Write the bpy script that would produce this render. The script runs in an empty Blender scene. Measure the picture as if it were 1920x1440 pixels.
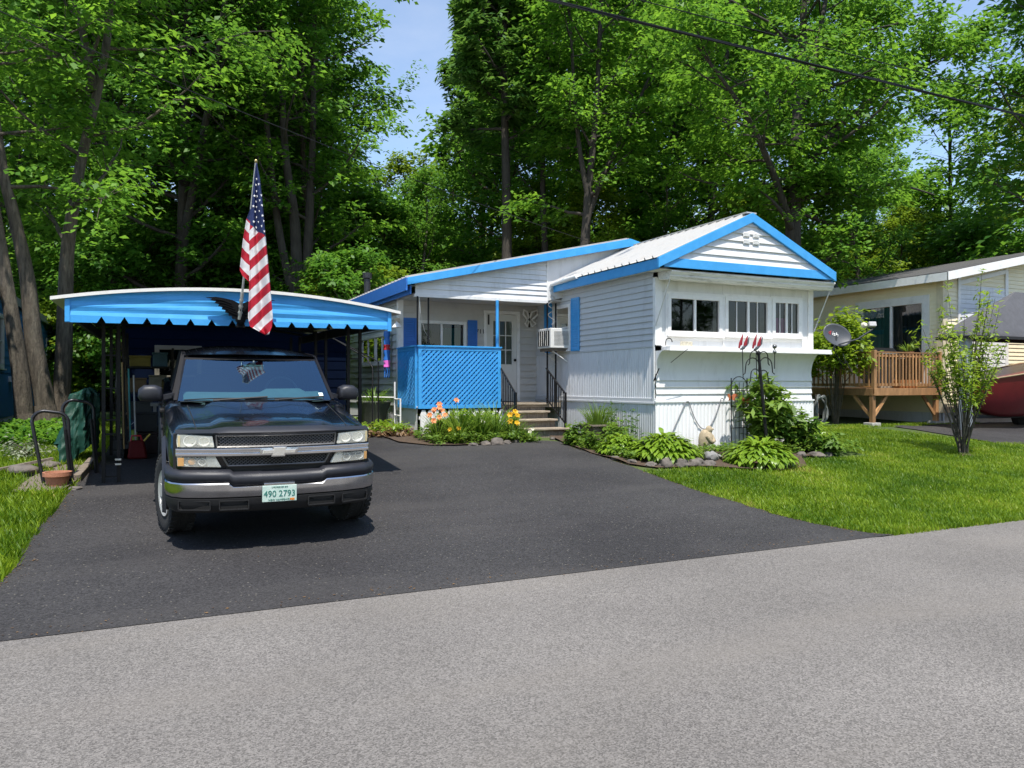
import bpy, bmesh, math, random
import numpy as np
from mathutils import Vector, Matrix, noise
R = math.radians
PI = math.pi
SC = bpy.context.scene
COL = SC.collection
random.seed(7)
TH = R(25.3)
CS, CC = math.sin(TH), math.cos(TH)
EYE = 1.65

# ------------------------------------------------------------------ terrain profile (rises gently away from the road)
_ZY = [-300, 5.0, 5.83, 7.1, 8.4, 9.7, 11, 12, 13, 14.5, 16, 20, 30, 60, 200]
_ZZ = [0, 0, .008, .07, .16, .275, .395, .475, .54, .60, .65, .73, .9, 1.2, 1.5]
def zg(y):
    return float(np.interp(y, _ZY, _ZZ))

# ------------------------------------------------------------------ object helpers
def tag(o, label=None, cat=None, group=None, kind=None):
    if label: o['label'] = label
    if cat: o['category'] = cat
    if group: o['group'] = group
    if kind: o['kind'] = kind
    return o

def thing(name, label, cat, loc=(0, 0, 0), rot=(0, 0, 0), group=None):
    o = bpy.data.objects.new(name, None)
    o.empty_display_size = .2
    COL.objects.link(o)
    o.location = loc
    o.rotation_euler = rot
    return tag(o, label, cat, group)

class MB:
    def __init__(s):
        s.v = []; s.f = []; s.m = []
    def add(s, verts, faces, m=0):
        b = len(s.v)
        s.v.extend([tuple(p) for p in verts])
        for f in faces:
            s.f.append(tuple(i + b for i in f)); s.m.append(m)
        return b
    def box(s, x0, x1, y0, y1, z0, z1, m=0):
        return s.hexa([(x0, y0, z0), (x1, y0, z0), (x1, y1, z0), (x0, y1, z0), (x0, y0, z1), (x1, y0, z1), (x1, y1, z1), (x0, y1, z1)], m)
    def hexa(s, p, m=0):
        return s.add(p, [(3, 2, 1, 0), (4, 5, 6, 7), (0, 1, 5, 4), (1, 2, 6, 5), (2, 3, 7, 6), (3, 0, 4, 7)], m)
    def quad(s, a, b, c, d, m=0):
        return s.add([a, b, c, d], [(0, 1, 2, 3)], m)
    def beam(s, a, b, w, h, m=0, up=(0, 0, 1)):
        a = Vector(a); b = Vector(b); d = (b - a).normalized(); u = Vector(up)
        if abs(d.dot(u)) > .98: u = Vector((0, 1, 0))
        r = d.cross(u).normalized() * (w / 2); t = r.cross(d).normalized() * (h / 2)
        return s.hexa([a - r - t, a + r - t, b + r - t, b - r - t, a - r + t, a + r + t, b + r + t, b - r + t], m)
    def tube(s, pts, r, n=8, m=0, cap=True):
        pts = [Vector(p) for p in pts]
        k = len(pts)
        rr = r if isinstance(r, (list, tuple)) else [r] * k
        ring = []
        prev = None
        V = []
        for i in range(k):
            d = (pts[min(i + 1, k - 1)] - pts[max(i - 1, 0)])
            if d.length < 1e-9: d = Vector((0, 0, 1))
            d.normalize()
            if prev is None:
                a = Vector((1, 0, 0)) if abs(d.x) < .8 else Vector((0, 1, 0))
            else: a = prev
            a = (a - d * a.dot(d)).normalized(); prev = a
            b = d.cross(a)
            for j in range(n):
                t = 2 * PI * j / n
                V.append(pts[i] + (a * math.cos(t) + b * math.sin(t)) * rr[i])
        F = []
        for i in range(k - 1):
            for j in range(n):
                F.append((i * n + j, i * n + (j + 1) % n, (i + 1) * n + (j + 1) % n, (i + 1) * n + j))
        if cap:
            F.append(tuple(reversed(range(n)))); F.append(tuple((k - 1) * n + j for j in range(n)))
        return s.add(V, F, m)
    def prism(s, poly, fn, a, b, m=0):
        """poly: 2D outline; fn(u,v,w)->3D; extruded w from a to b"""
        n = len(poly)
        V = [fn(u, v, a) for u, v in poly] + [fn(u, v, b) for u, v in poly]
        F = [tuple(reversed(range(n))), tuple(range(n, 2 * n))] + [(i, (i + 1) % n, n + (i + 1) % n, n + i) for i in range(n)]
        return s.add(V, F, m)
    def grid(s, fn, nu, nv, m=0, closeu=False):
        V = [fn(i / nu, j / nv) for j in range(nv + 1) for i in range(nu + (0 if closeu else 1))]
        w = nu + (0 if closeu else 1)
        F = []
        for j in range(nv):
            for i in range(nu):
                i2 = (i + 1) % w
                F.append((j * w + i, j * w + i2, (j + 1) * w + i2, (j + 1) * w + i))
        return s.add(V, F, m)
    def lathe(s, prof, c, n=24, m=0, axis='z'):
        V = []
        for r, h in prof:
            for j in range(n):
                t = 2 * PI * j / n
                a, b = r * math.cos(t), r * math.sin(t)
                V.append((c[0] + a, c[1] + b, c[2] + h) if axis == 'z' else ((c[0] + h, c[1] + a, c[2] + b) if axis == 'x' else (c[0] + a, c[1] + h, c[2] + b)))
        F = []
        for i in range(len(prof) - 1):
            for j in range(n):
                F.append((i * n + j, i * n + (j + 1) % n, (i + 1) * n + (j + 1) % n, (i + 1) * n + j))
        return s.add(V, F, m)
    def blob(s, c, r, n=3, m=0, amp=.18, seed=0, flat=1):
        bm = bmesh.new(); bmesh.ops.create_icosphere(bm, subdivisions=n, radius=1)
        V = []
        for v in bm.verts:
            k = 1 + amp * noise.noise(v.co * 1.3 + Vector((seed * 7.1, seed * 3.3, 1))) + amp * .5 * noise.noise(v.co * 3 + Vector((seed, 2, 3)))
            V.append((c[0] + v.co.x * r[0] * k, c[1] + v.co.y * r[1] * k, c[2] + v.co.z * r[2] * k))
        F = [tuple(v.index for v in f.verts) for f in bm.faces]
        bm.free()
        return s.add(V, F, m)
    def build(s, name, mats, parent=None, smooth=False, world=True, bevel=0, loc=None):
        me = bpy.data.meshes.new(name)
        me.from_pydata(s.v, [], s.f)
        if not isinstance(mats, (list, tuple)): mats = [mats]
        for mt in mats: me.materials.append(mt)
        if len(mats) > 1: me.polygons.foreach_set('material_index', s.m)
        bm = bmesh.new(); bm.from_mesh(me); bmesh.ops.recalc_face_normals(bm, faces=bm.faces); bm.to_mesh(me); bm.free()
        if smooth is not False:
            me.polygons.foreach_set('use_smooth', [True] * len(me.polygons))
            me.set_sharp_from_angle(angle=R(smooth if smooth is not True else 40))
        o = bpy.data.objects.new(name, me)
        COL.objects.link(o)
        if loc: o.location = loc
        if parent:
            o.parent = parent
            if world:
                o.matrix_parent_inverse = Matrix.LocRotScale(parent.location, parent.rotation_euler, None).inverted()
        if bevel:
            b = o.modifiers.new('bevel', 'BEVEL'); b.width = bevel; b.segments = 2; b.limit_method = 'ANGLE'; b.angle_limit = R(40)
        return o

def arc(c, r, a0, a1, n, f):
    return [f(c[0] + r * math.cos(R(a0 + (a1 - a0) * i / n)), c[1] + r * math.sin(R(a0 + (a1 - a0) * i / n))) for i in range(n + 1)]

def copy_tree(o, parent=None):
    c = o.copy(); COL.objects.link(c)
    if parent: c.parent = parent
    for ch in list(o.children): copy_tree(ch, c)
    return c

# ------------------------------------------------------------------ materials
def new_mat(name):
    m = bpy.data.materials.new(name); m.use_nodes = True
    return m, m.node_tree.nodes, m.node_tree.links, m.node_tree.nodes['Principled BSDF']

def mk(name, col, rough=.6, metal=0, var=.12, scale=6, bump=0, bscale=40, coat=0, dirt=None, damt=.35, dscale=2.5, stretch=(1, 1, 1), spec=.5):
    m, N, L, P = new_mat(name)
    P.inputs['Roughness'].default_value = rough; P.inputs['Metallic'].default_value = metal
    P.inputs['Coat Weight'].default_value = coat; P.inputs['Coat Roughness'].default_value = .03
    P.inputs['Specular IOR Level'].default_value = spec
    tc = N.new('ShaderNodeTexCoord'); mp = N.new('ShaderNodeMapping'); mp.inputs['Scale'].default_value = stretch
    L.new(tc.outputs['Object'], mp.inputs['Vector'])
    c4 = (*col, 1)
    nz = N.new('ShaderNodeTexNoise'); nz.inputs['Scale'].default_value = scale; nz.inputs['Detail'].default_value = 6; nz.inputs['Roughness'].default_value = .65
    L.new(mp.outputs[0], nz.inputs['Vector'])
    rp = N.new('ShaderNodeValToRGB')
    rp.color_ramp.elements[0].position = .3; rp.color_ramp.elements[1].position = .7
    rp.color_ramp.elements[0].color = (*[max(0, x * (1 - var)) for x in col], 1)
    rp.color_ramp.elements[1].color = (*[min(1, x * (1 + var)) for x in col], 1)
    L.new(nz.outputs[0], rp.inputs[0])
    out = rp.outputs[0]
    if dirt:
        n2 = N.new('ShaderNodeTexNoise'); n2.inputs['Scale'].default_value = dscale; n2.inputs['Detail'].default_value = 8; n2.inputs['Roughness'].default_value = .7
        L.new(mp.outputs[0], n2.inputs['Vector'])
        r2 = N.new('ShaderNodeValToRGB'); r2.color_ramp.elements[0].position = .5; r2.color_ramp.elements[1].position = .72
        r2.color_ramp.elements[1].color = (damt, damt, damt, 1)
        L.new(n2.outputs[0], r2.inputs[0])
        mx = N.new('ShaderNodeMix'); mx.data_type = 'RGBA'
        L.new(r2.outputs[0], mx.inputs['Factor']); L.new(out, mx.inputs['A']); mx.inputs['B'].default_value = (*dirt, 1)
        out = mx.outputs['Result']
    L.new(out, P.inputs['Base Color'])
    if bump:
        nb = N.new('ShaderNodeTexNoise'); nb.inputs['Scale'].default_value = bscale; nb.inputs['Detail'].default_value = 4
        L.new(mp.outputs[0], nb.inputs['Vector'])
        bp = N.new('ShaderNodeBump'); bp.inputs['Strength'].default_value = bump; bp.inputs['Distance'].default_value = .02
        L.new(nb.outputs[0], bp.inputs['Height']); L.new(bp.outputs[0], P.inputs['Normal'])
    return m

def glass(name, tint=(.5, .6, .6), refl=1.0, rough=.02, coat=(1, 1, 1)):  # coat colours the reflection
    m, N, L, P = new_mat(name)
    N.remove(P)
    out = N['Material Output']
    fr = N.new('ShaderNodeFresnel'); fr.inputs['IOR'].default_value = 1.5
    mm = N.new('ShaderNodeMath'); mm.operation = 'MULTIPLY'; mm.inputs[1].default_value = refl; mm.use_clamp = True
    L.new(fr.outputs[0], mm.inputs[0])
    t = N.new('ShaderNodeBsdfTransparent'); t.inputs['Color'].default_value = (*tint, 1)
    g = N.new('ShaderNodeBsdfGlossy'); g.inputs['Roughness'].default_value = rough; g.inputs['Color'].default_value = (*coat, 1)
    mx = N.new('ShaderNodeMixShader')
    L.new(mm.outputs[0], mx.inputs[0]); L.new(t.outputs[0], mx.inputs[1]); L.new(g.outputs[0], mx.inputs[2])
    L.new(mx.outputs[0], out.inputs['Surface'])
    return m

def leafmat(name, dark, light, trans=.35, rough=.45, yellow=None):
    """leaf: colour varies leaf to leaf by the face attribute 'var'"""
    m, N, L, P = new_mat(name)
    at = N.new('ShaderNodeAttribute'); at.attribute_name = 'var'
    rp = N.new('ShaderNodeValToRGB')
    rp.color_ramp.elements[0].position = 0; rp.color_ramp.elements[1].position = 1
    rp.color_ramp.elements[0].color = (*dark, 1); rp.color_ramp.elements[1].color = (*light, 1)
    L.new(at.outputs['Fac'], rp.inputs[0])
    L.new(rp.outputs[0], P.inputs['Base Color'])
    P.inputs['Roughness'].default_value = rough; P.inputs['Specular IOR Level'].default_value = .35
    tr = N.new('ShaderNodeBsdfTranslucent')
    hs = N.new('ShaderNodeHueSaturation'); hs.inputs['Value'].default_value = 1.5; hs.inputs['Hue'].default_value = .485
    L.new(rp.outputs[0], hs.inputs['Color']); L.new(hs.outputs[0], tr.inputs['Color'])
    mx = N.new('ShaderNodeMixShader'); mx.inputs[0].default_value = trans
    L.new(P.outputs[0], mx.inputs[1]); L.new(tr.outputs[0], mx.inputs[2])
    L.new(mx.outputs[0], N['Material Output'].inputs['Surface'])
    return m

def np_mesh(name, V, F, mat, var=None, smooth=False, tri=False):
    """fast mesh from numpy arrays; F is (n,4) or (n,3)"""
    me = bpy.data.meshes.new(name)
    V = np.asarray(V, np.float32); F = np.asarray(F, np.int32)
    k = F.shape[1]
    me.vertices.add(len(V)); me.vertices.foreach_set('co', V.ravel())
    me.loops.add(F.size); me.loops.foreach_set('vertex_index', F.ravel())
    me.polygons.add(len(F)); me.polygons.foreach_set('loop_start', np.arange(len(F), dtype=np.int32) * k)
    if smooth: me.polygons.foreach_set('use_smooth', np.ones(len(F), bool))
    me.update(calc_edges=True)
    me.materials.append(mat)
    if var is not None:
        a = me.attributes.new('var', 'FLOAT', 'FACE'); a.data.foreach_set('value', np.asarray(var, np.float32))
    return me

def link(name, me, parent=None, loc=None):
    o = bpy.data.objects.new(name, me); COL.objects.link(o)
    if parent: o.parent = parent
    if loc is not None: o.location = loc
    return o

def text_mesh(txt, size, extrude=.002, align='CENTER'):
    cu = bpy.data.curves.new('lettering', 'FONT'); cu.body = txt; cu.size = size; cu.extrude = extrude; cu.align_x = align; cu.align_y = 'CENTER'
    o = bpy.data.objects.new('lettering', cu); COL.objects.link(o)
    dg = bpy.context.evaluated_depsgraph_get()
    me = bpy.data.meshes.new_from_object(o.evaluated_get(dg))
    V = [tuple(v.co) for v in me.vertices]; F = [tuple(p.vertices) for p in me.polygons]
    bpy.data.objects.remove(o); bpy.data.curves.remove(cu); bpy.data.meshes.remove(me)
    return V, F
# ------------------------------------------------------------------ palette
M = {}
def asphalt(name, c0, c1, speck, sc, rough=.9, spots=None, bumpd=.006, stain=None):
    m, N, L, P = new_mat(name)
    tc = N.new('ShaderNodeTexCoord')
    P.inputs['Roughness'].default_value = rough; P.inputs['Specular IOR Level'].default_value = .25
    big = N.new('ShaderNodeTexNoise'); big.inputs['Scale'].default_value = .55; big.inputs['Detail'].default_value = 5
    L.new(tc.outputs['Object'], big.inputs['Vector'])
    rp = N.new('ShaderNodeValToRGB'); rp.color_ramp.elements[0].position = .35; rp.color_ramp.elements[1].position = .68
    rp.color_ramp.elements[0].color = (*c0, 1); rp.color_ramp.elements[1].color = (*c1, 1)
    L.new(big.outputs[0], rp.inputs[0])
    vo = N.new('ShaderNodeTexVoronoi'); vo.inputs['Scale'].default_value = sc
    L.new(tc.outputs['Object'], vo.inputs['Vector'])
    # each stone of the aggregate has its own tone
    sep = N.new('ShaderNodeSeparateColor'); L.new(vo.outputs['Color'], sep.inputs[0])
    r2 = N.new('ShaderNodeMapRange'); r2.inputs['To Min'].default_value = 1 - speck; r2.inputs['To Max'].default_value = 1 + speck
    L.new(sep.outputs[0], r2.inputs[0])
    mu = N.new('ShaderNodeMix'); mu.data_type = 'RGBA'; mu.blend_type = 'MULTIPLY'; mu.inputs['Factor'].default_value = 1
    L.new(rp.outputs[0], mu.inputs['A']); L.new(r2.outputs[0], mu.inputs['B'])
    out = mu.outputs['Result']
    n3 = N.new('ShaderNodeTexNoise'); n3.inputs['Scale'].default_value = 14; n3.inputs['Detail'].default_value = 8; n3.inputs['Roughness'].default_value = .75
    L.new(tc.outputs['Object'], n3.inputs['Vector'])
    r3 = N.new('ShaderNodeMapRange'); r3.inputs['From Min'].default_value = .3; r3.inputs['From Max'].default_value = .7; r3.inputs['To Min'].default_value = .93; r3.inputs['To Max'].default_value = 1.07
    L.new(n3.outputs[0], r3.inputs[0])
    m3 = N.new('ShaderNodeMix'); m3.data_type = 'RGBA'; m3.blend_type = 'MULTIPLY'; m3.inputs['Factor'].default_value = 1
    L.new(out, m3.inputs['A']); L.new(r3.outputs[0], m3.inputs['B']); out = m3.outputs['Result']
    if spots:
        v2 = N.new('ShaderNodeTexVoronoi'); v2.inputs['Scale'].default_value = spots[0]
        L.new(tc.outputs['Object'], v2.inputs['Vector'])
        lt = N.new('ShaderNodeMath'); lt.operation = 'LESS_THAN'; lt.inputs[1].default_value = spots[1]
        L.new(v2.outputs['Distance'], lt.inputs[0])
        m4 = N.new('ShaderNodeMix'); m4.data_type = 'RGBA'; L.new(lt.outputs[0], m4.inputs['Factor'])
        L.new(out, m4.inputs['A']); m4.inputs['B'].default_value = (*spots[2], 1); out = m4.outputs['Result']
    if stain:
        n5 = N.new('ShaderNodeTexNoise'); n5.inputs['Scale'].default_value = .8; n5.inputs['Detail'].default_value = 7
        mp = N.new('ShaderNodeMapping'); mp.inputs['Scale'].default_value = (.35, 1.3, 1); mp.inputs['Location'].default_value = (4, 2, 0)
        L.new(tc.outputs['Object'], mp.inputs['Vector']); L.new(mp.outputs[0], n5.inputs['Vector'])
        r5 = N.new('ShaderNodeValToRGB'); r5.color_ramp.elements[0].position = .5; r5.color_ramp.elements[1].position = .75; r5.color_ramp.elements[1].color = (stain[3],) * 3 + (1,)
        L.new(n5.outputs[0], r5.inputs[0])
        m5 = N.new('ShaderNodeMix'); m5.data_type = 'RGBA'; L.new(r5.outputs[0], m5.inputs['Factor']); L.new(out, m5.inputs['A']); m5.inputs['B'].default_value = (*stain[:3], 1)
        out = m5.outputs['Result']
    L.new(out, P.inputs['Base Color'])
    bp = N.new('ShaderNodeBump'); bp.inputs['Strength'].default_value = .6; bp.inputs['Distance'].default_value = bumpd
    L.new(vo.outputs['Distance'], bp.inputs['Height']); L.new(bp.outputs[0], P.inputs['Normal'])
    return m
M['road'] = asphalt('road_asphalt', (.138, .128, .119), (.170, .158, .147), .44, 125, stain=(.18, .162, .142, .45))
M['drive'] = asphalt('driveway_sealcoat', (.028, .0265, .0275), (.042, .040, .0405), .45, 85, rough=.75, spots=(15, .11, (.13, .12, .10)), stain=(.062, .058, .056, .6), bumpd=.004)
def groundmat():
    m, N, L, P = new_mat('lawn_soil')
    tc = N.new('ShaderNodeTexCoord')
    n1 = N.new('ShaderNodeTexNoise'); n1.inputs['Scale'].default_value = .9; n1.inputs['Detail'].default_value = 6
    n2 = N.new('ShaderNodeTexNoise'); n2.inputs['Scale'].default_value = 30; n2.inputs['Detail'].default_value = 5
    L.new(tc.outputs['Object'], n1.inputs['Vector']); L.new(tc.outputs['Object'], n2.inputs['Vector'])
    r1 = N.new('ShaderNodeValToRGB'); r1.color_ramp.elements[0].position = .35; r1.color_ramp.elements[1].position = .7
    r1.color_ramp.elements[0].color = (.035, .075, .012, 1); r1.color_ramp.elements[1].color = (.075, .095, .022, 1)
    L.new(n1.outputs[0], r1.inputs[0])
    mr = N.new('ShaderNodeMapRange'); mr.inputs['To Min'].default_value = .5; mr.inputs['To Max'].default_value = 1.5; L.new(n2.outputs[0], mr.inputs[0])
    mu = N.new('ShaderNodeMix'); mu.data_type = 'RGBA'; mu.blend_type = 'MULTIPLY'; mu.inputs['Factor'].default_value = 1
    L.new(r1.outputs[0], mu.inputs['A']); L.new(mr.outputs[0], mu.inputs['B'])
    L.new(mu.outputs['Result'], P.inputs['Base Color']); P.inputs['Roughness'].default_value = 1
    bp = N.new('ShaderNodeBump'); bp.inputs['Strength'].default_value = .7; bp.inputs['Distance'].default_value = .05
    L.new(n2.outputs[0], bp.inputs['Height']); L.new(bp.outputs[0], P.inputs['Normal'])
    return m
M['ground'] = groundmat()
M['soil'] = mk('bed_soil', (.07, .045, .028), .95, var=.5, scale=25, bump=.8, bscale=60)
M['gravel'] = mk('gravel', (.15, .125, .095), .95, var=.5, scale=45, bump=1, bscale=70)
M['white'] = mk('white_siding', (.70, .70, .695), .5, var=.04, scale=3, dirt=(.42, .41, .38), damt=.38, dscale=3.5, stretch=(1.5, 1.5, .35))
M['grey'] = mk('shaded_white_siding', (.56, .572, .585), .55, var=.05, scale=3, dirt=(.33, .33, .32), damt=.4, dscale=3, stretch=(1.5, 1.5, .35))  # white siding greyed to put the side wall's shade into its colour
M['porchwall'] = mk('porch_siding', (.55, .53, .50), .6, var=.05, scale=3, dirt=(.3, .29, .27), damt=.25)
M['wtrim'] = mk('white_trim', (.80, .79, .77), .45, var=.04, scale=4, dirt=(.4, .38, .35), damt=.3, dscale=5)
M['visor'] = mk('weathered_visor', (.80, .79, .76), .5, var=.06, scale=9, dirt=(.16, .14, .13), damt=.8, dscale=9, stretch=(.25, 1, 3))
M['skirt'] = mk('shaded_skirting_metal', (.64, .65, .665), .45, metal=.0, var=.05, scale=4, dirt=(.35, .33, .3), damt=.4, dscale=3, stretch=(2, 2, .5))  # skirting toned down so its colour carries the shade of the side
M['blue'] = mk('sky_blue_paint', (.045, .32, .70), .45, var=.07, scale=5, bump=.05, bscale=60, dirt=(.10, .38, .70), damt=.4)
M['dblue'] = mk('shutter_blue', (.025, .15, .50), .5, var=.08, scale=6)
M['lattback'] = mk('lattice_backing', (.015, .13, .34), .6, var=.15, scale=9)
M['roof'] = mk('metal_roof', (.50, .49, .465), .45, metal=.15, var=.10, scale=3, dirt=(.36, .30, .24), damt=.5, dscale=3)
M['black'] = mk('black_iron', (.008, .008, .009), .5, var=.2, scale=30, bump=.15, bscale=90, spec=.25)
M['dark'] = mk('dark_interior', (.012, .013, .015), .9, var=.3)
M['door'] = mk('door_white', (.66, .65, .61), .4, var=.03, scale=4)
M['curtain'] = mk('curtain_cloth', (.60, .50, .46), .9, var=.15, scale=12)
M['pink'] = mk('pink_cloth', (.85, .16, .62), .9, var=.15, scale=12)
M['glass'] = glass('window_glass', (.42, .48, .46), 1.1)
M['stonestep'] = mk('old_step_wood', (.30, .25, .19), .85, var=.3, scale=9, bump=.5, bscale=30, dirt=(.10, .08, .06), damt=.7, dscale=6, stretch=(.6, 3, 3))
M['riser'] = mk('step_riser', (.20, .165, .13), .9, var=.4, scale=10, bump=.5, bscale=25, dirt=(.42, .40, .36), damt=.6, dscale=7, stretch=(3, 3, .8))
M['alu'] = mk('aluminium', (.55, .55, .54), .4, metal=.7, var=.1)
M['acgrey'] = mk('ac_white', (.70, .69, .65), .5, var=.05)
M['yellow'] = mk('yellow_siding', (.86, .77, .54), .6, var=.05, scale=3)
M['cedar'] = mk('deck_wood', (.40, .215, .095), .6, var=.3, scale=14, bump=.2, bscale=30, stretch=(1, 1, .2), dirt=(.20, .10, .04), damt=.6, dscale=6)
_n = M['cedar'].node_tree.nodes; _l = M['cedar'].node_tree.links; _p = _n['Principled BSDF']
_src = _p.inputs['Base Color'].links[0].from_socket     # every board has weathered to its own tone
_oi = _n.new('ShaderNodeObjectInfo'); _mr = _n.new('ShaderNodeMapRange'); _mr.inputs['To Min'].default_value = .6; _mr.inputs['To Max'].default_value = 1.3
_l.new(_oi.outputs['Random'], _mr.inputs[0]); _mx = _n.new('ShaderNodeMix'); _mx.data_type = 'RGBA'; _mx.blend_type = 'MULTIPLY'; _mx.inputs['Factor'].default_value = 1
_l.new(_src, _mx.inputs['A']); _l.new(_mr.outputs[0], _mx.inputs['B']); _l.new(_mx.outputs['Result'], _p.inputs['Base Color'])
M['shingle'] = mk('roof_shingle', (.07, .068, .068), .9, var=.4, scale=22, bump=.5, bscale=50)
M['canopy'] = mk('charcoal_canopy', (.085, .085, .095), .8, var=.15, scale=7, bump=.15, bscale=10)
M['postgrey'] = mk('post_grey', (.30, .33, .36), .6, var=.12, scale=6)
M['teal'] = mk('teal_curtain', (.10, .30, .27), .9, var=.2, scale=8, stretch=(6, 6, .3))
M['bluesid'] = mk('blue_house_siding', (.045, .19, .42), .6, var=.08, scale=3)
M['terracotta'] = mk('terracotta', (.36, .15, .085), .8, var=.15, scale=12, bump=.2)
M['tarp'] = mk('green_tarp', (.006, .043, .028), .58, var=.2, scale=7, bump=.5, bscale=11, spec=.35)
M['timber'] = mk('weathered_timber', (.16, .13, .10), .9, var=.3, scale=12, bump=.5, bscale=30)
M['concrete'] = mk('concrete', (.38, .37, .34), .9, var=.15, scale=12, bump=.3)
M['rock'] = mk('fieldstone', (.115, .10, .088), .9, var=.45, scale=7, bump=.6, bscale=18, dirt=(.20, .15, .11), damt=.6)
M['statue'] = mk('cast_stone', (.36, .29, .19), .9, var=.25, scale=14, bump=.4, bscale=40)
M['dishgrey'] = mk('dish_grey', (.055, .06, .07), .45, var=.05)
M['darkred'] = mk('dark_red_hull', (.13, .008, .012), .35, var=.15)
M['red'] = mk('red_paint', (.45, .02, .03), .4, var=.15)
M['orange'] = mk('orange_paint', (.45, .13, .05), .6, var=.3)
M['bark'] = mk('bark', (.085, .070, .052), .95, var=.6, scale=7, bump=1, bscale=22, stretch=(3, 3, .5), dirt=(.20, .18, .135), damt=.6, dscale=3)
M['barkdark'] = mk('bark_dark', (.05, .042, .035), .95, var=.4, scale=5, bump=.8, bscale=14, stretch=(3, 3, .6))
M['leafA'] = leafmat('maple_leaf', (.040, .135, .015), (.18, .37, .031), .52)
M['leafB'] = leafmat('forest_leaf', (.038, .13, .016), (.155, .34, .033), .52)
M['leafL'] = leafmat('light_leaf', (.09, .17, .012), (.26, .38, .03), .5)
M['needle'] = leafmat('pine_needle', (.04, .12, .02), (.14, .27, .04), .45)
M['grass'] = leafmat('grass_blade', (.065, .15, .006), (.25, .36, .02), .45)
_e = [n_ for n_ in M['grass'].node_tree.nodes if n_.type == 'VALTORGB'][0].color_ramp.elements
_e[1].position = .68; _s = _e.new(1.0); _s.color = (.40, .36, .09, 1)
M['hosta'] = leafmat('hosta_leaf', (.10, .20, .012), (.25, .38, .035), .4, .35)
M['plant'] = leafmat('garden_leaf', (.045, .12, .012), (.19, .30, .04), .42)
M['lily'] = leafmat('peach_petal', (.78, .36, .16), (.88, .58, .36), .3)
M['ylw'] = leafmat('yellow_petal', (.70, .45, .03), (.85, .62, .10), .3)
M['whitep'] = leafmat('white_petal', (.75, .72, .6), (.85, .83, .75), .3)
M['sage'] = leafmat('sage_leaf', (.12, .16, .09), (.34, .36, .26), .3)
M['deadleaf'] = leafmat('dry_leaf', (.09, .05, .025), (.24, .15, .07), .2)

# ------------------------------------------------------------------ sheets of ground
def sheet(name, mat, xl, xr, ys, dz, label=None):
    """strip following the terrain; xl/xr functions of y"""
    mb = MB(); n = 10
    V = []; F = []
    for y in ys:
        a, b = xl(y), xr(y)
        for i in range(n + 1): V.append((a + (b - a) * i / n, y, zg(y) + dz))
    for j in range(len(ys) - 1):
        for i in range(n): F.append((j * (n + 1) + i, j * (n + 1) + i + 1, (j + 1) * (n + 1) + i + 1, (j + 1) * (n + 1) + i))
    mb.add(V, F)
    o = mb.build(name, mat)
    o['kind'] = 'structure'
    return o
YS = sorted(set(_ZY[1:] + [5.83 + .1 * i for i in range(0, 90)] + [15, 17, 18, 19, 22, 25, 35, 40, 50, 80, 120]))
YS = [y for y in YS if y <= 120]
gm = sheet('ground', M['ground'], lambda y: -150, lambda y: 150, [-40] + YS + [200], 0)
def wob(y, s, a=.05): return a * noise.noise(Vector((s, y * 1.1, 0))) + a * .6 * noise.noise(Vector((s, y * 4.3, 3)))
def road_edge(x): return 5.83 + .03 * noise.noise(Vector((x * .8, 1, 1))) + .02 * noise.noise(Vector((x * 3, 5, 1)))
mb = MB()
xs = [-60, -30, -15] + [-8 + .15 * i for i in range(190)] + [25, 40, 70]
V = []; F = []
for x in xs:
    e = road_edge(x) + (.10 if x < 7.1 and x > -1.1 else 0)
    for k, y in enumerate((-8, 0, 2.5, 4.2, 5.0, e)): V.append((x, y, zg(y) + .008))
for i in range(len(xs) - 1):
    for k in range(5): F.append((i * 6 + k, (i + 1) * 6 + k, (i + 1) * 6 + k + 1, i * 6 + k + 1))
mb.add(V, F)
tag(mb.build('road', M['road']), kind='structure')
def drive_l(y):
    return float(np.interp(y, [5.83, 7.2, 8.7, 10.4, 12.3, 13.5, 17], [-1.9, -1.05, -1.0, -.86, -.66, -.62, -.6])) + wob(y, 2, .07)
def drive_r(y):
    return float(np.interp(y, [5.83, 6.0, 6.5, 7.14, 8.7, 10.1, 11.2, 12.3, 13.1, 13.6, 13.9], [7.35, 7.16, 6.95, 6.89, 6.9, 6.98, 7.0, 7.08, 7.2, 6.9, 4.3])) + wob(y, 9, .07)
def drive_r2(y):   # curls round the flower bed in front of the porch
    return drive_r(y) if y <= 12.75 else float(np.interp(y, [12.75, 13.1, 13.7, 17], [7.1, 4.75, 4.35, 4.3]))
dy = [5.83 + .085 * i for i in range(0, 92)]
sheet('driveway', M['drive'], drive_l, lambda y: drive_r(y) if y < 13.9 else 4.3, [y for y in dy if y < 13.35] + [14.5, 15.5, 17], .016)
# soil of the two garden beds
def patch(name, poly, mat, dz, kind='structure'):
    bm = bmesh.new()
    vs = [bm.verts.new((x, y, zg(y) + dz)) for x, y in poly]
    f = bm.faces.new(vs)
    bmesh.ops.triangulate(bm, faces=[f])
    for _ in range(4):
        bmesh.ops.subdivide_edges(bm, edges=[e for e in bm.edges if e.calc_length() > .45], cuts=1, use_grid_fill=False)
        bmesh.ops.triangulate(bm, faces=bm.faces)
    for v in bm.verts: v.co.z = zg(v.co.y) + dz + .03 * (noise.noise(v.co * 1.7) + .4)
    me = bpy.data.meshes.new(name); bm.to_mesh(me); bm.free(); me.materials.append(mat)
    o = link(name, me); o['kind'] = kind
    return o
patch('flower_bed', [(4.2, 13.75), (4.6, 13.15), (5.0, 12.98), (5.7, 13.02), (6.4, 13.25), (6.75, 13.6), (6.85, 15.0), (4.2, 15.0)], M['soil'], .03)
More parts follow.
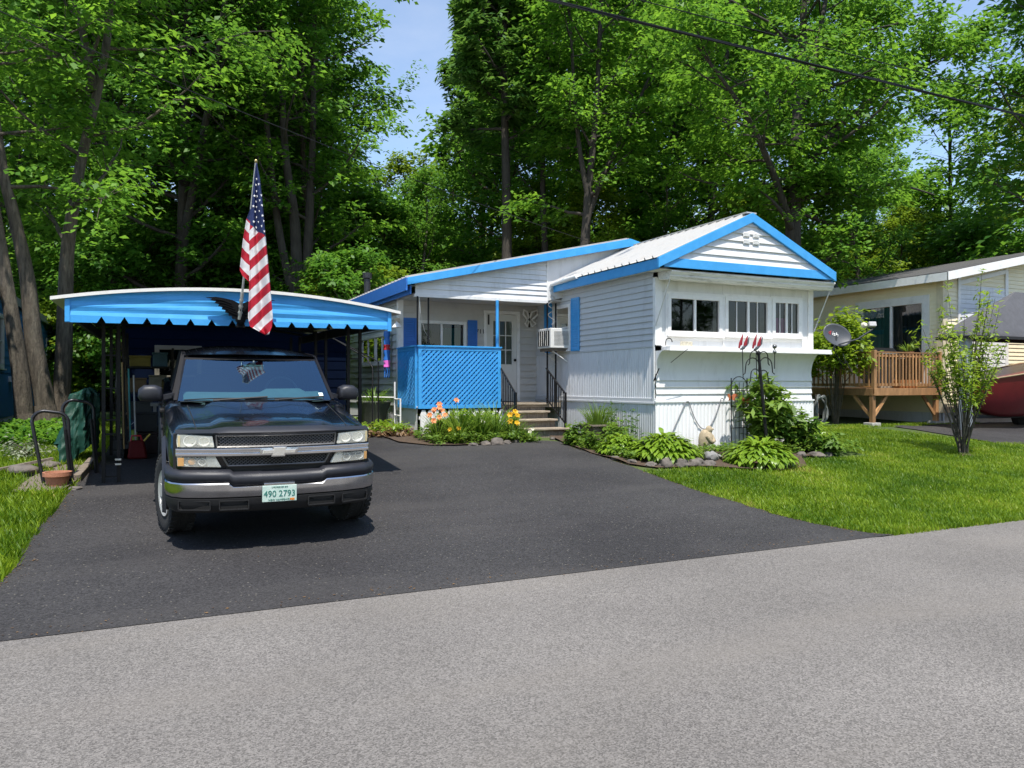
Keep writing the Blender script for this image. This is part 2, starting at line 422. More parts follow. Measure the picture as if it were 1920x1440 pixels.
patch('garden_bed', [(7.15, 12.7), (7.0, 11.6), (7.05, 10.5), (7.35, 10.1), (8.2, 9.95), (9.2, 9.35), (10.0, 9.6), (10.6, 10.3), (11.6, 10.35), (12.2, 10.9), (12.2, 11.6), (8.35, 11.6), (8.35, 13.9), (7.4, 13.9)], M['soil'], .03)
patch('gravel_patch', [(-1.45, 10.75), (-1.0, 10.5), (-.82, 11.0), (-.72, 12.3), (-1.1, 12.5), (-1.3, 11.8)], M['gravel'], .02)
patch('neighbour_driveway', [(16.6, 10.6), (22, 9.3), (26, 9.3), (26, 13.8), (20.5, 14.0), (17.3, 13.75)], M['drive'], .012)
# ------------------------------------------------------------------ lawn blades (nobody could count them)
def grass_obj(name, n, region, seed, hmin=.03, hmax=.075, far=False):
    rg = np.random.default_rng(seed)
    P = region(rg, n)
    n = len(P)
    z = np.interp(P[:, 1], _ZY, _ZZ)
    ang = rg.uniform(0, 2 * PI, n); h = rg.uniform(hmin, hmax, n) * (.65 + .7 * P[:, 2])
    w = rg.uniform(.004, .008, n) * (1.3 if far else 1)
    lean = rg.uniform(.1, .9, n) * h
    ca, sa = np.cos(ang), np.sin(ang)
    la = ang + rg.uniform(-.5, .5, n) + PI / 2
    lx, ly = np.cos(la) * lean, np.sin(la) * lean
    V = np.zeros((n, 4, 3))
    V[:, 0] = np.stack([P[:, 0] - ca * w, P[:, 1] - sa * w, z - .004], 1)
    V[:, 1] = np.stack([P[:, 0] + ca * w, P[:, 1] + sa * w, z - .004], 1)
    V[:, 2] = np.stack([P[:, 0] + lx * .45 + ca * w * .8, P[:, 1] + ly * .45 + sa * w * .8, z + h * .6], 1)
    V[:, 3] = np.stack([P[:, 0] + lx, P[:, 1] + ly, z + h], 1)
    F = np.arange(n * 4).reshape(n, 4)
    big = np.array([noise.noise(Vector((x * .7, y * .7, 3))) for x, y in P[:, :2]])
    b2 = np.array([noise.noise(Vector((x * 2.3, y * 2.3, 8))) for x, y in P[:, :2]])
    var = np.clip(.36 + .42 * big + .30 * b2 + rg.normal(0, .17, n), 0, 1)
    o = link(name, np_mesh(name, V.reshape(-1, 3), F, M['grass'], var))
    o['kind'] = 'stuff'
    tag(o, None)
    return o
BEDS = [(7.0, 13.0, 10.35, 15.0)]
def lawn_right(rg, n):
    # density falls with distance so blades stay about a pixel apart
    d = rg.uniform(0, 1, n) ** 1.25
    y = 5.80 + d * 9.5
    x = rg.uniform(6.7, 21, n)
    k = (x > np.array([drive_r(min(v, 12.9)) - .02 for v in y]))
    k &= ~((y > 10.35 + np.clip((9.3 - x) * .12, -.2, .4)) & (x < 12.25)) 
    k &= ~((y > 10.0 - 0.06*(x-7)) & (x < 8.6))
    k &= ~(((x - 9.15) / .7) ** 2 + ((y - 9.95) / .5) ** 2 < 1)
    k &= ~((x > 16.7 - (y - 10.6) * .2) & (y > 10.75 - (x - 16.6) * .22) & (y < 13.8))
    k &= y < 14.4
    k &= y > np.array([road_edge(v) for v in x]) - .02 + .06 * rg.uniform(-1, 1, n)
    tall = np.array([.5 + .5 * noise.noise(Vector((a * 1.6, b * 1.6, 0))) for a, b in zip(x[k], y[k])])
    return np.stack([x[k], y[k], tall], 1)
def lawn_left(rg, n):
    d = rg.uniform(0, 1, n) ** 1.4
    y = 5.80 + d * 16
    x = -.55 - rg.uniform(0, 1, n) ** 1.2 * 8
    k = (x < np.array([drive_l(min(v, 16)) + .02 for v in y]))
    k &= y > 5.83
    k &= ~((x > -1.4) & (y > 10.6) & (y < 12.4) & (rg.uniform(0, 1, n) > .18))
    tall = np.array([.9 + .8 * noise.noise(Vector((a * 1.2, b * 1.2, 0))) for a, b in zip(x[k], y[k])])
    return np.stack([x[k], y[k], tall], 1)
tag(grass_obj('lawn_grass', 330000, lawn_right, 1), 'bright green mown lawn between the road and the homes', 'grass')
tag(grass_obj('rough_grass', 190000, lawn_left, 2, .04, .10), 'longer green grass left of the black driveway', 'grass')
# dry litter blown along the driveway edges
def litter():
    rg = np.random.default_rng(5)
    pts = []
    for _ in range(1300):
        r = rg.uniform()
        if r < .40:
            y = rg.uniform(5.8, 12.9); x = drive_r(y) + abs(rg.normal(0, .07)) * rg.choice([-.7, 1.0])
        elif r < .70:
            y = rg.uniform(6, 12.5); x = drive_l(y) + rg.normal(.02, .08)
        elif r < .88:
            x = rg.uniform(-2, 7.2); y = 5.93 + rg.normal(0, .06)
        elif r < .96:
            x = rg.uniform(7.2, 12); y = road_edge(x) + rg.normal(0.0, .05)
        else:
            x = rg.uniform(-.5, 6.8); y = rg.uniform(6.2, 12.8)
        pts.append((x, y))
    P = np.array(pts); n = len(P)
    s = rg.uniform(.004, .016, n); a = rg.uniform(0, 6.28, n)
    z = np.interp(P[:, 1], _ZY, _ZZ) + .02
    V = np.zeros((n, 4, 3))
    for q, (dx, dyy) in enumerate(((1, 0), (0, .45), (-1, 0), (0, -.45))):
        V[:, q, 0] = P[:, 0] + s * (dx * np.cos(a) - dyy * np.sin(a)); V[:, q, 1] = P[:, 1] + s * (dx * np.sin(a) + dyy * np.cos(a)); V[:, q, 2] = z + rg.uniform(0, .006, n)
    o = link('leaf_litter', np_mesh('leaf_litter', V.reshape(-1, 3), np.arange(n * 4).reshape(n, 4), M['deadleaf'], rg.uniform(0, 1, n)))
    tag(o, 'dry brown leaf litter scattered along the driveway edges', 'litter', kind='stuff')
litter()
# ------------------------------------------------------------------ wall builders
def face_fn(axis, off, sgn):
    """axis 'y': wall in plane y=off facing -y (sgn -1); 'x': plane x=off facing sgn"""
    if axis == 'y': return lambda u, z, n: (u, off + sgn * n, z)
    return lambda u, z, n: (off + sgn * n, u, z)
def siding(mb, fn, rng, z0, z1, lap, openings=(), m=0, step=.016, thick=.06):
    """horizontal lapped boards; rng(z)->(u0,u1); openings (u0,u1,z0,z1) are left out"""
    nrow = max(1, round((z1 - z0) / lap)); lap = (z1 - z0) / nrow
    cuts = sorted({z0 + lap * i for i in range(nrow + 1)} | {z for o in openings for z in o[2:4] if z0 < z < z1})
    for a, b in zip(cuts, cuts[1:]):
        if b - a < .002: continue
        ka = ((a - z0) / lap) % 1.0
        if ka > .9995: ka = 0
        kb = ka + (b - a) / lap
        sa, sb = step * (1 - ka), step * (1 - min(1, kb))
        mid = (a + b) / 2
        A = rng(a); B = rng(b)
        spans = [(A[0], A[1])]
        for o in openings:
            if o[2] <= mid <= o[3]:
                spans = [q for s in spans for q in (((s[0], min(s[1], o[0])), (max(s[0], o[1]), s[1])))if q[1] - q[0] > .003]
        for u0, u1 in spans:
            v0 = B[0] if abs(u0 - A[0]) < 1e-6 else u0
            v1 = B[1] if abs(u1 - A[1]) < 1e-6 else u1
            mb.quad(fn(u0, a, sa), fn(u1, a, sa), fn(v1, b, sb), fn(v0, b, sb), m)
            if ka < .01: mb.quad(fn(u0, a, -.004), fn(u1, a, -.004), fn(u1, a, sa), fn(u0, a, sa), m)
def corrug(mb, fn, u0, u1, z0, z1, per=.075, amp=.012, m=0, z0fn=None):
    n = int((u1 - u0) / per * 6)
    V = []
    for i in range(n + 1):
        u = u0 + (u1 - u0) * i / n
        o = amp * (1 - abs(((u / per) % 1) * 2 - 1) ** 3)
        V += [fn(u, z0fn(u) if z0fn else z0, o), fn(u, z1, o)]
    mb.add(V, [(2 * i, 2 * i + 2, 2 * i + 3, 2 * i + 1) for i in range(n)], m)
def fbox(mb, fn, u0, u1, z0, z1, n0, n1, m=0):
    p = [fn(u0, z0, n0), fn(u1, z0, n0), fn(u1, z0, n1), fn(u0, z0, n1), fn(u0, z1, n0), fn(u1, z1, n0), fn(u1, z1, n1), fn(u0, z1, n1)]
    mb.hexa(p, m)
def window(parent, fn, u0, u1, z0, z1, frame=M['wtrim'], w=.06, mull=(.5,), thin=(), depth=.45, curtains=(), horiz=(), proud=.035, name='window', sill=True, gl=None):
    """window = frame (own mesh) > pane, curtain, dark recess behind the glass"""
    mb = MB()
    fbox(mb, fn, u0, u1, z0, z0 + w, -.04, proud); fbox(mb, fn, u0, u1, z1 - w, z1, -.04, proud)
    fbox(mb, fn, u0, u0 + w, z0 + w, z1 - w, -.04, proud); fbox(mb, fn, u1 - w, u1, z0 + w, z1 - w, -.04, proud)
    a, b, c, d = u0 + w, u1 - w, z0 + w, z1 - w
    for k in mull: fbox(mb, fn, a + (b - a) * k - w * .33, a + (b - a) * k + w * .33, c, d, -.035, proud * .6)
    for k in thin: fbox(mb, fn, a + (b - a) * k - .008, a + (b - a) * k + .008, c, d, -.035, proud * .3)
    for k in horiz: fbox(mb, fn, a, b, c + (d - c) * k - .012, c + (d - c) * k + .012, -.035, proud * .3)
    if sill: fbox(mb, fn, u0 - .02, u1 + .02, z0 - .035, z0 - .002, -.02, proud + .04)
    f = mb.build(name, frame, parent, bevel=.004)
    g = MB(); g.quad(fn(a, c, -.012), fn(b, c, -.012), fn(b, d, -.012), fn(a, d, -.012))
    g.build('pane', gl or M['glass'], f)
    r = MB()
    e = .002
    r.quad(fn(a - .05, c - .05, -depth), fn(b + .05, c - .05, -depth), fn(b + .05, d + .05, -depth), fn(a - .05, d + .05, -depth))
    for q in ((a - .05, c - .05, b + .05, c - .05), (b + .05, c - .05, b + .05, d + .05), (b + .05, d + .05, a - .05, d + .05), (a - .05, d + .05, a - .05, c - .05)):
        r.quad(fn(q[0], q[1], -depth), fn(q[2], q[3], -depth), fn(q[2], q[3], -.05), fn(q[0], q[1], -.05))
    r.build('room_recess', M['dark'], f)
    for k0, k1, mt, top in curtains:
        cb = MB(); n = 26
        V = []
        for i in range(n + 1):
            u = a + (b - a) * (k0 + (k1 - k0) * i / n); o = -.035 + .014 * math.sin(i * 1.7)
            V += [fn(u, c, o), fn(u, c + (d - c) * top, o)]
        cb.add(V, [(2 * i, 2 * i + 2, 2 * i + 3, 2 * i + 1) for i in range(n)])
        cb.build('curtain', mt, f, smooth=True)
    return f

# ------------------------------------------------------------------ the mobile home
HX0, HX1, HY = 8.33, 12.14, 11.54
home = thing('mobile_home', 'white mobile home with bright blue roof trim, lattice porch and three front windows', 'mobile home', (8.33, 11.54, zg(11.54)))
FY = face_fn('y', HY, -1); FX = face_fn('x', HX0, -1)
wz = [(8.58, 9.84, 2.57, 3.31), (9.91, 11.03, 2.585, 3.33), (11.09, 11.85, 2.60, 3.345)]
mb = MB()
siding(mb, FY, lambda z: (HX0, HX1), 2.36, 3.56, 1.2, [(a + .03, b - .03, c + .03, d - .03) for a, b, c, d in wz], step=0)
for x in (8.54, 9.875, 11.06, 11.89): fbox(mb, FY, x - .008, x + .008, 2.42, 3.55, 0, .008)
fbox(mb, FY, 8.48, 11.95, 3.35, 3.365, 0, .012)
mb.build('front_wall', M['white'], home)
mb = MB()
fbox(mb, FY, HX0 - .03, HX0 + .12, 2.37, 3.6, .003, .028)
fbox(mb, FX, HY - .002, HY + .05, 1.33, 3.6, .018, .030)
mb.build('corner_trim', M['wtrim'], home, bevel=.004)
mb = MB(); fbox(mb, FY, HX1 - .10, HX1 + .03, 2.37, 3.6, .003, .028); mb.build('corner_trim', M['wtrim'], home, bevel=.004)
window(home, FY, *wz[0], w=.075, mull=(.5,), curtains=[(.91, 1, M['curtain'], 1)])
window(home, FY, *wz[1], w=.075, mull=(.52,), thin=(.23, .76), curtains=[(.86, 1, M['curtain'], 1)])
window(home, FY, *wz[2], w=.075, mull=(.5,), thin=(.22, .74), curtains=[(0, .46, M['pink'], .5), (.78, 1, M['curtain'], 1)])
# wide flat casing round each window
mb = MB()
for a, b, c, d in wz:
    fbox(mb, FY, a - .035, b + .035, d + .001, d + .05, .002, .022); fbox(mb, FY, a - .035, b + .035, c - .09, c - .037, .002, .022)
    fbox(mb, FY, a - .035, a - .001, c - .036, d, .002, .022); fbox(mb, FY, b + .001, b + .035, c - .036, d, .002, .022)
mb.build('window_casing', M['wtrim'], home, bevel=.004)
# shelf under the windows and the cove that curls back under it
mb = MB(); fbox(mb, FY, HX0 + .12, HX1 + .27, 2.275, 2.352, .0, .27)
fbox(mb, FY, HX0 + .10, HX1 + .27, 2.262, 2.30, .272, .286)
mb.build('shelf', M['wtrim'], home, bevel=.006)
mb = MB()
prof = []
for i in range(13):
    t = i / 12 * PI / 2
    prof.append((.25 - .25 * math.sin(t), 2.272 - .42 * (1 - math.cos(t))))
zlap = 1.852
rows = 4
for i in range(rows):
    zt = zlap - (zlap - 1.36) * i / rows; zb = zlap - (zlap - 1.36) * (i + 1) / rows
    prof += [(.024, zb + .004), (.0, zb)]
V = []
for n_, z in prof: V += [FY(HX0, z, n_), FY(HX1, z, n_)]
mb.add(V, [(2 * i, 2 * i + 1, 2 * i + 3, 2 * i + 2) for i in range(len(prof) - 1)])
for k, (u) in enumerate((HX0, HX1)):
    pts = [FY(u, z, n_) for n_, z in prof[:13]] + [FY(u, zlap, -.3), FY(u, 2.272, -.3)]
    mb.add(pts, [tuple(range(len(pts)))])
mb.build('cove_panel', M['white'], home, smooth=30)
mb = MB()
gfn = lambda x0: (lambda u: zg(HY) - .1)
corrug(mb, face_fn('y', HY - .02, -1), HX0 - .03, HX1 + .03, .45, 1.345, per=.085, amp=.013)
fbox(mb, FY, HX0 - .04, HX1 + .04, 1.335, 1.365, 0, .05)
mb.build('skirting', mk('front_skirting', (.78, .78, .78), .5, var=.04, scale=4, dirt=(.5, .49, .46), damt=.25, dscale=3, stretch=(2, 2, .4)), home)
# side wall facing the driveway
SY1 = 24
win = (14.62, 15.42, 2.42, 3.42)
mb = MB()
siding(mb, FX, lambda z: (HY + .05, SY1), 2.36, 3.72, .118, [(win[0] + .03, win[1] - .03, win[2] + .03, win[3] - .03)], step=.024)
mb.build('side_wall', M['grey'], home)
mb = MB(); corrug(mb, FX, HY, SY1, 1.40, 2.355, per=.07, amp=.011)
mb.build('lower_side_panel', M['skirt'], home)
mb = MB(); fbox(mb, FX, HY - .01, SY1, 1.335, 1.41, -.01, .028); fbox(mb, FX, HY - .012, SY1, 1.30, 1.338, -.01, .045); fbox(mb, FX, HY + .05, SY1, 2.338, 2.362, -.01, .022)
mb.build('belt_rail', M['grey'], home, bevel=.004)
mb = MB(); corrug(mb, face_fn('x', HX0 - .012, -1), HY - .02, SY1, .45, 1.315, per=.07, amp=.012)
mb.build('skirting', M['skirt'], home)
w = window(home, FX, *win, w=.075, mull=(), horiz=(.5,), depth=.35)
def shutter(fn, u0, u1, z0, z1, mt):
    mb = MB(); fbox(mb, fn, u0, u1, z0, z1, .017, .032)
    for a, b in ((u0, u0 + .045), (u1 - .045, u1)): fbox(mb, fn, a, b, z0, z1, .032, .047)
    for z in (z0, (z0 + z1) / 2 - .03, z1 - .06): fbox(mb, fn, u0 + .0452, u1 - .0452, z + .001, z + .06, .032, .046)
    n = int((z1 - z0) / .05)
    for i in range(n):
        z = z0 + (z1 - z0) * (i + .5) / n
        mb.hexa([fn(u0 + .046, z - .02, .033), fn(u1 - .046, z - .02, .033), fn(u1 - .046, z - .02, .044), fn(u0 + .046, z - .02, .044), fn(u0 + .046, z + .015, .033), fn(u1 - .046, z + .015, .033), fn(u1 - .046, z + .015, .036), fn(u0 + .046, z + .015, .036)])
    mb.build('shutter', mt, home, bevel=.003)
shutter(FX, 14.22, 14.56, 2.38, 3.52, M['blue']); shutter(FX, 15.46, 15.8, 2.38, 3.5, M['blue'])
# far side and back so the box is whole
mb = MB(); mb.box(HX1 - .04, HX1, HY + .001, SY1, .5, 3.75); mb.box(HX0, HX1, SY1, SY1 + .05, .5, 3.75)
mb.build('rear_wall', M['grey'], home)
# roof
RX, RZ, EZ, GX0, GX1, GY = 10.19, 4.83, 3.89, 8.11, 12.27, 11.10
def ribbed(mb, p0, p1, y0, y1, per=.24, th=.045, m=0):
    """metal roof from eave p0=(x,z) to ridge p1=(x,z), ribs running down the slope"""
    n = int((y1 - y0) / per)
    d = Vector((p1[0] - p0[0], 0, p1[1] - p0[1])).normalized(); nn = Vector((-d.z, 0, d.x))
    if nn.z < 0: nn = -nn
    V = []; cols = 0
    for i in range(n):
        a = y0 + (y1 - y0) * i / n; w_ = (y1 - y0) / n
        for q, h in ((0, 0), (.42, 0), (.47, th), (.53, th), (.58, 0)):
            for p in (p0, p1): V.append((p[0] + nn.x * h, a + w_ * q, p[1] + nn.z * h))
            cols += 1
    mb.add(V, [(2 * i, 2 * i + 2, 2 * i + 3, 2 * i + 1) for i in range(cols - 1)], m)
mb = MB()
ribbed(mb, (GX0 - .05, EZ - .005), (RX, RZ + .022), GY + .02, SY1 + .3); ribbed(mb, (GX1 + .05, EZ - .005), (RX, RZ + .022), GY + .02, SY1 + .3)
mb.box(RX - .12, RX + .12, GY + .015, SY1 + .3, RZ + .015, RZ + .04)
roof = mb.build('roof', M['roof'], home)
mb = MB()   # soffit
mb.quad((GX0, GY + .02, EZ - .19), (HX0 + .01, GY + .02, EZ - .17), (HX0 + .01, SY1, EZ - .17), (GX0, SY1, EZ - .19))
mb.quad((GX1, GY + .02, EZ - .19), (HX1, GY + .02, EZ - .17), (HX1, SY1, EZ - .17), (GX1, SY1, EZ - .19))
mb.quad((GX0, GY + .02, EZ - .20), (GX1, GY + .02, EZ - .20), (GX1, HY, EZ - .20), (GX0, HY, EZ - .20))
mb.build('soffit', M['wtrim'], home)
mb = MB()
mb.box(GX0 - .02, GX0 + .015, GY + .03, 15.4, EZ - .20, EZ - .015); mb.box(GX1 - .015, GX1 + .02, GY + .03, SY1 + .3, EZ - .20, EZ - .015)
mb.build('eave_fascia', M['blue'], home)
mb = MB()
sl = (RZ - EZ) / (RX - GX0)
for s, gx in ((-1, GX0 - .05), (1, GX1 + .05)):
    ze = RZ - sl * abs(RX - gx)
    mb.hexa([(gx, GY - .03, ze - .17), (RX, GY - .03, RZ - .155), (RX, GY + .025, RZ - .155), (gx, GY + .025, ze - .17), (gx, GY - .03, ze + .01), (RX, GY - .03, RZ + .02), (RX, GY + .025, RZ + .02), (gx, GY + .025, ze + .01)])
mb.build('rake_fascia', M['blue'], home, bevel=.005)
mb = MB(); mb.box(GX0 + .09, GX1 - .02, GY - .002, GY + .03, EZ - .165, EZ - .0)
mb.build('gable_band', M['blue'], home, bevel=.005)
mb = MB()
GF = face_fn('y', GY + .04, -1)
siding(mb, GF, lambda z: (RX - (RZ - .02 - z) / sl, RX + (RZ - .02 - z) / sl), EZ - .02, RZ - .08, .155, step=.028)
mb.build('gable_siding', M['white'], home)
for a in (-.20, .03):
    for z in (4.27, 4.40):
        mb = MB(); fbox(mb, GF, RX + a, RX + a + .15, z, z + .085, .02, .034)
        for k in range(3): fbox(mb, GF, RX + a + .01, RX + a + .14, z + .012 + k * .024, z + .022 + k * .024, .0341, .042)
        mb.build('gable_vent', M['wtrim'], home)
# rolled sheet-metal visor over the windows with its two stay rods
mb = MB()
pv = [(.0, 3.69), (.40, 3.685), (.415, 3.665), (.36, 3.60), (.375, 3.59), (.33, 3.535), (.30, 3.53), (.0, 3.56)]
V = [FY(8.38, z, n_) for n_, z in pv] + [FY(12.36, z, n_) for n_, z in pv]
n = len(pv)
mb.add(V, [tuple(range(n)), tuple(range(n, 2 * n))] + [(i, (i + 1) % n, n + (i + 1) % n, n + i) for i in range(n)])
mb.build('visor', M['visor'], home)
for x0, x1 in ((8.42, 8.30), (12.32, 12.17)):
    mb = MB(); mb.tube([FY(x0, 3.56, .33), FY(x0 - .02, 3.40, .26), FY(x1, 2.72, .04)], .011, 6, cap=True)
    mb.build('visor_stay', M['alu'], home, smooth=True)
# ---- porch addition
AX, AY, AR = 4.98, 16.27, 15.0
AE, AP, AXR = 3.80, 4.97, 10.0
asl = (AP - AE) / (AXR - 4.80)
FR = face_fn('y', AY, -1); FL = face_fn('x', AX, -1); FG = face_fn('y', AR, -1)
pw = (5.40, 6.54, 2.15, 3.08); dr = (6.97, 7.88, 1.27, 3.36)
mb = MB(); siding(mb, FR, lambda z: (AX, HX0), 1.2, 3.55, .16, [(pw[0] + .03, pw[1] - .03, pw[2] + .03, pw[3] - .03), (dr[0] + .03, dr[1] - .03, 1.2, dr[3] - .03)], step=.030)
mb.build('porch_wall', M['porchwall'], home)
window(home, FR, *pw, w=.07, mull=(.48,), curtains=[(.05, .45, M['dark'], 1), (.5, .95, M['teal'], .9)], depth=.5)
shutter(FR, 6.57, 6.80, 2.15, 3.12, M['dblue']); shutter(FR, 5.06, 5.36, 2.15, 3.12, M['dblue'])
mb = MB()
for q in ((dr[0], dr[0] + .07, dr[2], dr[3]), (dr[1] - .07, dr[1], dr[2], dr[3]), (dr[0] + .0705, dr[1] - .0705, dr[3] - .07, dr[3])): fbox(mb, FR, *q, -.05, .04)
df = mb.build('door_frame', M['wtrim'], home, bevel=.005)
d0, d1, e0, e1 = dr[0] + .075, dr[1] - .075, dr[2] + .01, dr[3] - .075
gx0, gx1, gz0, gz1 = d0 + .16, d1 - .12, e0 + .85, e1 - .16
mb = MB()
fbox(mb, FR, d0, gx0, e0, e1, -.03, .012); fbox(mb, FR, gx1, d1, e0, e1, -.03, .012)
fbox(mb, FR, gx0, gx1, e0, gz0, -.03, .0118); fbox(mb, FR, gx0, gx1, gz1, e1, -.03, .0118)
fbox(mb, FR, gx0 - .03, gx1 + .03, gz0 - .03, gz0, .0125, .024); fbox(mb, FR, gx0 - .03, gx1 + .03, gz1, gz1 + .03, .0125, .024)
fbox(mb, FR, gx0 - .03, gx0, gz0, gz1, .0125, .024); fbox(mb, FR, gx1, gx1 + .03, gz0, gz1, .0125, .024)
for k in (1 / 3, 2 / 3): fbox(mb, FR, gx0 + (gx1 - gx0) * k - .011, gx0 + (gx1 - gx0) * k + .011, gz0, gz1, -.01, .014)
for k in (1 / 3, 2 / 3): fbox(mb, FR, gx0, gx1, gz0 + (gz1 - gz0) * k - .011, gz0 + (gz1 - gz0) * k + .011, -.011, .0135)
for z0_, z1_ in ((e0 + .12, e0 + .7),): fbox(mb, FR, d0 + .14, d1 - .12, z0_, z1_, .0125, .02)
dd = mb.build('door', M['door'], home, bevel=.004)
g = MB(); g.quad(FR(gx0, gz0, -.015), FR(gx1, gz0, -.015), FR(gx1, gz1, -.015), FR(gx0, gz1, -.015)); g.build('pane', M['glass'], dd)
g = MB(); g.quad(FR(gx0 - .02, gz0 - .02, -.05), FR(gx1 + .02, gz0 - .02, -.05), FR(gx1 + .02, gz1 + .02, -.05), FR(gx0 - .02, gz1 + .02, -.05)); g.build('door_curtain', mk('sheer_curtain', (.52, .49, .42), .9, var=.2, scale=10, stretch=(5, 5, .4)), dd)
g = MB(); g.lathe([(.0, -.06), (.03, -.055), (.032, -.03), (.012, -.02), (.012, .0)], FR(d1 - .06, e0 + .95, .012), 12, axis='y'); g.build('handle', M['black'], dd, smooth=True)
g = MB(); fbox(g, FR, d0 + .03, d0 + .06, e1 - .25, e1 - .02, .0125, .03); g.build('hinge', M['black'], dd)
g = MB(); fbox(g, FR, d0 + .05, d0 + .1, e0 + 1.02, e0 + 1.1, .0125, .03); g.build('lock', M['black'], dd)
g = MB(); fbox(g, FR, d0 + .06, d0 + .085, e0 + .75, e0 + .95, .0125, .03); g.build('pull_bar', M['black'], dd)
V, F = text_mesh('711', .15); g = MB(); g.add([FR(6.885 + x, 2.87 + y, .022 + z) for x, y, z in V], F); g.build('house_number', M['black'], home)
# left wall
lw = (17.05, 19.65, 2.14, 2.86)
mb = MB(); siding(mb, FL, lambda z: (AY, SY1), 1.2, 3.72, .16, [(lw[0] + .03, lw[1] - .03, lw[2] + .03, lw[3] - .03)], step=.030)
mb.build('side_wall', mk('addition_siding', (.46, .48, .47), .6, var=.06, scale=3, dirt=(.28, .28, .26), damt=.35), home)
window(home, FL, *lw, w=.08, mull=(.46,), thin=(.22, .74), depth=.4)
mb = MB(); fbox(mb, FL, AY - .03, AY + .10, 1.1, 3.62, .02, .034); mb.build('corner_trim', M['wtrim'], home)
mb = MB(); mb.box(AX - .02, AX + .08, AY - .032, AY - .018, 1.26, 3.5)
mb.build('corner_trim', M['wtrim'], home)
mb = MB(); corrug(mb, FL, AR, SY1, .45, 1.2, per=.08, amp=.012); fbox(mb, FL, AR, SY1, 1.19, 1.215, -.01, .03)
mb.build('skirting', M['skirt'], home)
# porch roof, gable front and ceiling
mb = MB()
ribbed(mb, (4.70, AP - asl * (AXR - 4.70) + .02), (AXR, AP + .02), AR - .16, SY1 + .3); ribbed(mb, (13.2, AP - asl * 3.2 + .02), (AXR, AP + .02), AR - .16, SY1 + .3)
proof = mb.build('roof', mk('dull_roof', (.30, .29, .28), .6, var=.15, scale=3), home)
mb = MB()
gx = 4.70; ze = AP - asl * (AXR - gx)
mb.hexa([(gx, AR - .19, ze - .13), (AXR, AR - .19, AP - .155), (AXR, AR - .15, AP - .155), (gx, AR - .15, ze - .13), (gx, AR - .19, ze + .02), (AXR, AR - .19, AP + .025), (AXR, AR - .15, AP + .025), (gx, AR - .15, ze + .02)])
gx = 12.0; ze2 = AP - asl * (gx - AXR)
mb.hexa([(AXR, AR - .19, AP - .155), (gx, AR - .19, ze2 - .15), (gx, AR - .15, ze2 - .15), (AXR, AR - .15, AP - .155), (AXR, AR - .19, AP + .025), (gx, AR - .19, ze2 + .02), (gx, AR - .15, ze2 + .02), (AXR, AR - .15, AP + .025)])
mb.build('rake_fascia', M['blue'], home, bevel=.005)
mb = MB(); mb.box(4.665, 4.70, AR - .19, SY1 + .3, ze - .24, ze + .015); mb.box(4.78, 4.81, AR - .1, SY1 + .3, ze - .30, ze - .12)
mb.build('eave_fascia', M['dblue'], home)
mb = MB(); mb.quad((4.70, AR - .14, ze - .15), (AX + .02, AR - .14, ze - .10), (AX + .02, SY1, ze - .10), (4.70, SY1, ze - .15)); mb.build('soffit', M['wtrim'], home)
mb = MB()
zr = lambda x: AP - asl * (AXR - x)
siding(mb, FG, lambda z: (max(4.92, AXR - (AP - .10 - z) / asl), 7.93), 3.50, 4.38, .115, step=.022)
fbox(mb, FG, 4.90, 7.95, 3.44, 3.50, -.05, .03)
mb.build('gable_siding', M['white'], home)
mb = MB(); mb.prism([(7.95, 3.5), (9.9, 3.9), (9.9, zr(9.9) - .1), (7.95, zr(7.95) - .1)], lambda u, v, w_: (u, AR + w_, v), -.012, .03)
mb.build('gable_panel', M['white'], home)
mb = MB(); mb.box(7.925, 7.955, AR - .022, AR - .012, 3.5, zr(7.94) - .08); mb.build('panel_trim', M['wtrim'], home)
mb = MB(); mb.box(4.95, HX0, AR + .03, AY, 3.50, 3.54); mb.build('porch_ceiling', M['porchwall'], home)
mb = MB(); mb.box(4.99, HX0 - .02, AR, AY, 1.17, 1.262); mb.build('porch_floor', M['stonestep'], home)
# gutter end at the meeting of the two roofs
mb = MB(); mb.tube([(8.06, 13.9, 3.90), (8.04, 14.95, 3.86), (8.02, 15.02, 3.74)], .05, 10); mb.build('gutter', M['wtrim'], home, smooth=True)
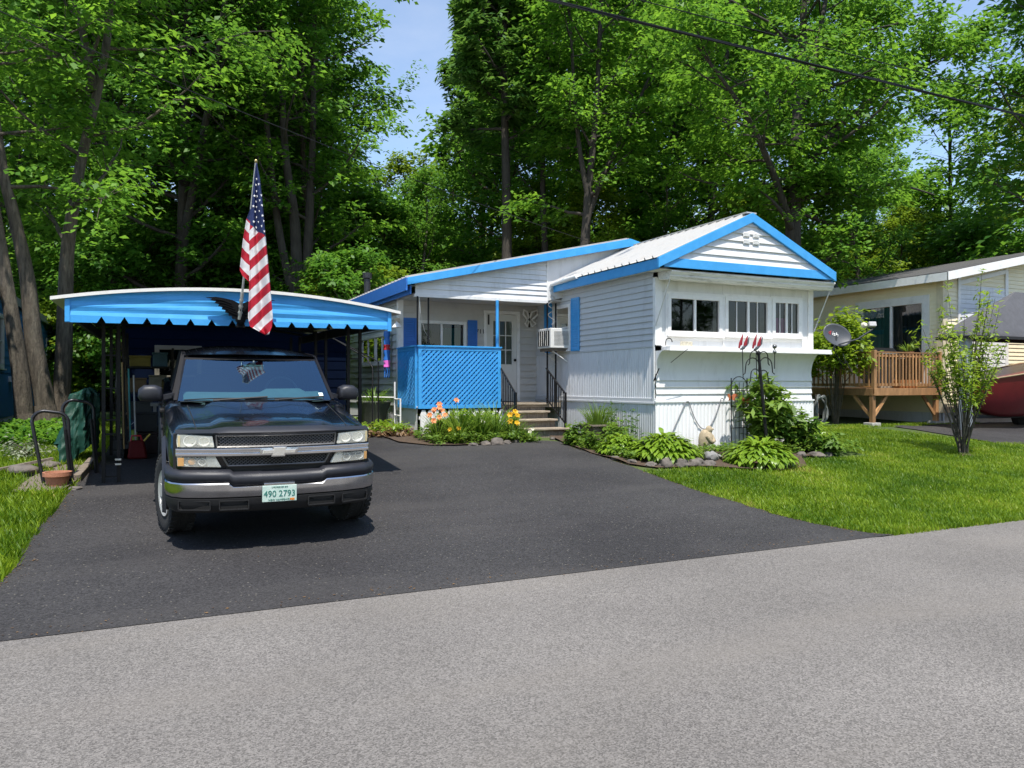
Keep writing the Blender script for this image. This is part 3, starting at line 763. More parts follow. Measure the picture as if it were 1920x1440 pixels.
# lattice panels
def lattice(fn, u0, u1, z0, z1, name):
    mb = MB(); w_ = .07
    for q in ((u0, u1, z1 - w_, z1), (u0, u1, z0, z0 + w_), (u0, u0 + w_, z0 + w_, z1 - w_), (u1 - w_, u1, z0 + w_, z1 - w_)): fbox(mb, fn, *q, -.02, .035)
    fbox(mb, fn, u0 - .02, u1 + .02, z1 + .001, z1 + .03, -.045, .055)
    a, b, c, d = u0 + w_ - .01, u1 - w_ + .01, z0 + w_ - .01, z1 - w_ + .01
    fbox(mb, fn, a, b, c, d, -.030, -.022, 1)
    for sgn, n0, n1 in ((1, .014, .030), (-1, -.003, .012)):
        step = .105; wd = .021
        k = -(d - c) if sgn > 0 else 0
        while k < (b - a) + ((d - c) if sgn < 0 else 0):
            # u = a+k + t, z = c + t (or z = c + ... mirrored), clipped to the frame
            if sgn > 0: t0, t1 = max(0, -k), min(d - c, (b - a) - k); P0, P1 = (a + k + t0, c + t0), (a + k + t1, c + t1)
            else: t0, t1 = max(0, k - (b - a)), min(d - c, k); P0, P1 = (a + k - t0, c + t0), (a + k - t1, c + t1)
            if t1 - t0 > .02:
                px_ = wd * .707; s_ = -sgn
                q = [(P0[0] - px_, P0[1] - s_ * px_), (P0[0] + px_, P0[1] + s_ * px_), (P1[0] + px_, P1[1] + s_ * px_), (P1[0] - px_, P1[1] - s_ * px_)]
                mb.hexa([fn(*q[0], n0), fn(*q[1], n0), fn(*q[2], n0), fn(*q[3], n0), fn(*q[0], n1), fn(*q[1], n1), fn(*q[2], n1), fn(*q[3], n1)])
            k += step
    mb.build(name, [M['blue'], M['lattback']], home)
lattice(face_fn('y', AR - .03, -1), 4.97, 6.80, 1.17, 2.43, 'lattice_panel')
lattice(face_fn('x', 4.96, -1), AR + .03, AY - .03, 1.17, 2.43, 'lattice_panel')
# decorative white fence boards under the porch
mb = MB()
for i in range(13):
    x = 5.02 + i * .145
    mb.prism([(x, .5), (x + .135, .5), (x + .135, 1.05), (x + .10, 1.14), (x + .035, 1.14), (x, 1.05)], lambda u, v, w_: (u, AR - .02 + w_, v), -.02, 0)
mb.box(5.0, 6.9, AR - .001, AR + .015, .95, 1.02)
fb = mb.build('porch_skirting_boards', M['wtrim'], home)
for i in range(3):
    mb = MB()
    for dx in (-.07, .07): mb.lathe([(0, 0), (.032, 0), (.032, .012), (0, .012)], (5.75 + i * .45 + dx, AR - .055, 1.05), 14, axis='y')
    mb.tube(arc((5.75 + i * .45, 1.0), .07, 180, 360, 8, lambda a, b: (a, AR - .048, b)), .012, 6)
    mb.build('board_scroll', M['black'], home)
mb = MB(); mb.tube([(6.73, AR - .03, 2.45), (6.73, AR - .03, 3.45)], .035, 12); mb.build('porch_post', M['blue'], home, smooth=True)
def ironpost(x, y, z0, z1):
    mb = MB(); mb.box(x - .014, x + .014, y - .014, y + .014, z0, z1); mb.build('porch_post', M['black'], home)
ironpost(4.96, AR - .03, 2.46, 3.45); ironpost(5.22, AR + .05, 2.46, 3.5); ironpost(7.93, AR - .03, 1.26, 3.45); ironpost(8.14, AR - .03, 1.26, 3.45)
mb = MB()
for i in range(5):
    z = 1.9 + i * .36
    mb.tube([(8.035 + .085 * math.sin(t * .55) * (1 if i % 2 else -1), AR - .03, z + .024 * t) for t in range(13)], .008, 5)
mb.build('post_scrolls', M['alu'], home)
# steps
st = [(13.92, .77), (14.28, .94), (14.62, 1.10), (14.97, 1.262)]
for i, (y, z) in enumerate(st):
    zb = zg(y) - .05 if i == 0 else st[i - 1][1]
    x0, x1 = (6.88, 7.80) if i else (6.80, 7.95)
    if i == 3: x0, x1 = 6.84, 7.92
    mb = MB(); mb.box(x0 + .02, x1 - .02, y + .05, y + .36, zb - .1, z - .045); mb.build('step_riser', M['riser'], home)
    mb = MB(); mb.box(x0 - .02, x1 + .02, y - .005, y + .36, z - .045, z); mb.build('step_tread', M['stonestep'], home, bevel=.012)
def railing(x, dx):
    mb = MB()
    a = Vector((x, 13.98, 0)); b = Vector((x + dx, 14.98, 0))
    za, zb = 1.47, 2.02
    mb.box(x - .02, x + .02, 13.96, 14.0, zg(13.9), za + .03)
    mb.beam((x, 13.98, za), (x + dx, 14.98, zb), .035, .02); mb.beam((x, 13.98, za - .62), (x + dx, 14.98, zb - .66), .025, .02)
    for i in range(1, 9):
        t = i / 9; p = a.lerp(b, t); zt = za + (zb - za) * t
        mb.box(p.x - .008, p.x + .008, p.y - .008, p.y + .008, zt - .64, zt)
    mb.build('stair_railing', M['black'], home)
railing(6.69, .12); railing(7.83, .08)
# stove pipe
mb = MB(); mb.lathe([(.09, 0), (.09, .62)], (5.4, 20.6, 3.9), 14); mb.lathe([(.0, .80), (.13, .78), (.13, .64), (.0, .62)], (5.4, 20.6, 3.9), 14)
mb.build('stove_pipe', mk('stove_pipe_metal', (.05, .05, .055), .35, metal=.6), proof, smooth=True)
# small fixtures of the front
mb = MB(); fbox(mb, FY, 8.72, 8.98, 2.353, 2.44, .20, .23); mb.build('shelf_plaque', mk('plaque', (.62, .56, .44), .7, var=.3, scale=30), home, bevel=.004)
mb = MB(); mb.tube(arc((8.46, 2.42), .07, 0, 180, 10, lambda a, b: (a, HY - .22, b)) , .009, 6); mb.tube([(8.39, HY - .22, 2.42), (8.39, HY - .22, 2.355)], .009, 6); mb.build('hook', M['black'], home, smooth=True)
mb = MB(); mb.tube([(8.36, 11.48, 1.95), (8.27, 11.46, 1.80), (8.26, 11.5, 1.72)], .014, 6); mb.tube([(8.45, 11.25, 2.05), (8.78, 11.19, 2.30)], .006, 5); mb.build('hose_hook', M['black'], home, smooth=True)
cab = []
for t in range(15): cab.append((8.62 + .32 * t / 14, HY - .055, .72 + .58 * (t / 14)))
cab += arc((9.0, 1.30), .05, 180, 0, 6, lambda a, b: (a, HY - .055, b))
for t in range(1, 22):
    u = t / 21; cab.append((9.05 + .72 * u, HY - .055, 1.30 - .50 * (1 - (2 * u - 1) ** 2) + .06 * u))
cab += arc((9.81, 1.36), .04, 180, 0, 6, lambda a, b: (a, HY - .055, b))
mb = MB(); mb.tube(cab, .009, 6); mb.build('cable', mk('grey_cable', (.20, .20, .21), .6), home, smooth=True)
# ------------------------------------------------------------------ the pickup (local axes: x across, y from nose to tail, z up)
paint = mk('black_blue_paint', (.003, .004, .007), .25, var=.15, scale=3, coat=.55, spec=.25)
plast = mk('grey_plastic', (.014, .015, .021), .5, var=.12, scale=20, bump=.1, bscale=120)
plastd = mk('black_plastic', (.010, .010, .011), .6, var=.1, scale=20)
chrome = mk('chrome', (.70, .70, .70), .12, metal=1, var=.06, scale=8)
chromew = mk('worn_chrome', (.56, .56, .57), .18, metal=1, var=.15, scale=5)
rubber = mk('tyre_rubber', (.014, .014, .014), .85, var=.2, scale=30, bump=.3, bscale=60)
rimm = mk('wheel_steel', (.55, .54, .52), .4, metal=.35, var=.1)
lensm, N_, L_, P_ = new_mat('whitened_lens')  # milky mix whitens the lens to brighten lamps that mirror dark
P_.inputs['Base Color'].default_value = (.80, .79, .70, 1); P_.inputs['Roughness'].default_value = .22
t_ = N_.new('ShaderNodeBsdfTransparent'); x_ = N_.new('ShaderNodeMixShader'); x_.inputs[0].default_value = .26
L_.new(t_.outputs[0], x_.inputs[1]); L_.new(P_.outputs[0], x_.inputs[2]); L_.new(x_.outputs[0], N_['Material Output'].inputs[0])
wsm = glass('windshield_glass', (.40, .62, .64), 4.2, .015, (.46, .74, .98))  # gloss tinted blue to paint a deeper sky reflection
amber = mk('amber_lens', (.60, .33, .12), .25, var=.1)
reflm = mk('lamp_bowl', (.86, .86, .80), .4, metal=0, var=.1, scale=20)
lamp_pale = mk('whitened_lamp', (.82, .81, .73), .35, var=.1, scale=20)  # pale housing colour brightens the lamp in place of reflected light
seatm = mk('seat_cloth', (.05, .055, .06), .9)
dashm = mk('dash_plastic', (.20, .25, .25), .7)
goldm = mk('badge_pale', (.80, .78, .72), .25, metal=.7, var=.06)
TY0 = 7.56
tz0 = zg(TY0 + .92) + .016 - .92 * math.tan(R(4.9))
truck = thing('pickup_truck', 'black pickup truck with chrome grille bar parked nose out under the carport', 'pickup truck', (1.12, TY0, tz0), (R(4.9), 0, R(-.3)))
NK = .90
def nz(z): return 1.095 - (1.095 - z) * NK if z < 1.095 else z
def tb(mb, name, mt, smooth=False, bevel=0, parent=None, nose_=False):
    if nose_: mb.v = [(x, y, nz(z)) for x, y, z in mb.v]
    return mb.build(name, mt, parent or truck, smooth=smooth, world=False, bevel=bevel)
HW = [(.10, .70, 1.00), (.12, .80, 1.06), (.16, .865, 1.10), (.24, .905, 1.135), (.40, .935, 1.165), (.7, .955, 1.195), (1.05, .962, 1.22), (1.35, .965, 1.24), (1.52, .965, 1.25)]
def hw(y): return float(np.interp(y, [a[0] for a in HW], [a[1] for a in HW]))
def hz(y): return float(np.interp(y, [a[0] for a in HW], [a[2] for a in HW]))
def half(y, w_, h, zb, cab=False):
    if cab: pts = [(0, h), (.3, h), (.5, h), (.62, h), (w_ * .84, h), (w_ * .93, h - .005), (w_ - .012, h - .045), (w_, h - .26), (w_ - .002, h - .42), (w_ - .02, zb + .16), (w_ - .045, zb)]
    else:
        k = w_ / .965
        pts = [(0, h + .012), (.28 * k, h + .010), (.49 * k, h + .006), (.60 * k, h - .034), (.74 * k, h - .036), (.88 * k, h - .050), (.945 * k, h - .105), (w_, h - .28), (w_ - .002, h - .42), (w_ - .02, zb + .12), (w_ - .045, zb)]
    return pts
sts = []
for y, w_, h in HW: sts.append((y, half(y, w_, h, .72 if y < .5 else .46)))
for y, w_, h in ((1.56, .965, 1.225), (1.75, .965, 1.225), (2.6, .967, 1.225), (3.55, .967, 1.225), (4.4, .967, 1.23), (5.2, .95, 1.23), (5.24, .9, 1.2)): sts.append((y, half(y, w_, h, .46, True)))
mb = MB(); n = 0; V = []
for y, p in sts:
    ring = [(x, y, z) for x, z in p] + [(0, y, p[-1][1])] + [(-x, y, z) for x, z in reversed(p)][:-1]
    n = len(ring); V += ring
F = []
for i in range(len(sts) - 1):
    for j in range(n): F.append((i * n + j, i * n + (j + 1) % n, (i + 1) * n + (j + 1) % n, (i + 1) * n + j))
F.append(tuple(range(n))); F.append(tuple((len(sts) - 1) * n + j for j in reversed(range(n))))
mb.add(V, F)
body = tb(mb, 'body', [paint, plastd], smooth=38)
AXF, AXB, WR = .93, 4.46, .395
cut = MB()
for y in (AXF, AXB):
    for s in (-1, 1):
        x0, x1 = (s * .60, s * 1.3)
        cut.lathe([(0, min(x0, x1)), (WR + .075, min(x0, x1)), (WR + .075, max(x0, x1)), (0, max(x0, x1))], (0, y, WR + .03), 32, axis='x')
cuto = cut.build('cutter', plastd)
bmod = body.modifiers.new('arch', 'BOOLEAN'); bmod.operation = 'DIFFERENCE'; bmod.object = cuto; bmod.solver = 'EXACT'
cuto.matrix_world = truck.matrix_basis
bpy.context.view_layer.update()
cuto.matrix_world = body.matrix_world
bpy.context.view_layer.update()
dg = bpy.context.evaluated_depsgraph_get()
me = bpy.data.meshes.new_from_object(body.evaluated_get(dg))
body.modifiers.clear(); body.data = me
bpy.data.objects.remove(cuto)
me.set_sharp_from_angle(angle=R(38))
# dark arch flares
for y in (AXF, AXB):
    for s in (-1, 1):
        mb = MB(); V = []; k = 18
        for i in range(k + 1):
            t = R(-12 + 204 * i / k)
            for r, x in ((WR + .070, .93), (WR + .074, .985), (WR + .12, .990), (WR + .15, .955)):
                V.append((s * x, y + r * math.cos(t), WR + .03 + r * math.sin(t)))
        mb.add(V, [(i * 4 + q, i * 4 + q + 1, i * 4 + q + 5, i * 4 + q + 4) for i in range(k) for q in range(3)])
        tb(mb, 'wheel_flare', plast, smooth=True)
def wheel(x, y, s, steer=0):
    t = MB(); w_ = .245
    prof = [(.225, -.095), (.30, -.115), (.355, -.118), (.380, -.105), (.388, -.07), (.388, -.025), (.382, -.020), (.382, .020), (.388, .025), (.388, .07), (.380, .105), (.355, .118), (.30, .115), (.225, .095)]
    t.lathe(prof, (0, 0, 0), 40, axis='x')
    for i in range(40):     # tread blocks
        a = 2 * PI * i / 40
        for sx in (-.085, .085):
            c = Vector((sx, .386 * math.cos(a), .386 * math.sin(a))); tg = Vector((0, -math.sin(a), math.cos(a))); nr = Vector((0, math.cos(a), math.sin(a)))
            p = [c + Vector((dx, 0, 0)) + tg * dt + nr * dn for dn in (-.01, .009) for dx, dt in ((-.03, -.018), (.03, -.018), (.03, .018), (-.03, .018))]
            t.hexa(p)
    root = tb(t, 'wheel', rubber, smooth=35)
    root.location = (x, y, WR); root.rotation_euler = (0, 0, steer)
    r = MB()
    o = s * .075
    r.lathe([(.228, -.09), (.232, o), (.228, s * .112), (.200, s * .104), (.195, o), (.19, o * .6)], (0, 0, 0), 32, axis='x')
    r.lathe([(.0, s * .115), (.055, s * .11), (.062, s * .08), (.075, s * .03)], (0, 0, 0), 20, axis='x')
    for i in range(6):
        a = 2 * PI * i / 6
        c = Vector((0, math.cos(a), math.sin(a))); g = Vector((0, -math.sin(a), math.cos(a)))
        p = []
        for rr, ww, xx in ((.05, .05, .085), (.205, .07, .092)):
            for dx in (-.012, .012): 
                for d in (-1, 1): p.append(c * rr + g * ww * d + Vector((s * xx + dx, 0, 0)))
        r.add(p, [(0, 1, 3, 2), (4, 6, 7, 5), (0, 4, 5, 1), (2, 3, 7, 6), (0, 2, 6, 4), (1, 5, 7, 3)])
    r.lathe([(.0, s * .0), (.2, s * .0)], (0, 0, 0), 24, axis='x')
    r.build('rim', rimm, root, smooth=30, world=False)
for y in (AXF, AXB):
    for s in (-1, 1): wheel(s * .865, y, s, R(11) if y < 2 else 0)
# underbody and axle darkness
mb = MB(); mb.box(-.62, .62, .35, 5.1, .40, .62); mb.box(-.75, .75, AXF - .06, AXF + .06, .33, .44); mb.box(-.75, .75, AXB - .07, AXB + .07, .31, .46)
tb(mb, 'chassis', plastd)
# nose -------------------------------------------------------------
def nsq(mb): mb.v = [(x, y, nz(z)) for x, y, z in mb.v]
def yf(x): return .015 + .115 * (abs(x) / .9) ** 2.2
def nose(mb, outline, y0, y1, m=0):
    """outline (x,z) polygon, extruded between yf+y0 (front) and yf+y1"""
    n = len(outline)
    V = [(x, yf(x) + y0, z) for x, z in outline] + [(x, yf(x) + y1, z) for x, z in outline]
    mb.add(V, [tuple(range(n)), tuple(reversed(range(n, 2 * n)))] + [(i, (i + 1) % n, n + (i + 1) % n, n + i) for i in range(n)], m)
def nbar(mb, x0, x1, zlo, zhi, y0, y1, n=16, m=0):
    """curved bar; zlo, zhi may be functions of x"""
    f = lambda q, x: q(x) if callable(q) else q
    V = []
    for i in range(n + 1):
        x = x0 + (x1 - x0) * i / n
        for z, y in ((f(zlo, x), y0), (f(zhi, x), y0), (f(zhi, x), y1), (f(zlo, x), y1)): V.append((x, yf(x) + y, z))
    F = [(i * 4 + q, i * 4 + (q + 1) % 4, i * 4 + 4 + (q + 1) % 4, i * 4 + 4 + q) for i in range(n) for q in range(4)]
    F += [(0, 1, 2, 3), (n * 4 + 3, n * 4 + 2, n * 4 + 1, n * 4)]
    mb.add(V, F, m)
mb = MB()
nbar(mb, -.90, .90, .70, lambda x: float(np.interp(abs(x), [0, .5, .56, .9], [1.10, 1.10, 1.085, 1.085])), .06, .14)
tb(mb, 'front_panel', plastd, nose_=True)
mb = MB()   # painted lip of the hood, raised over the grille
lip = lambda x: float(np.interp(abs(x), [0, .50, .58, .90], [1.085, 1.085, 1.105, 1.095]))
lipt = lambda x: float(np.interp(abs(x), [0, .48, .58, .90], [1.135, 1.135, 1.112, 1.108]))
V = []; nn = 24
for i in range(nn + 1):
    x = -.885 + 1.77 * i / nn
    for y, z in ((.02, lip(x)), (.0, (lip(x) + lipt(x)) / 2), (.03, lipt(x)), (.13, lipt(x) + .012)): V.append((x, yf(x) + y, z))
mb.add(V, [(i * 4 + q, i * 4 + q + 1, i * 4 + 5 + q, i * 4 + 4 + q) for i in range(nn) for q in range(3)])
tb(mb, 'hood_lip', plast, smooth=50, nose_=True)
def grille(x0, x1, x2, x3, zt, zb):
    """x0..x1 top edge, x2..x3 bottom edge"""
    mb = MB()
    nose(mb, [(x0, zt), (x1, zt), (x3, zb), (x2, zb)], .055, .065, 1)
    # mesh of diagonal bars
    H_ = zt - zb; st_ = .036
    xs_ = lambda z: (x2 + (x0 - x2) * (z - zb) / H_, x3 + (x1 - x3) * (z - zb) / H_)
    k = min(x0, x2) - H_
    while k < max(x1, x3) + H_:
        for sg in (1, -1):
            pts = []
            for q in range(9):
                z = zb + H_ * q / 8; x = k + sg * (z - zb) * 1.15
                a, b = xs_(z)
                if a + .004 < x < b - .004: pts.append((x, yf(x) + .035, z))
            if len(pts) > 1: mb.tube([pts[0], pts[-1]], .0045, 4)
        k += st_
    for a, b in (((x0, zt), (x1, zt)), ((x2, zb), (x3, zb)), ((x0, zt), (x2, zb)), ((x1, zt), (x3, zb))):
        mb.tube([(a[0] + (b[0] - a[0]) * q / 8, yf(a[0] + (b[0] - a[0]) * q / 8) + .03, a[1] + (b[1] - a[1]) * q / 8) for q in range(9)], .010, 6)
    tb(mb, 'grille', [mk('grille_mesh', (.16, .155, .15), .4, metal=.6), mk('grille_shadow', (.004, .004, .004), .9)], nose_=True)
grille(-.545, .545, -.535, .535, 1.078, .962)
grille(-.49, .49, -.44, .44, .868, .765)
mb = MB()
nbar(mb, -.885, .885, .922, .950, -.012, .05); nbar(mb, -.885, .885, .872, .902, -.012, .05); nbar(mb, -.885, .885, .900, .924, .008, .05)
tb(mb, 'chrome_bar', chrome, bevel=.004, nose_=True)
mb = MB()
bow = [(-.175, -.024), (-.066, -.024), (-.070, -.054), (.054, -.054), (.058, -.024), (.165, -.024), (.178, .024), (.066, .024), (.070, .054), (-.054, .054), (-.058, .024), (-.162, .024)]
mb.prism([(x - .0 + .0, z) for x, z in bow], lambda u, v, w_: (u, w_, .915 + v), -.03, .0)
mb.prism([(x * .86, z * .8) for x, z in bow], lambda u, v, w_: (u, w_, .915 + v), -.037, -.03, 1)
tb(mb, 'emblem', [chrome, goldm], bevel=.003, nose_=True)
for s in (-1, 1):
    up = [(.56, .962), (.868, .962), (.876, 1.02), (.868, 1.092), (.575, 1.07)]
    lo_ = [(.50, .758), (.868, .768), (.872, .864), (.55, .864)]
    for nm, ol, mid, bowls in (('headlight', up, .975, ((.765, 1.026, .052), (.645, 1.02, .044))), ('turn_signal', lo_, .76, ((.66, .812, .034), (.79, .818, .038)))):
        ol = [(s * x, z) for x, z in ol]
        if s < 0: ol = ol[::-1]
        mb = MB(); nose(mb, ol, .03, .075)
        hl = tb(mb, nm, [lamp_pale], nose_=True)
        mb = MB()
        for bx, bz, br in bowls: mb.lathe([(br * .2, .018), (br * .45, .012), (br * .8, .0), (br, -.018), (br * 1.1, -.018)], (s * bx, yf(bx) + .028, bz), 20, axis='y')
        nsq(mb); mb.build('reflector', reflm, hl, smooth=True, world=False)
        if nm == 'turn_signal' and s < 0:
            pass
        mb = MB(); cx = sum(p[0] for p in ol) / len(ol); cz = sum(p[1] for p in ol) / len(ol)
        nose(mb, [(cx + (x - cx) * .985, cz + (z - cz) * .97) for x, z in ol], -.004, .004)
        nsq(mb); mb.build('lens', lensm, hl, world=False)
        mb = MB()
        xa, xb = s * (.846 if nm == 'headlight' else (.815 if s < 0 else .838)), s * .866
        za, zb_ = (.972, 1.08) if nm == 'headlight' else (.776, .858)
        q = [(xa, za), (xb, za), (xb, zb_), (xa, zb_)]
        nose(mb, q, -.009, -.005)
        if nm == 'turn_signal' and s < 0: mb.lathe([(.0, -.004), (.03, -.002), (.036, .01)], (s * .745, yf(.745) + .008, .815), 16, axis='y')
        nsq(mb); mb.build('amber_marker', amber if nm == 'turn_signal' else mk('yellowed_lens', (.60, .50, .28), .3), hl, world=False)
# bumper: swept along a plan curve that wraps round the corners
bp = [(-.955, .62), (-.965, .36), (-.955, .22), (-.91, .115), (-.82, .035), (-.62, -.02), (-.44, -.045), (-.40, -.05), (-.2, -.06), (0, -.063), (.2, -.06), (.40, -.05), (.44, -.045), (.62, -.02), (.82, .035), (.91, .115), (.955, .22), (.965, .36), (.955, .62)]
def sweep(mb, levels, m=0):
    """levels: list of (z or f(x), inset)"""
    V = []; k = len(levels)
    for i, (x, y) in enumerate(bp):
        a = Vector(bp[max(i - 1, 0)]); b = Vector(bp[min(i + 1, len(bp) - 1)]); t = (b - a).normalized(); nn_ = Vector((t.y, -t.x))
        for z, o in levels:
            V.append((x + nn_.x * o, y + nn_.y * o, z(x) if callable(z) else z))
    F = [(i * k + q, i * k + q + 1, (i + 1) * k + q + 1, (i + 1) * k + q) for i in range(len(bp) - 1) for q in range(k - 1)]
    F += [(q * 1, q + 1, (len(bp) - 1) * k + q + 1, (len(bp) - 1) * k + q) for q in range(0)]
    mb.add(V, F, m)
step = lambda lo, hi: (lambda x: lo if abs(x) <= .405 else hi)
mb = MB(); sweep(mb, [(step(.70, .725), -.16), (step(.705, .735), -.06), (step(.69, .72), -.005), (step(.655, .69), .012), (step(.60, .64), .010), (step(.575, .615), -.012)])
tb(mb, 'bumper_pad', plast, smooth=50, nose_=True)
mb = MB(); sweep(mb, [(step(.572, .615), -.02), (step(.572, .612), .004), (step(.565, .60), .012), (.54, .014), (.485, .010), (.468, .004), (.46, -.02)])
tb(mb, 'bumper', chromew, smooth=30, nose_=True)
mb = MB(); sweep(mb, [(.458, -.015), (.450, .004), (.40, .0), (.335, -.015), (.30, -.05), (.30, -.2)])
for x0, x1 in ((-.86, -.60), (-.52, -.27), (.27, .52), (.60, .86)):
    yy = lambda x: float(np.interp(x, [p[0] for p in bp[2:-2]], [p[1] for p in bp[2:-2]]))
    for i in range(4):
        pass
    a, b = yy(x0) - .004, yy(x1) - .004
    for q in (0, 1):   # raised rim round each opening
        z0_, z1_ = ((.425, .435), (.335, .345))[q]
        mb.hexa([(x0, a - .012, z0_), (x1, b - .012, z0_), (x1, b + .03, z0_), (x0, a + .03, z0_), (x0, a - .012, z1_), (x1, b - .012, z1_), (x1, b + .03, z1_), (x0, a + .03, z1_)])
    for xx, e in ((x0, a), (x1, b)): mb.box(xx - .005, xx + .005, e - .012, e + .03, .3455, .4245)
    mb.hexa([(x0 + .006, a + .002, .3455), (x1 - .006, b + .002, .3455), (x1 - .006, b + .02, .3455), (x0 + .006, a + .02, .3455), (x0 + .006, a + .002, .4245), (x1 - .006, b + .002, .4245), (x1 - .006, b + .02, .4245), (x0 + .006, a + .02, .4245)], 1)  # solid black inset paints the shade inside the opening
tb(mb, 'bumper_valance', [plastd, mk('vent_shade', (.003, .003, .003), .9)], smooth=40, nose_=True)
mb = MB(); mb.box(-.14, .14, -.082, -.06, .572, .60); tb(mb, 'plate_bracket', chromew, bevel=.004, nose_=True)
mb = MB(); mb.box(-.155, .155, -.095, -.088, .405, .575)
platem = mk('plate_white_green', (.52, .66, .58), .5, var=.08, scale=12, dirt=(.80, .84, .80), damt=.7, dscale=9)
pl = tb(mb, 'license_plate', platem, bevel=.004, nose_=True)
green = mk('plate_green', (.015, .17, .13), .5)
V, F = text_mesh('490 2793', .079, .0015); mb = MB(); mb.add([(x * .96, -.0965 - z, .487 + y * 1.15) for x, y, z in V], F)
nsq(mb); mb.build('plate_number', green, pl, world=False)
V, F = text_mesh('NEW HAMPSHIRE', .026, .0012); mb = MB(); mb.add([(x, -.0965 - z, .425 + y) for x, y, z in V], F)
V, F = text_mesh('LIVE FREE OR DIE', .019, .0012); mb.add([(x, -.0965 - z, .557 + y) for x, y, z in V], F)
nsq(mb); mb.build('plate_lettering', green, pl, world=False)
mb = MB(); mb.box(.095, .135, -.0985, -.0965, .415, .437); nsq(mb); mb.build('plate_sticker', mk('orange_sticker', (.70, .22, .03), .5), pl, world=False)
# cab ---------------------------------------------------------------
C = dict(wb=(.80, 1.52, 1.245), wt=(.655, 2.27, 1.685), rb=(.66, 3.30, 1.70), bb=(.83, 3.45, 1.225))
def ws(u, v):
    """windshield surface: u -1..1 across, v 0..1 up"""
    hwid = .845 + (.735 - .845) * v
    y = 1.50 + .60 * v + .13 * abs(u) ** 2.2 * (1 - .35 * v)
    return (u * hwid, y, 1.235 + (1.695 - 1.235) * v - .012 * abs(u) ** 2)
mb = MB(); mb.grid(lambda a, b: ws(-.978 + 1.956 * a, .03 + .92 * b), 16, 8); tb(mb, 'windshield', wsm, smooth=True)
for s in (-1, 1):
    mb = MB(); V = []
    for q in range(9):
        v = -.03 + q / 8 * 1.05
        a = ws(s * .975, v); b = ws(s * 1.0, v)
        c = (b[0] + s * .012, b[1] + .09, b[2] - .004); d = (a[0], a[1] + .07, a[2] - .03)
        V += [a, (b[0] + s * .004, b[1] + .01, b[2]), c, d]
    mb.add(V, [(i * 4 + q, i * 4 + (q + 1) % 4, i * 4 + 4 + (q + 1) % 4, i * 4 + 4 + q) for i in range(8) for q in range(4)])
    tb(mb, 'windshield_pillar', mk('pillar_black', (.006, .006, .008), .4, spec=.2), smooth=50)
mb = MB()   # roof
def roofp(a, b):
    u = -1 + 2 * a; y = 2.06 + b * 1.32
    hwid = .745 - .02 * b
    e = abs(u)
    z = 1.705 + .078 * (1 - e ** 3.2) * min(1, .35 + b * 5) * min(1, .25 + (1 - b) * 8)
    return (u * hwid, y + .12 * e ** 2.2 * (1 - b), z)
mb.grid(roofp, 22, 14)
mb.grid(lambda a, b: (roofp(a, b)[0] * .97, roofp(a, b)[1] + .01, 1.68), 8, 4)
tb(mb, 'cab_roof', paint, smooth=60)
mb = MB()   # header strip of black glass and the side frames
mb.grid(lambda a, b: ws(-1 + 2 * a, .945 + .06 * b), 16, 1)
for s in (-1, 1):
    fr = [(s * .845, 1.66, 1.235), (s * .738, 2.26, 1.70), (s * .725, 3.28, 1.70), (s * .83, 3.42, 1.235)]
    for a, b, r in ((0, 1, .02), (1, 2, .03), (2, 3, .05), (3, 0, .02)): mb.beam(fr[a], fr[b], .035, r * 1.6)
    for k in (.42, .72):
        a = Vector(fr[1]).lerp(Vector(fr[2]), k); b = Vector(fr[0]).lerp(Vector(fr[3]), k); mb.beam(a, b, .03, .06)
tb(mb, 'window_frames', mk('frame_black', (.006, .006, .008), .5, spec=.15))
for s in (-1, 1):
    mb = MB(); mb.quad((s * .842, 1.66, 1.235), (s * .83, 3.42, 1.235), (s * .725, 3.28, 1.69), (s * .735, 2.26, 1.69)); tb(mb, 'side_window', glass('tinted_glass', (.3, .36, .36), 1.2))
mb = MB(); mb.quad((-.80, 3.43, 1.235), (.80, 3.43, 1.235), (.72, 3.33, 1.69), (-.72, 3.33, 1.69)); tb(mb, 'rear_window', glass('rear_glass', (.12, .13, .13), 1))
mb = MB()   # cowl with its louvres
mb.grid(lambda a, b: (-.80 + 1.6 * a, 1.40 + .17 * b + .12 * abs(2 * a - 1) ** 2.2, 1.262 - .012 * b - .02 * abs(2 * a - 1) ** 2), 14, 2)
tb(mb, 'cowl', plastd)
for x0, L_ in ((-.46, .55), (.16, .55)):
    mb = MB(); a = ws(x0 / .8, -.005); 
    p = [ws((x0 + L_ * q / 6) / .815, .015 + .065 * q / 6) for q in range(7)]
    mb.tube([(x, y - .03, z + .018) for x, y, z in p], .011, 6)
    p2 = [ws((x0 - .30 + .85 * q / 6) / .815, .035 + .03 * math.sin(q / 6 * PI)) for q in range(7)]
    mb.tube([(max(-.76, min(.76, x)), y - .012, z + .01) for x, y, z in p2], .007, 5)
    mb.lathe([(0, .03), (.03, .025), (.035, 0)], (x0 + .02, a[1] - .05, a[2] + .005), 10)
    tb(mb, 'wiper', plastd, smooth=40)
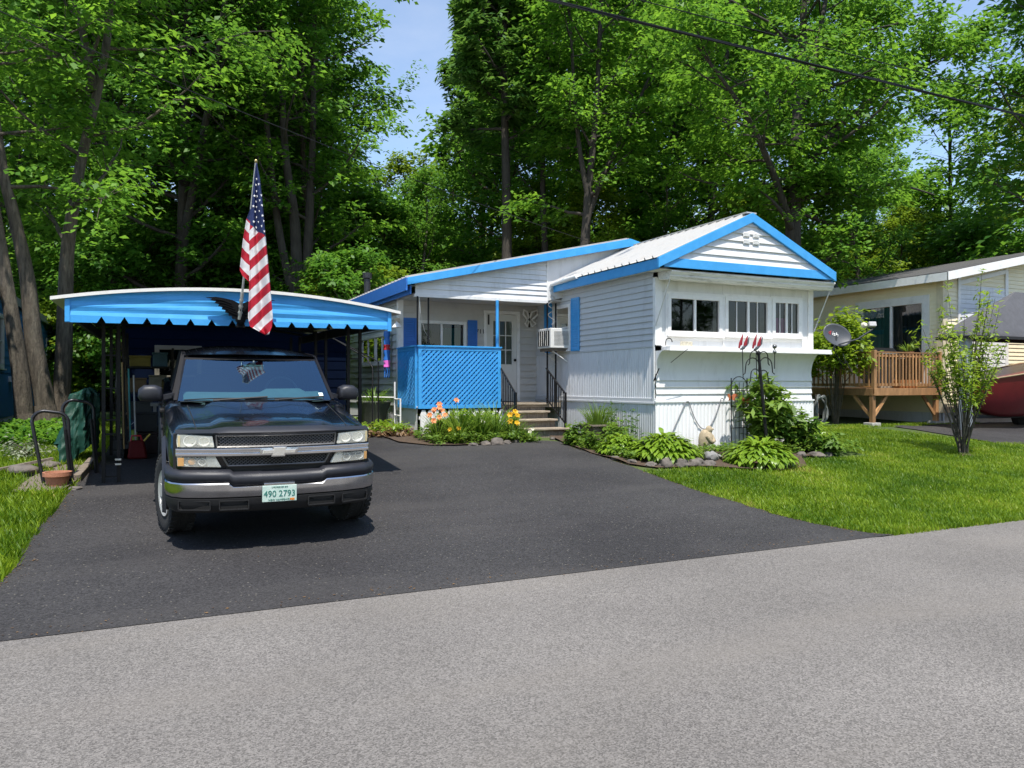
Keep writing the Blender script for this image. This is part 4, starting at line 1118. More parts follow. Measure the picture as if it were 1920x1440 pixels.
# interior
mb = MB(); mb.grid(lambda a, b: (-.76 + 1.52 * a, 1.66 + .55 * b + .1 * abs(2 * a - 1) ** 2, 1.235 + .06 * math.sin(b * 2.6) + (.04 if .55 < a < .86 and b > .45 else 0)), 20, 8); mb.box(-.74, .74, 2.2, 2.24, .9, 1.25)
tb(mb, 'dashboard', dashm, smooth=True)
mb = MB(); c = Vector((.36, 2.32, 1.27)); pts = []
for i in range(25):
    t = 2 * PI * i / 24; pts.append(c + Vector((.19 * math.cos(t), .06 * math.sin(t), .175 * math.sin(t))))
mb.tube(pts, .014, 8, cap=False); mb.beam(c - Vector((.18, 0, 0)), c + Vector((.18, 0, 0)), .03, .05); mb.beam(c, c - Vector((0, .05, .17)), .05, .03)
tb(mb, 'steering_wheel', mk('wheel_grey', (.16, .16, .165), .6), smooth=True)
for x in (-.38, .38):
    mb = MB()
    mb.hexa([(x - .25, 2.6, .8), (x + .25, 2.6, .8), (x + .25, 3.05, .8), (x - .25, 3.05, .8), (x - .25, 2.6, .95), (x + .25, 2.6, .95), (x + .25, 3.05, .95), (x - .25, 3.05, .95)])
    mb.hexa([(x - .25, 2.92, .95), (x + .25, 2.92, .95), (x + .25, 3.07, .95), (x - .25, 3.07, .95), (x - .2, 3.05, 1.42), (x + .2, 3.05, 1.42), (x + .2, 3.17, 1.42), (x - .2, 3.17, 1.42)])
    mb.hexa([(x - .12, 3.06, 1.44), (x + .12, 3.06, 1.44), (x + .12, 3.15, 1.44), (x - .12, 3.15, 1.44), (x - .1, 3.08, 1.62), (x + .1, 3.08, 1.62), (x + .1, 3.16, 1.62), (x - .1, 3.16, 1.62)])
    tb(mb, 'seat', seatm, bevel=.03)
mb = MB(); q = ws(0, .80); mb.box(-.12, .12, q[1] + .05, q[1] + .08, q[2] - .05, q[2] + .01); mb.beam((0, q[1] + .06, q[2]), (0, q[1] + .04, q[2] + .06), .02, .02); tb(mb, 'rear_view_mirror', dashm, bevel=.012)
mb = MB(); q = ws(.86, .16); mb.add([ws(.83, .10), ws(.89, .10), ws(.89, .19), ws(.83, .19)], [(0, 1, 2, 3)]); mb.v = [(x, y - .004, z + .004) for x, y, z in mb.v]; tb(mb, 'window_sticker', mk('sticker_white', (.6, .72, .7), .6))
# door mirrors
for s in (-1, 1):
    mb = MB(); V = []
    ol = [(.0, .04), (.02, .17), (.09, .205), (.20, .20), (.255, .15), (.262, .06), (.235, .005), (.03, .0)]
    for k, (y, sc) in enumerate(((0, .62), (.02, .88), (.06, 1.0), (.13, 1.0), (.15, .95))):
        for u, v in ol: V.append((s * (.955 + .13 + (u - .13) * sc), 1.86 + y, 1.205 + (.1 + (v - .1) * sc) * .88))
    n = len(ol)
    mb.add(V, [(i * n + j, i * n + (j + 1) % n, (i + 1) * n + (j + 1) % n, (i + 1) * n + j) for i in range(4) for j in range(n)] + [tuple(range(n)), tuple(4 * n + j for j in range(n))])
    mb.hexa([(s * .88, 1.90, 1.245), (s * 1.0, 1.92, 1.215), (s * 1.0, 1.98, 1.215), (s * .88, 1.98, 1.245), (s * .86, 1.90, 1.30), (s * 1.0, 1.92, 1.265), (s * 1.0, 1.98, 1.265), (s * .86, 1.98, 1.30)])
    tb(mb, 'door_mirror', plast, smooth=50)
# side trim: moulding, door seams, handles
for s in (-1, 1):
    mb = MB(); mb.box(min(s * .962, s * .985), max(s * .962, s * .985), 1.5, 3.9, .80, .88); tb(mb, 'side_moulding', plast, bevel=.008)
    for y in (2.42, 3.2):
        mb = MB(); mb.box(min(s * .955, s * .995), max(s * .955, s * .995), y, y + .18, 1.02, 1.06); tb(mb, 'door_handle', plastd, bevel=.01)

seam = mk('seam_black', (.002, .002, .002), .9)
for s in (-1, 1):
    mb = MB()
    mb.tube([(s * (.70 + .035 * q / 10), .20 + 1.25 * q / 10, hz(.20 + 1.25 * q / 10) - .0345) for q in range(11)], .0045, 5)
    tb(mb, 'panel_seam', seam)
    for y in (1.52, 2.62, 3.40):
        mb = MB(); mb.tube([(s * .953, y, 1.19), (s * .967, y, .98), (s * .966, y, .80), (s * .948, y, .56)], .0045, 5); tb(mb, 'panel_seam', seam)
# ------------------------------------------------------------------ carport
CY0, CX0, CX1, CYB = 10.1, -.837, 2.972, 16.6
ironm = M['black']
carport = thing('carport', 'metal carport with scalloped sky blue front over the black pickup', 'carport', (1.0, 11.0, zg(11)))
def crz(x):      # arched roof line
    t = (x - 1.047) / 2.04
    return 2.806 - .194 * t * t
mb = MB(); V = []; F = []; nx = 40
xs = [CX0 - .14 + (CX1 - CX0 + .26) * i / nx for i in range(nx + 1)]
for x in xs: V += [(x, CY0 - .06, crz(x) - .008), (x, CY0 - .06, crz(x) + .03), (x, CYB, crz(x) + .03 + .12), (x, CYB, crz(x) - .008 + .12)]
F = [(i * 4 + q, i * 4 + (q + 1) % 4, i * 4 + 4 + (q + 1) % 4, i * 4 + 4 + q) for i in range(nx) for q in range(4)] + [(0, 1, 2, 3), (nx * 4 + 3, nx * 4 + 2, nx * 4 + 1, nx * 4)]
mb.add(V, F)
mb.build('roof', mk('carport_roof', (.74, .72, .68), .5, var=.08, scale=4, dirt=(.3, .25, .2), damt=.4, dscale=4), carport, smooth=50)
# front valance: ribbed sheet with a row of V notches along its lower edge
mb = MB()
zl = lambda x: 2.364 + .008 * (x - CX0)
def rib(z):
    k = (z - 2.44) / .115
    return -.014 * abs(((k) % 1) * 2 - 1) if z > 2.44 else -.012
notch = [-.47 + .238 * i for i in range(14)]
cols = sorted({CX0, CX1} | {n_ + d for n_ in notch for d in (-.045, 0, .045)} | {CX0 + (CX1 - CX0) * i / 30 for i in range(31)})
cols = [c for i, c in enumerate(cols) if i == 0 or c - cols[i - 1] > .006 or any(abs(c - n_ - d) < 1e-9 for n_ in notch for d in (-.045, 0, .045))]
def lowz(x):
    z = zl(x)
    for n_ in notch:
        if abs(x - n_) < .045: z += .075 * (1 - abs(x - n_) / .045)
    return z
levels = 14
V = []
for x in cols:
    z0_, z1_ = lowz(x), crz(x) - .006
    for q in range(levels + 1):
        if q == 0: z = z0_
        else: z = 2.447 + (z1_ - 2.447) * (q - 1) / (levels - 1)
        V.append((x, CY0 + rib(z), z))
w_ = levels + 1
mb.add(V, [(i * w_ + q, (i + 1) * w_ + q, (i + 1) * w_ + q + 1, i * w_ + q + 1) for i in range(len(cols) - 1) for q in range(levels)])
val = mb.build('valance', M['blue'], carport)
sol = val.modifiers.new('thick', 'SOLIDIFY'); sol.thickness = .004
mb = MB()
for x in (CX0, CX1 - .05): mb.box(x, x + .05, CY0 - .026, CY0 - .016, 2.372, crz(x) - .01)
mb.build('valance_trim', M['blue'], carport)
# side gutters and beams
for x in (CX0 + .02, CX1 - .06):
    mb = MB(); mb.hexa([(x, CY0 + .02, 2.42), (x + .05, CY0 + .02, 2.42), (x + .05, CYB, 2.52), (x, CYB, 2.52), (x, CY0 + .02, 2.54), (x + .05, CY0 + .02, 2.54), (x + .05, CYB, 2.66), (x, CYB, 2.66)])
    mb.build('side_beam', M['dark'], carport)
mb = MB()
for y in (11.0, 12.4, 13.7, 15.0, 16.3):
    mb.tube([(CX0 + .05 + (CX1 - CX0 - .1) * i / 12, y, crz(CX0 + .05 + (CX1 - CX0 - .1) * i / 12) + .012 * (y - 9.6) - .05) for i in range(13)], .025, 6)
mb.build('roof_rib', M['dark'], carport, smooth=True)
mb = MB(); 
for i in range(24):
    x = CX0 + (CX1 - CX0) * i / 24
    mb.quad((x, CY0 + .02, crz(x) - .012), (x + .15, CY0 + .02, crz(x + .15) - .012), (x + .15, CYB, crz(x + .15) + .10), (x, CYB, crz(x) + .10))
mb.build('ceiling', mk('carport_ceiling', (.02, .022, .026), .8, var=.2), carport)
def ladderpost(x, y, w_=.17, dirx=1):
    p = MB(); z0 = zg(y); z1 = 2.52 + .014 * (y - 9.6)
    a, b = (x, x + w_ * dirx)
    for q in (a, b): p.box(q - .022, q + .022, y - .022, y + .022, z0, z1)
    for k in (.08, .24, .62, .80, 1.2, 1.62): p.box(min(a, b) + .0225, max(a, b) - .0225, y - .010, y + .010, z0 + k, z0 + k + .018)
    p.box(min(a, b) - .06, max(a, b) + .06, y - .06, y + .06, z0, z0 + .012)
    p.build('post', ironm, carport)
for y in (11.05, 13.4, 15.9): ladderpost(-.49, y); ladderpost(2.62, y)
mb = MB()
for y in (11.02,):
    for z in (.80, 1.0): mb.box(-.36, -.29, y - .03, y + .05, zg(y) + z * .3, zg(y) + z * .3 + .02)
mb.build('post_clamp', M['alu'], carport)
# eagle
eagle = MB()
wing = [(.0, .02), (.03, .10), (.02, .155), (-.02, .205), (-.08, .235), (-.16, .252), (-.24, .262), (-.33, .250), (-.27, .238), (-.29, .222), (-.235, .212), (-.25, .192), (-.205, .182), (-.215, .160), (-.175, .150), (-.18, .125), (-.145, .118), (-.148, .092), (-.115, .085), (-.115, .06), (-.085, .055), (-.08, .025), (-.05, .02), (-.04, -.015)]
ex, ez = 1.047, 2.445
for s in (1, -1):
    n = len(wing)
    pts = [(ex + s * x * 1.22, z * 1.08 - .01) for x, z in wing]
    def fw(u, v, w_): return (u, 10.055 - .06 * min(1, abs(u - ex) * 3) + w_ - .03 * (1 - abs(u - ex) * 2.4), ez + v)
    eagle.prism([(x, z) for x, z in pts], fw, -.012, .012)
    for q in range(5):    # feather ridges
        eagle.tube([fw(ex + s * (-.03 - .02 * q), .06 + .035 * q, -.016), fw(ex + s * (-.10 - .03 * q), .085 + .038 * q, -.018), fw(ex + s * (-.15 - .035 * q), .11 + .033 * q, -.014)], .008, 5)
eagle.blob((ex, 10.02, ez + .03), (.045, .045, .10), 2)
eagle.blob((ex - .005, 10.0, ez + .135), (.028, .032, .03), 2)
eagle.tube([(ex - .005, 9.98, ez + .135), (ex - .01, 9.945, ez + .125), (ex - .01, 9.935, ez + .105)], [.014, .010, .003], 6)
eagle.prism([(-.04, -.02), (.04, -.02), (.055, -.085), (-.055, -.085)], lambda u, v, w_: (ex + u, 10.03 + w_, ez + v), -.012, .012)
e_o = eagle.build('eagle_ornament', mk('eagle_black', (.004, .0045, .006), .75, var=.2, scale=20, spec=.15), None, smooth=40)
tag(e_o, 'black spread eagle ornament mounted on the blue carport front below the flag', 'ornament')
# flag and pole
flag = thing('flag', 'red white and blue flag hanging from an angled pole on the carport', 'flag', (.99, 9.6, 2.45))
mb = MB()
p0, p1 = Vector((.985, 9.55, 2.42)), Vector((1.105, 9.02, 4.13))
mb.tube([p0, p0.lerp(p1, .18)], .020, 10); mb.tube([p0.lerp(p1, .17), p1], .0125, 10)
for k in (.04, .08, .12): 
    q = p0.lerp(p1, k); mb.tube([q, q + (p1 - p0).normalized() * .02], .026, 10)
pm = mk('pole_grey', (.45, .45, .43), .35, metal=.4, var=.1)
pole = mb.build('flag_pole', pm, flag, smooth=True)
mb = MB(); mb.blob(p1 + Vector((0, 0, .02)), (.018, .018, .022), 2, amp=0); mb.build('finial', mk('finial_gold', (.45, .36, .16), .35, metal=.8), pole, smooth=True)
def flagmat():
    m, N, L, P = new_mat('flag_cloth')
    a = N.new('ShaderNodeAttribute'); a.attribute_name = 'stripe'
    c = N.new('ShaderNodeAttribute'); c.attribute_name = 'canton'
    md = N.new('ShaderNodeMath'); md.operation = 'MODULO'; md.inputs[1].default_value = 2; L.new(a.outputs['Fac'], md.inputs[0])
    gt = N.new('ShaderNodeMath'); gt.operation = 'GREATER_THAN'; gt.inputs[1].default_value = 1; L.new(md.outputs[0], gt.inputs[0])
    mx = N.new('ShaderNodeMix'); mx.data_type = 'RGBA'; L.new(gt.outputs[0], mx.inputs['Factor'])
    mx.inputs['A'].default_value = (.50, .012, .035, 1); mx.inputs['B'].default_value = (.78, .77, .78, 1)
    g2 = N.new('ShaderNodeMath'); g2.operation = 'GREATER_THAN'; g2.inputs[1].default_value = 0; L.new(c.outputs['Fac'], g2.inputs[0])
    m2 = N.new('ShaderNodeMix'); m2.data_type = 'RGBA'; L.new(g2.outputs[0], m2.inputs['Factor']); L.new(mx.outputs['Result'], m2.inputs['A']); m2.inputs['B'].default_value = (.013, .028, .115, 1)
    tc = N.new('ShaderNodeTexCoord'); nb = N.new('ShaderNodeTexNoise'); nb.inputs['Scale'].default_value = 9; nb.inputs['Detail'].default_value = 3
    L.new(tc.outputs['Object'], nb.inputs['Vector']); bp = N.new('ShaderNodeBump'); bp.inputs['Strength'].default_value = .5; bp.inputs['Distance'].default_value = .03
    L.new(nb.outputs[0], bp.inputs['Height']); L.new(bp.outputs[0], P.inputs['Normal'])
    L.new(m2.outputs['Result'], P.inputs['Base Color']); P.inputs['Roughness'].default_value = .75
    tr = N.new('ShaderNodeBsdfTranslucent'); L.new(m2.outputs['Result'], tr.inputs['Color'])
    ms = N.new('ShaderNodeMixShader'); ms.inputs[0].default_value = .25; L.new(P.outputs[0], ms.inputs[1]); L.new(tr.outputs[0], ms.inputs[2])
    L.new(ms.outputs[0], N['Material Output'].inputs[0])
    return m
fm = flagmat()
# outlines left(z)/right(z) of the two hanging folds (metres, in the plane the pole leans in)
def drape(name, zs, xl, xr, yoff, stripe, canton, fold):
    nu, nv = 26, 90
    V = []; S = []; K = []
    z0, z1 = zs[0], zs[-1]
    for j in range(nv + 1):
        z = z0 + (z1 - z0) * j / nv
        a = float(np.interp(-z, [-q for q in zs], xl)); b = float(np.interp(-z, [-q for q in zs], xr))
        for i in range(nu + 1):
            u = i / nu; x = a + (b - a) * u
            grow = min(1, (z0 - z) / .5)
            y = 9.03 + (4.12 - z) * .02 + yoff + grow * fold(u, z)
            zz = z - (.0 if j < nv else 0)
            V.append((x, y, zz)); S.append(stripe(x, zz)); K.append(canton(x, zz))
    F = [(j * (nu + 1) + i, j * (nu + 1) + i + 1, (j + 1) * (nu + 1) + i + 1, (j + 1) * (nu + 1) + i) for j in range(nv) for i in range(nu)]
    me = np_mesh(name, V, F, fm, smooth=True)
    for nm, d in (('stripe', S), ('canton', K)):
        at = me.attributes.new(nm, 'FLOAT', 'POINT'); at.data.foreach_set('value', np.asarray(d, np.float32))
    o = link(name, me, flag); o.matrix_parent_inverse = Matrix.Translation(-flag.location)
    so = o.modifiers.new('thick', 'SOLIDIFY'); so.thickness = .003
    return V, nu, nv, o
fold1 = lambda u, z: -.045 * math.sin(u * 5.2 + .5 + z * .8) - .03 * math.sin(u * 11 + z * 1.5)
# main fold: stripes climb to the right
sp = lambda x, z: (3.43 - z + (x - 1.20) * 1.05) / .112 + 20
main_zs = [4.12, 3.95, 3.71, 3.32, 2.99, 2.63, 2.40, 2.30, 2.215]
V1, nu, nv, mo = drape('flag_cloth', main_zs, [1.103, 1.085, 1.065, 1.035, 1.04, 1.03, 1.02, 1.04, 1.20], [1.11, 1.145, 1.17, 1.20, 1.23, 1.26, 1.28, 1.27, 1.235], -.03, sp, lambda x, z: z - (3.43 - (x - 1.06) * .9), fold1)
sp2 = lambda x, z: (3.50 - z - (x - 1.00) * .95) / .118 + 21
drape('flag_cloth', [3.62, 3.5, 3.27, 2.93, 2.87, 2.80], [1.05, 1.008, .972, .938, .965, 1.045], [1.06, 1.06, 1.055, 1.055, 1.055, 1.056], .02, sp2, lambda x, z: z - 3.52 + (x - 1.0) * .9, lambda u, z: .02 * math.sin(u * 4))
# stars sewn on the canton
mb = MB()
def clothpt(u, v):
    i = u * nu; j = v * nv; i0, j0 = min(int(i), nu - 1), min(int(j), nv - 1); fi, fj = i - i0, j - j0
    P = lambda a, b: Vector(V1[b * (nu + 1) + a])
    return P(i0, j0) * (1 - fi) * (1 - fj) + P(i0 + 1, j0) * fi * (1 - fj) + P(i0, j0 + 1) * (1 - fi) * fj + P(i0 + 1, j0 + 1) * fi * fj
rows = [(.09, (.5,)), (.125, (.3, .7)), (.16, (.5,)), (.19, (.2, .55, .85)), (.22, (.38, .72)), (.25, (.15, .5, .85)), (.28, (.32, .68)), (.31, (.5, .85)), (.34, (.25, .62, .9)), (.37, (.45, .78)), (.40, (.62, .9))]
for v, us in rows:
    for u in us:
        c = clothpt(u, v); 
        if c.z < 3.43 - (c.x - 1.06) * .9 + .03: continue
        c.y -= .006; r = .017; P5 = []
        for k in range(10):
            t = PI / 2 + k * PI / 5; rr = r if k % 2 == 0 else r * .45
            P5.append((c.x + rr * math.cos(t) * .85, c.y - .001 * (k % 2), c.z + rr * math.sin(t)))
        mb.add(P5 + [(c.x, c.y - .002, c.z)], [(k, (k + 1) % 10, 10) for k in range(10)])
mb.build('star_pattern', mk('star_white', (.8, .8, .8), .7), mo, world=True).matrix_parent_inverse = Matrix.Identity(4)
flag.location = (1.036, 10.05, 2.487); flag.scale = (1.0466,) * 3
# ------------------------------------------------------------------ things kept under the carport, most colours darkened for its shade
shed = thing('storage_shed', 'shaded blue storage shed with a beige window at the back of the carport', 'shed', (1.0, 17.5, zg(17.5)))
SF = face_fn('y', 17.5, -1)
mb = MB(); siding(mb, SF, lambda z: (-.45, 4.1), .6, 3.0, .2, [(.2, 1.0, 1.83, 2.4)], step=.012); mb.box(-.45, 4.1, 17.53, 19.6, .6, 3.0); mb.build('wall', mk('shed_blue_shaded', (.0015, .0045, .015), .85, spec=.05), shed)  # blue taken near black to paint in the carport's shade
window(shed, SF, .15, 1.05, 1.76, 2.47, mk('beige_trim', (.16, .145, .11), .6), w=.09, mull=(), depth=.02)
mb = MB(); mb.hexa([(-.6, 17.2, 3.0), (4.2, 17.2, 3.0), (4.2, 19.8, 3.3), (-.6, 19.8, 3.3), (-.6, 17.2, 3.06), (4.2, 17.2, 3.06), (4.2, 19.8, 3.36), (-.6, 19.8, 3.36)]); mb.build('roof', M['shingle'], shed)
rack = thing('storage_rack', 'dark metal storage rack against the shed wall under the carport', 'shelf unit', (.05, 15.2, zg(15.2)))
mb = MB()
for x in (-.32, .42):
    for y in (14.9, 15.5): mb.box(x - .02, x + .02, y - .02, y + .02, zg(15.2), 2.3)
mb.build('uprights', ironm, rack)
for z in (1.05, 1.5, 1.95):
    mb = MB(); mb.box(-.34, .44, 14.88, 15.52, z, z + .025); mb.build('shelf', M['dark'], rack)
bc = [(.42, .33, .08), (.30, .20, .10), (.10, .25, .35), (.40, .38, .30), (.25, .07, .05), (.08, .09, .10)]
def crate(x, y, z, w_, d, h, c, nm, lab, cat='box'):
    mb = MB(); c = tuple(v * .38 for v in c); mt = mk('crate_colour', c, .7, var=.2, scale=12)  # box colours dimmed to carry the shade under the roof
    mb.box(x - w_ / 2, x + w_ / 2, y - d / 2, y + d / 2, z, z + h)
    o = mb.build(nm, mt, None, bevel=.012); tag(o, lab, cat)
    o2 = MB(); o2.box(x - w_ / 2 - .008, x + w_ / 2 + .008, y - d / 2 - .008, y + d / 2 + .008, z + h + .001, z + h + .03); o2.build('lid', mt, o, bevel=.006)
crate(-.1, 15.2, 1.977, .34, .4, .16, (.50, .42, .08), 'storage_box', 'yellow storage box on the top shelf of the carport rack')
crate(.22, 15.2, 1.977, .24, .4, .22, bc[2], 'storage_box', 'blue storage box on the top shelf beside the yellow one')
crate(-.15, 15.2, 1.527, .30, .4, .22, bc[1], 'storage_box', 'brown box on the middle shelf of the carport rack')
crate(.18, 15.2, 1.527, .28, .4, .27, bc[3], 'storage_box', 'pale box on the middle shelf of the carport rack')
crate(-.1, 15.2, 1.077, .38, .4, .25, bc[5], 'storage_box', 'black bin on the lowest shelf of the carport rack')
tb_ = thing('work_table', 'white framed work table standing under the carport beside the truck', 'table', (.35, 13.9, zg(13.9)))
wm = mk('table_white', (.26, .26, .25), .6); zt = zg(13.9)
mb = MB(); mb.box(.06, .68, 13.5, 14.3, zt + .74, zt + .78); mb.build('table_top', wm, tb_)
for x in (.10, .60):
    for y in (13.54, 14.22):
        mb = MB(); mb.box(x, x + .045, y, y + .045, zt, zt + .738); mb.build('leg', wm, tb_)
mb = MB(); mb.box(.146, .599, 13.555, 13.575, zt + .22, zt + .30); mb.build('stretcher', wm, tb_)
rc = thing('gas_can', 'red plastic gas can on the carport floor', 'gas can', (-.12, 12.9, zg(12.9) + .016))
z0 = zg(12.9) + .016
mb = MB(); mb.hexa([(-.26, 12.78, z0), (.02, 12.78, z0), (.02, 13.02, z0), (-.26, 13.02, z0), (-.23, 12.8, z0 + .27), (-.03, 12.8, z0 + .27), (-.03, 13.0, z0 + .27), (-.23, 13.0, z0 + .27)]); mb.build('body', mk('can_red', (.09, .005, .006), .6, spec=.2), rc, bevel=.03)
mb = MB(); mb.tube([(-.21, 12.9, z0 + .26), (-.20, 12.9, z0 + .34), (-.08, 12.9, z0 + .34), (-.06, 12.9, z0 + .26)], .014, 8); mb.build('handle', M['red'], rc, smooth=True)
mb = MB(); mb.tube([(-.04, 12.9, z0 + .25), (.05, 12.9, z0 + .36)], .014, 8); mb.build('spout', mk('spout_yellow', (.6, .45, .05), .5), rc)
bk = thing('bucket', 'lime green bucket under the carport near the work table', 'bucket', (-.1, 14.3, zg(14.3) + .016))
z0 = zg(14.3) + .016
mb = MB(); mb.lathe([(0, 0), (.13, 0), (.16, .3), (.165, .3), (.15, .29), (.125, .02), (0, .02)], (-.1, 14.3, z0), 20); mb.build('pail', mk('lime_plastic', (.14, .21, .02), .5), bk, smooth=40)
mb = MB(); mb.tube(arc((-.1, z0 + .29), .16, 0, 180, 10, lambda a, b: (a, 14.3, b)), .005, 5); mb.build('handle', M['alu'], bk)
lad = thing('step_ladder', 'dark wooden step ladder leaning inside the left carport posts', 'ladder', (-.15, 14.6, zg(14.6)))
wl = mk('ladder_wood', (.09, .06, .03), .8)
mb = MB()
for y in (13.95, 14.35): mb.beam((-.22, y, zg(14) + .02), (-.36, y + .05, 2.35), .03, .07)
mb.build('stiles', wl, lad)
for k in range(7):
    mb = MB(); t_ = .08 + k * .13; mb.beam((-.22 - .14 * t_, 13.96, zg(14) + (2.35 - zg(14)) * t_), (-.22 - .14 * t_, 14.38, zg(14) + (2.35 - zg(14)) * t_), .07, .025); mb.build('tread', wl, lad)
cl = thing('cord_coil', 'coiled dark cord hanging from a carport post', 'cord', (-.4, 13.35, 1.6))
mb = MB(); mb.tube([(-.42 + .015 * math.sin(i * .4), 13.33 + .13 * math.cos(i * .42), 1.65 + .2 * math.sin(i * .42)) for i in range(76)], .010, 5); mb.build('loops', mk('cord_grey', (.05, .05, .04), .7), cl, smooth=True)
crate(.75, 16.6, zg(16.6), .5, .5, .42, (.20, .22, .24), 'storage_bin', 'grey lidded bin on the ground before the shed wall')
crate(.72, 16.6, zg(16.6) + .456, .42, .42, .34, (.36, .25, .12), 'storage_bin', 'brown lidded bin stacked on the grey one before the shed wall')
rb = random.Random(3)
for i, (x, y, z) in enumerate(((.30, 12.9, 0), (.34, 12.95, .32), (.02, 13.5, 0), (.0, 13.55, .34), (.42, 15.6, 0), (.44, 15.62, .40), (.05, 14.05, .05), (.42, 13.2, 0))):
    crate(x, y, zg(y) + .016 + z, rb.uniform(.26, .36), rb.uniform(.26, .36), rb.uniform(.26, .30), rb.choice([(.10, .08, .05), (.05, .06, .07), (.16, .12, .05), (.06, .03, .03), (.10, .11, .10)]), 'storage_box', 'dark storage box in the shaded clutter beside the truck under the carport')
for o_ in COL.objects:
    if o_.get('label', '').startswith('dark storage box in the shaded'): o_['group'] = 'storage boxes in the carport clutter'
crate(2.45, 13.9, zg(13.9), .3, .3, .5, (.03, .10, .40), 'water_jug_box', 'blue container beside the right carport post')
ch_ = thing('folding_chair', 'folded pale chair leaning by the work table under the carport', 'chair', (.78, 14.9, zg(14.9)))
mt_ = mk('chair_frame', (.20, .20, .19), .6)
mb = MB()
for x in (.62, 1.0): mb.beam((x, 14.7, zg(14.9)), (x, 15.0, zg(14.9) + .95), .03, .03)
mb.build('frame', mt_, ch_)
mb = MB(); mb.hexa([(.64, 14.78, 1.0), (.98, 14.78, 1.0), (.98, 14.80, 1.0), (.64, 14.80, 1.0), (.64, 14.9, 1.42), (.98, 14.9, 1.42), (.98, 14.92, 1.42), (.64, 14.92, 1.42)]); mb.build('backrest', mt_, ch_)
# long tools leaning on the rear posts
for i, (x, c, nm, lab) in enumerate(((-.30, (.30, .20, .08), 'rake', 'wooden handled rake leaning among the carport posts'), (-.21, (.05, .25, .25), 'broom', 'teal handled broom leaning among the carport posts'), (-.14, (.45, .45, .42), 'shovel', 'pale handled shovel leaning among the carport posts'))):
    r_ = thing(nm, lab, nm, (x, 13.0, zg(13)))
    mb = MB(); mb.tube([(x, 12.9, zg(13) + .1), (x - .04, 13.35, 2.0 - .1 * i)], .013, 6); mb.build('handle', mk('tool_handle', c, .7), r_)
    mb = MB(); mb.box(x - .09, x + .09, 12.87, 12.91, zg(13) + .016, zg(13) + .16); mb.build('head', M['dark'], r_)
# ------------------------------------------------------------------ left of the driveway
def hoop(x, y, dx, dy, h, lab):
    t = thing('bent_tube_frame', lab, 'tube frame', (x, y, zg(y)))
    mb = MB(); z0 = zg(y) - .05
    p = [(x, y, z0), (x - .10, y + .02, z0 + h * .6), (x - .14, y + .03, z0 + h - .14)]
    for k in range(7):
        a = R(180 - 90 * k / 6); p.append((x - .14 + .13 + .13 * math.cos(a), y + .03 + dy * .1, z0 + h - .14 + .13 * math.sin(a)))
    for k in range(7):
        a = R(90 - 90 * k / 6); p.append((x + dx - .13 + .13 * math.cos(a), y + dy, z0 + h - .16 + .13 * math.sin(a)))
    p += [(x + dx + .01, y + dy, z0 + h * .5), (x + dx + .05, y + dy, z0)]
    mb.tube(p, .021, 10); mb.build('tube', mk('dark_tube', (.03, .03, .035), .35, metal=.5, var=.2, scale=15), t, smooth=True)
    mb = MB(); mb.tube([(x + dx + .035, y + dy - .05, z0), (x + dx - .03, y + dy - .05, z0 + h * .75)], .019, 8); mb.build('brace', M['black'], t, smooth=True)
hoop(-1.14, 11.15, .25, .05, .98, 'front black bent tube frame standing in gravel beside the driveway')
hoop(-.86, 11.7, .22, .10, 1.06, 'rear black bent tube frame in front of the green tarp')
pt = thing('terracotta_pot', 'half buried terracotta pot between the black tube frames', 'flower pot', (-.99, 10.98, zg(11) - .1))
mb = MB(); z0 = zg(11) - .06
mb.lathe([(0, 0), (.10, 0), (.135, .2), (.16, .2), (.16, .25), (.135, .25), (.12, .2), (.0, .2)], (-.99, 10.98, z0), 24); mb.build('pot', M['terracotta'], pt, smooth=35)
mb = MB(); mb.lathe([(0, .21), (.118, .205)], (-.99, 10.98, z0), 16); mb.build('soil', M['soil'], pt)
tg = MB()
def tarpf(a, b):
    t = a * 2 * PI; h = b
    r = .34 * (1 - .40 * h) + .06 * math.sin(t * 5 + h * 4) * (1 - .6 * h) + .025 * math.sin(t * 11 + h * 9) + .10 * (.5 - abs(noise.noise(Vector((math.cos(t) * 2.2, math.sin(t) * 2.2, h * 3))))) + .06 * (.4 - abs(noise.noise(Vector((math.cos(t) * 5, math.sin(t) * 5, h * 7)))))
    if h > .92: r *= (1 - h) / .08 * .8 + .2
    r *= .88; x = -.92 + r * math.cos(t) * .75 + .14 * h; y = 12.85 + r * math.sin(t) * 1.1
    return (x, y, zg(12.75) + .16 + .92 * h + .12 * math.sin(t * 2.5) * (1 - h) ** 2 + .03 * noise.noise(Vector((x * 5, y * 5, h * 6))))
tg.grid(tarpf, 110, 60, closeu=True)
tarp = tg.build('covered_grill', M['tarp'], None, smooth=60)
tag(tarp, 'lumpy object under a crumpled dark green cover beside the carport post', 'covered grill')
tm = MB(); tm.beam((-.80, 11.2, zg(11.2) + .05), (-.66, 13.1, zg(13.1) + .05), .10, .12)
tag(tm.build('landscape_timber', M['timber'], None, bevel=.01), 'weathered landscape timber lying along the driveway edge', 'timber')
for x, y, s, lab in ((-1.45, 11.9, .16, 'flat grey stone left of the tube frames'), (-1.2, 12.4, .11, 'round stone behind the tube frames'), (-.78, 10.75, .06, 'small pale stone beside the terracotta pot')):
    mb = MB(); mb.blob((x, y, zg(y) + s * .3), (s * 1.2, s, s * .6), 3, amp=.3, seed=x * 9); tag(mb.build('stone', M['rock'], None, smooth=True), lab, 'stone')
bt = MB(); bt.beam((-1.75, 11.9, zg(12) + .08), (-1.15, 12.15, zg(12) + .18), .07, .03); tag(bt.build('fallen_board', M['timber'], None), 'grey board lying in the grass behind the tube frames', 'board')
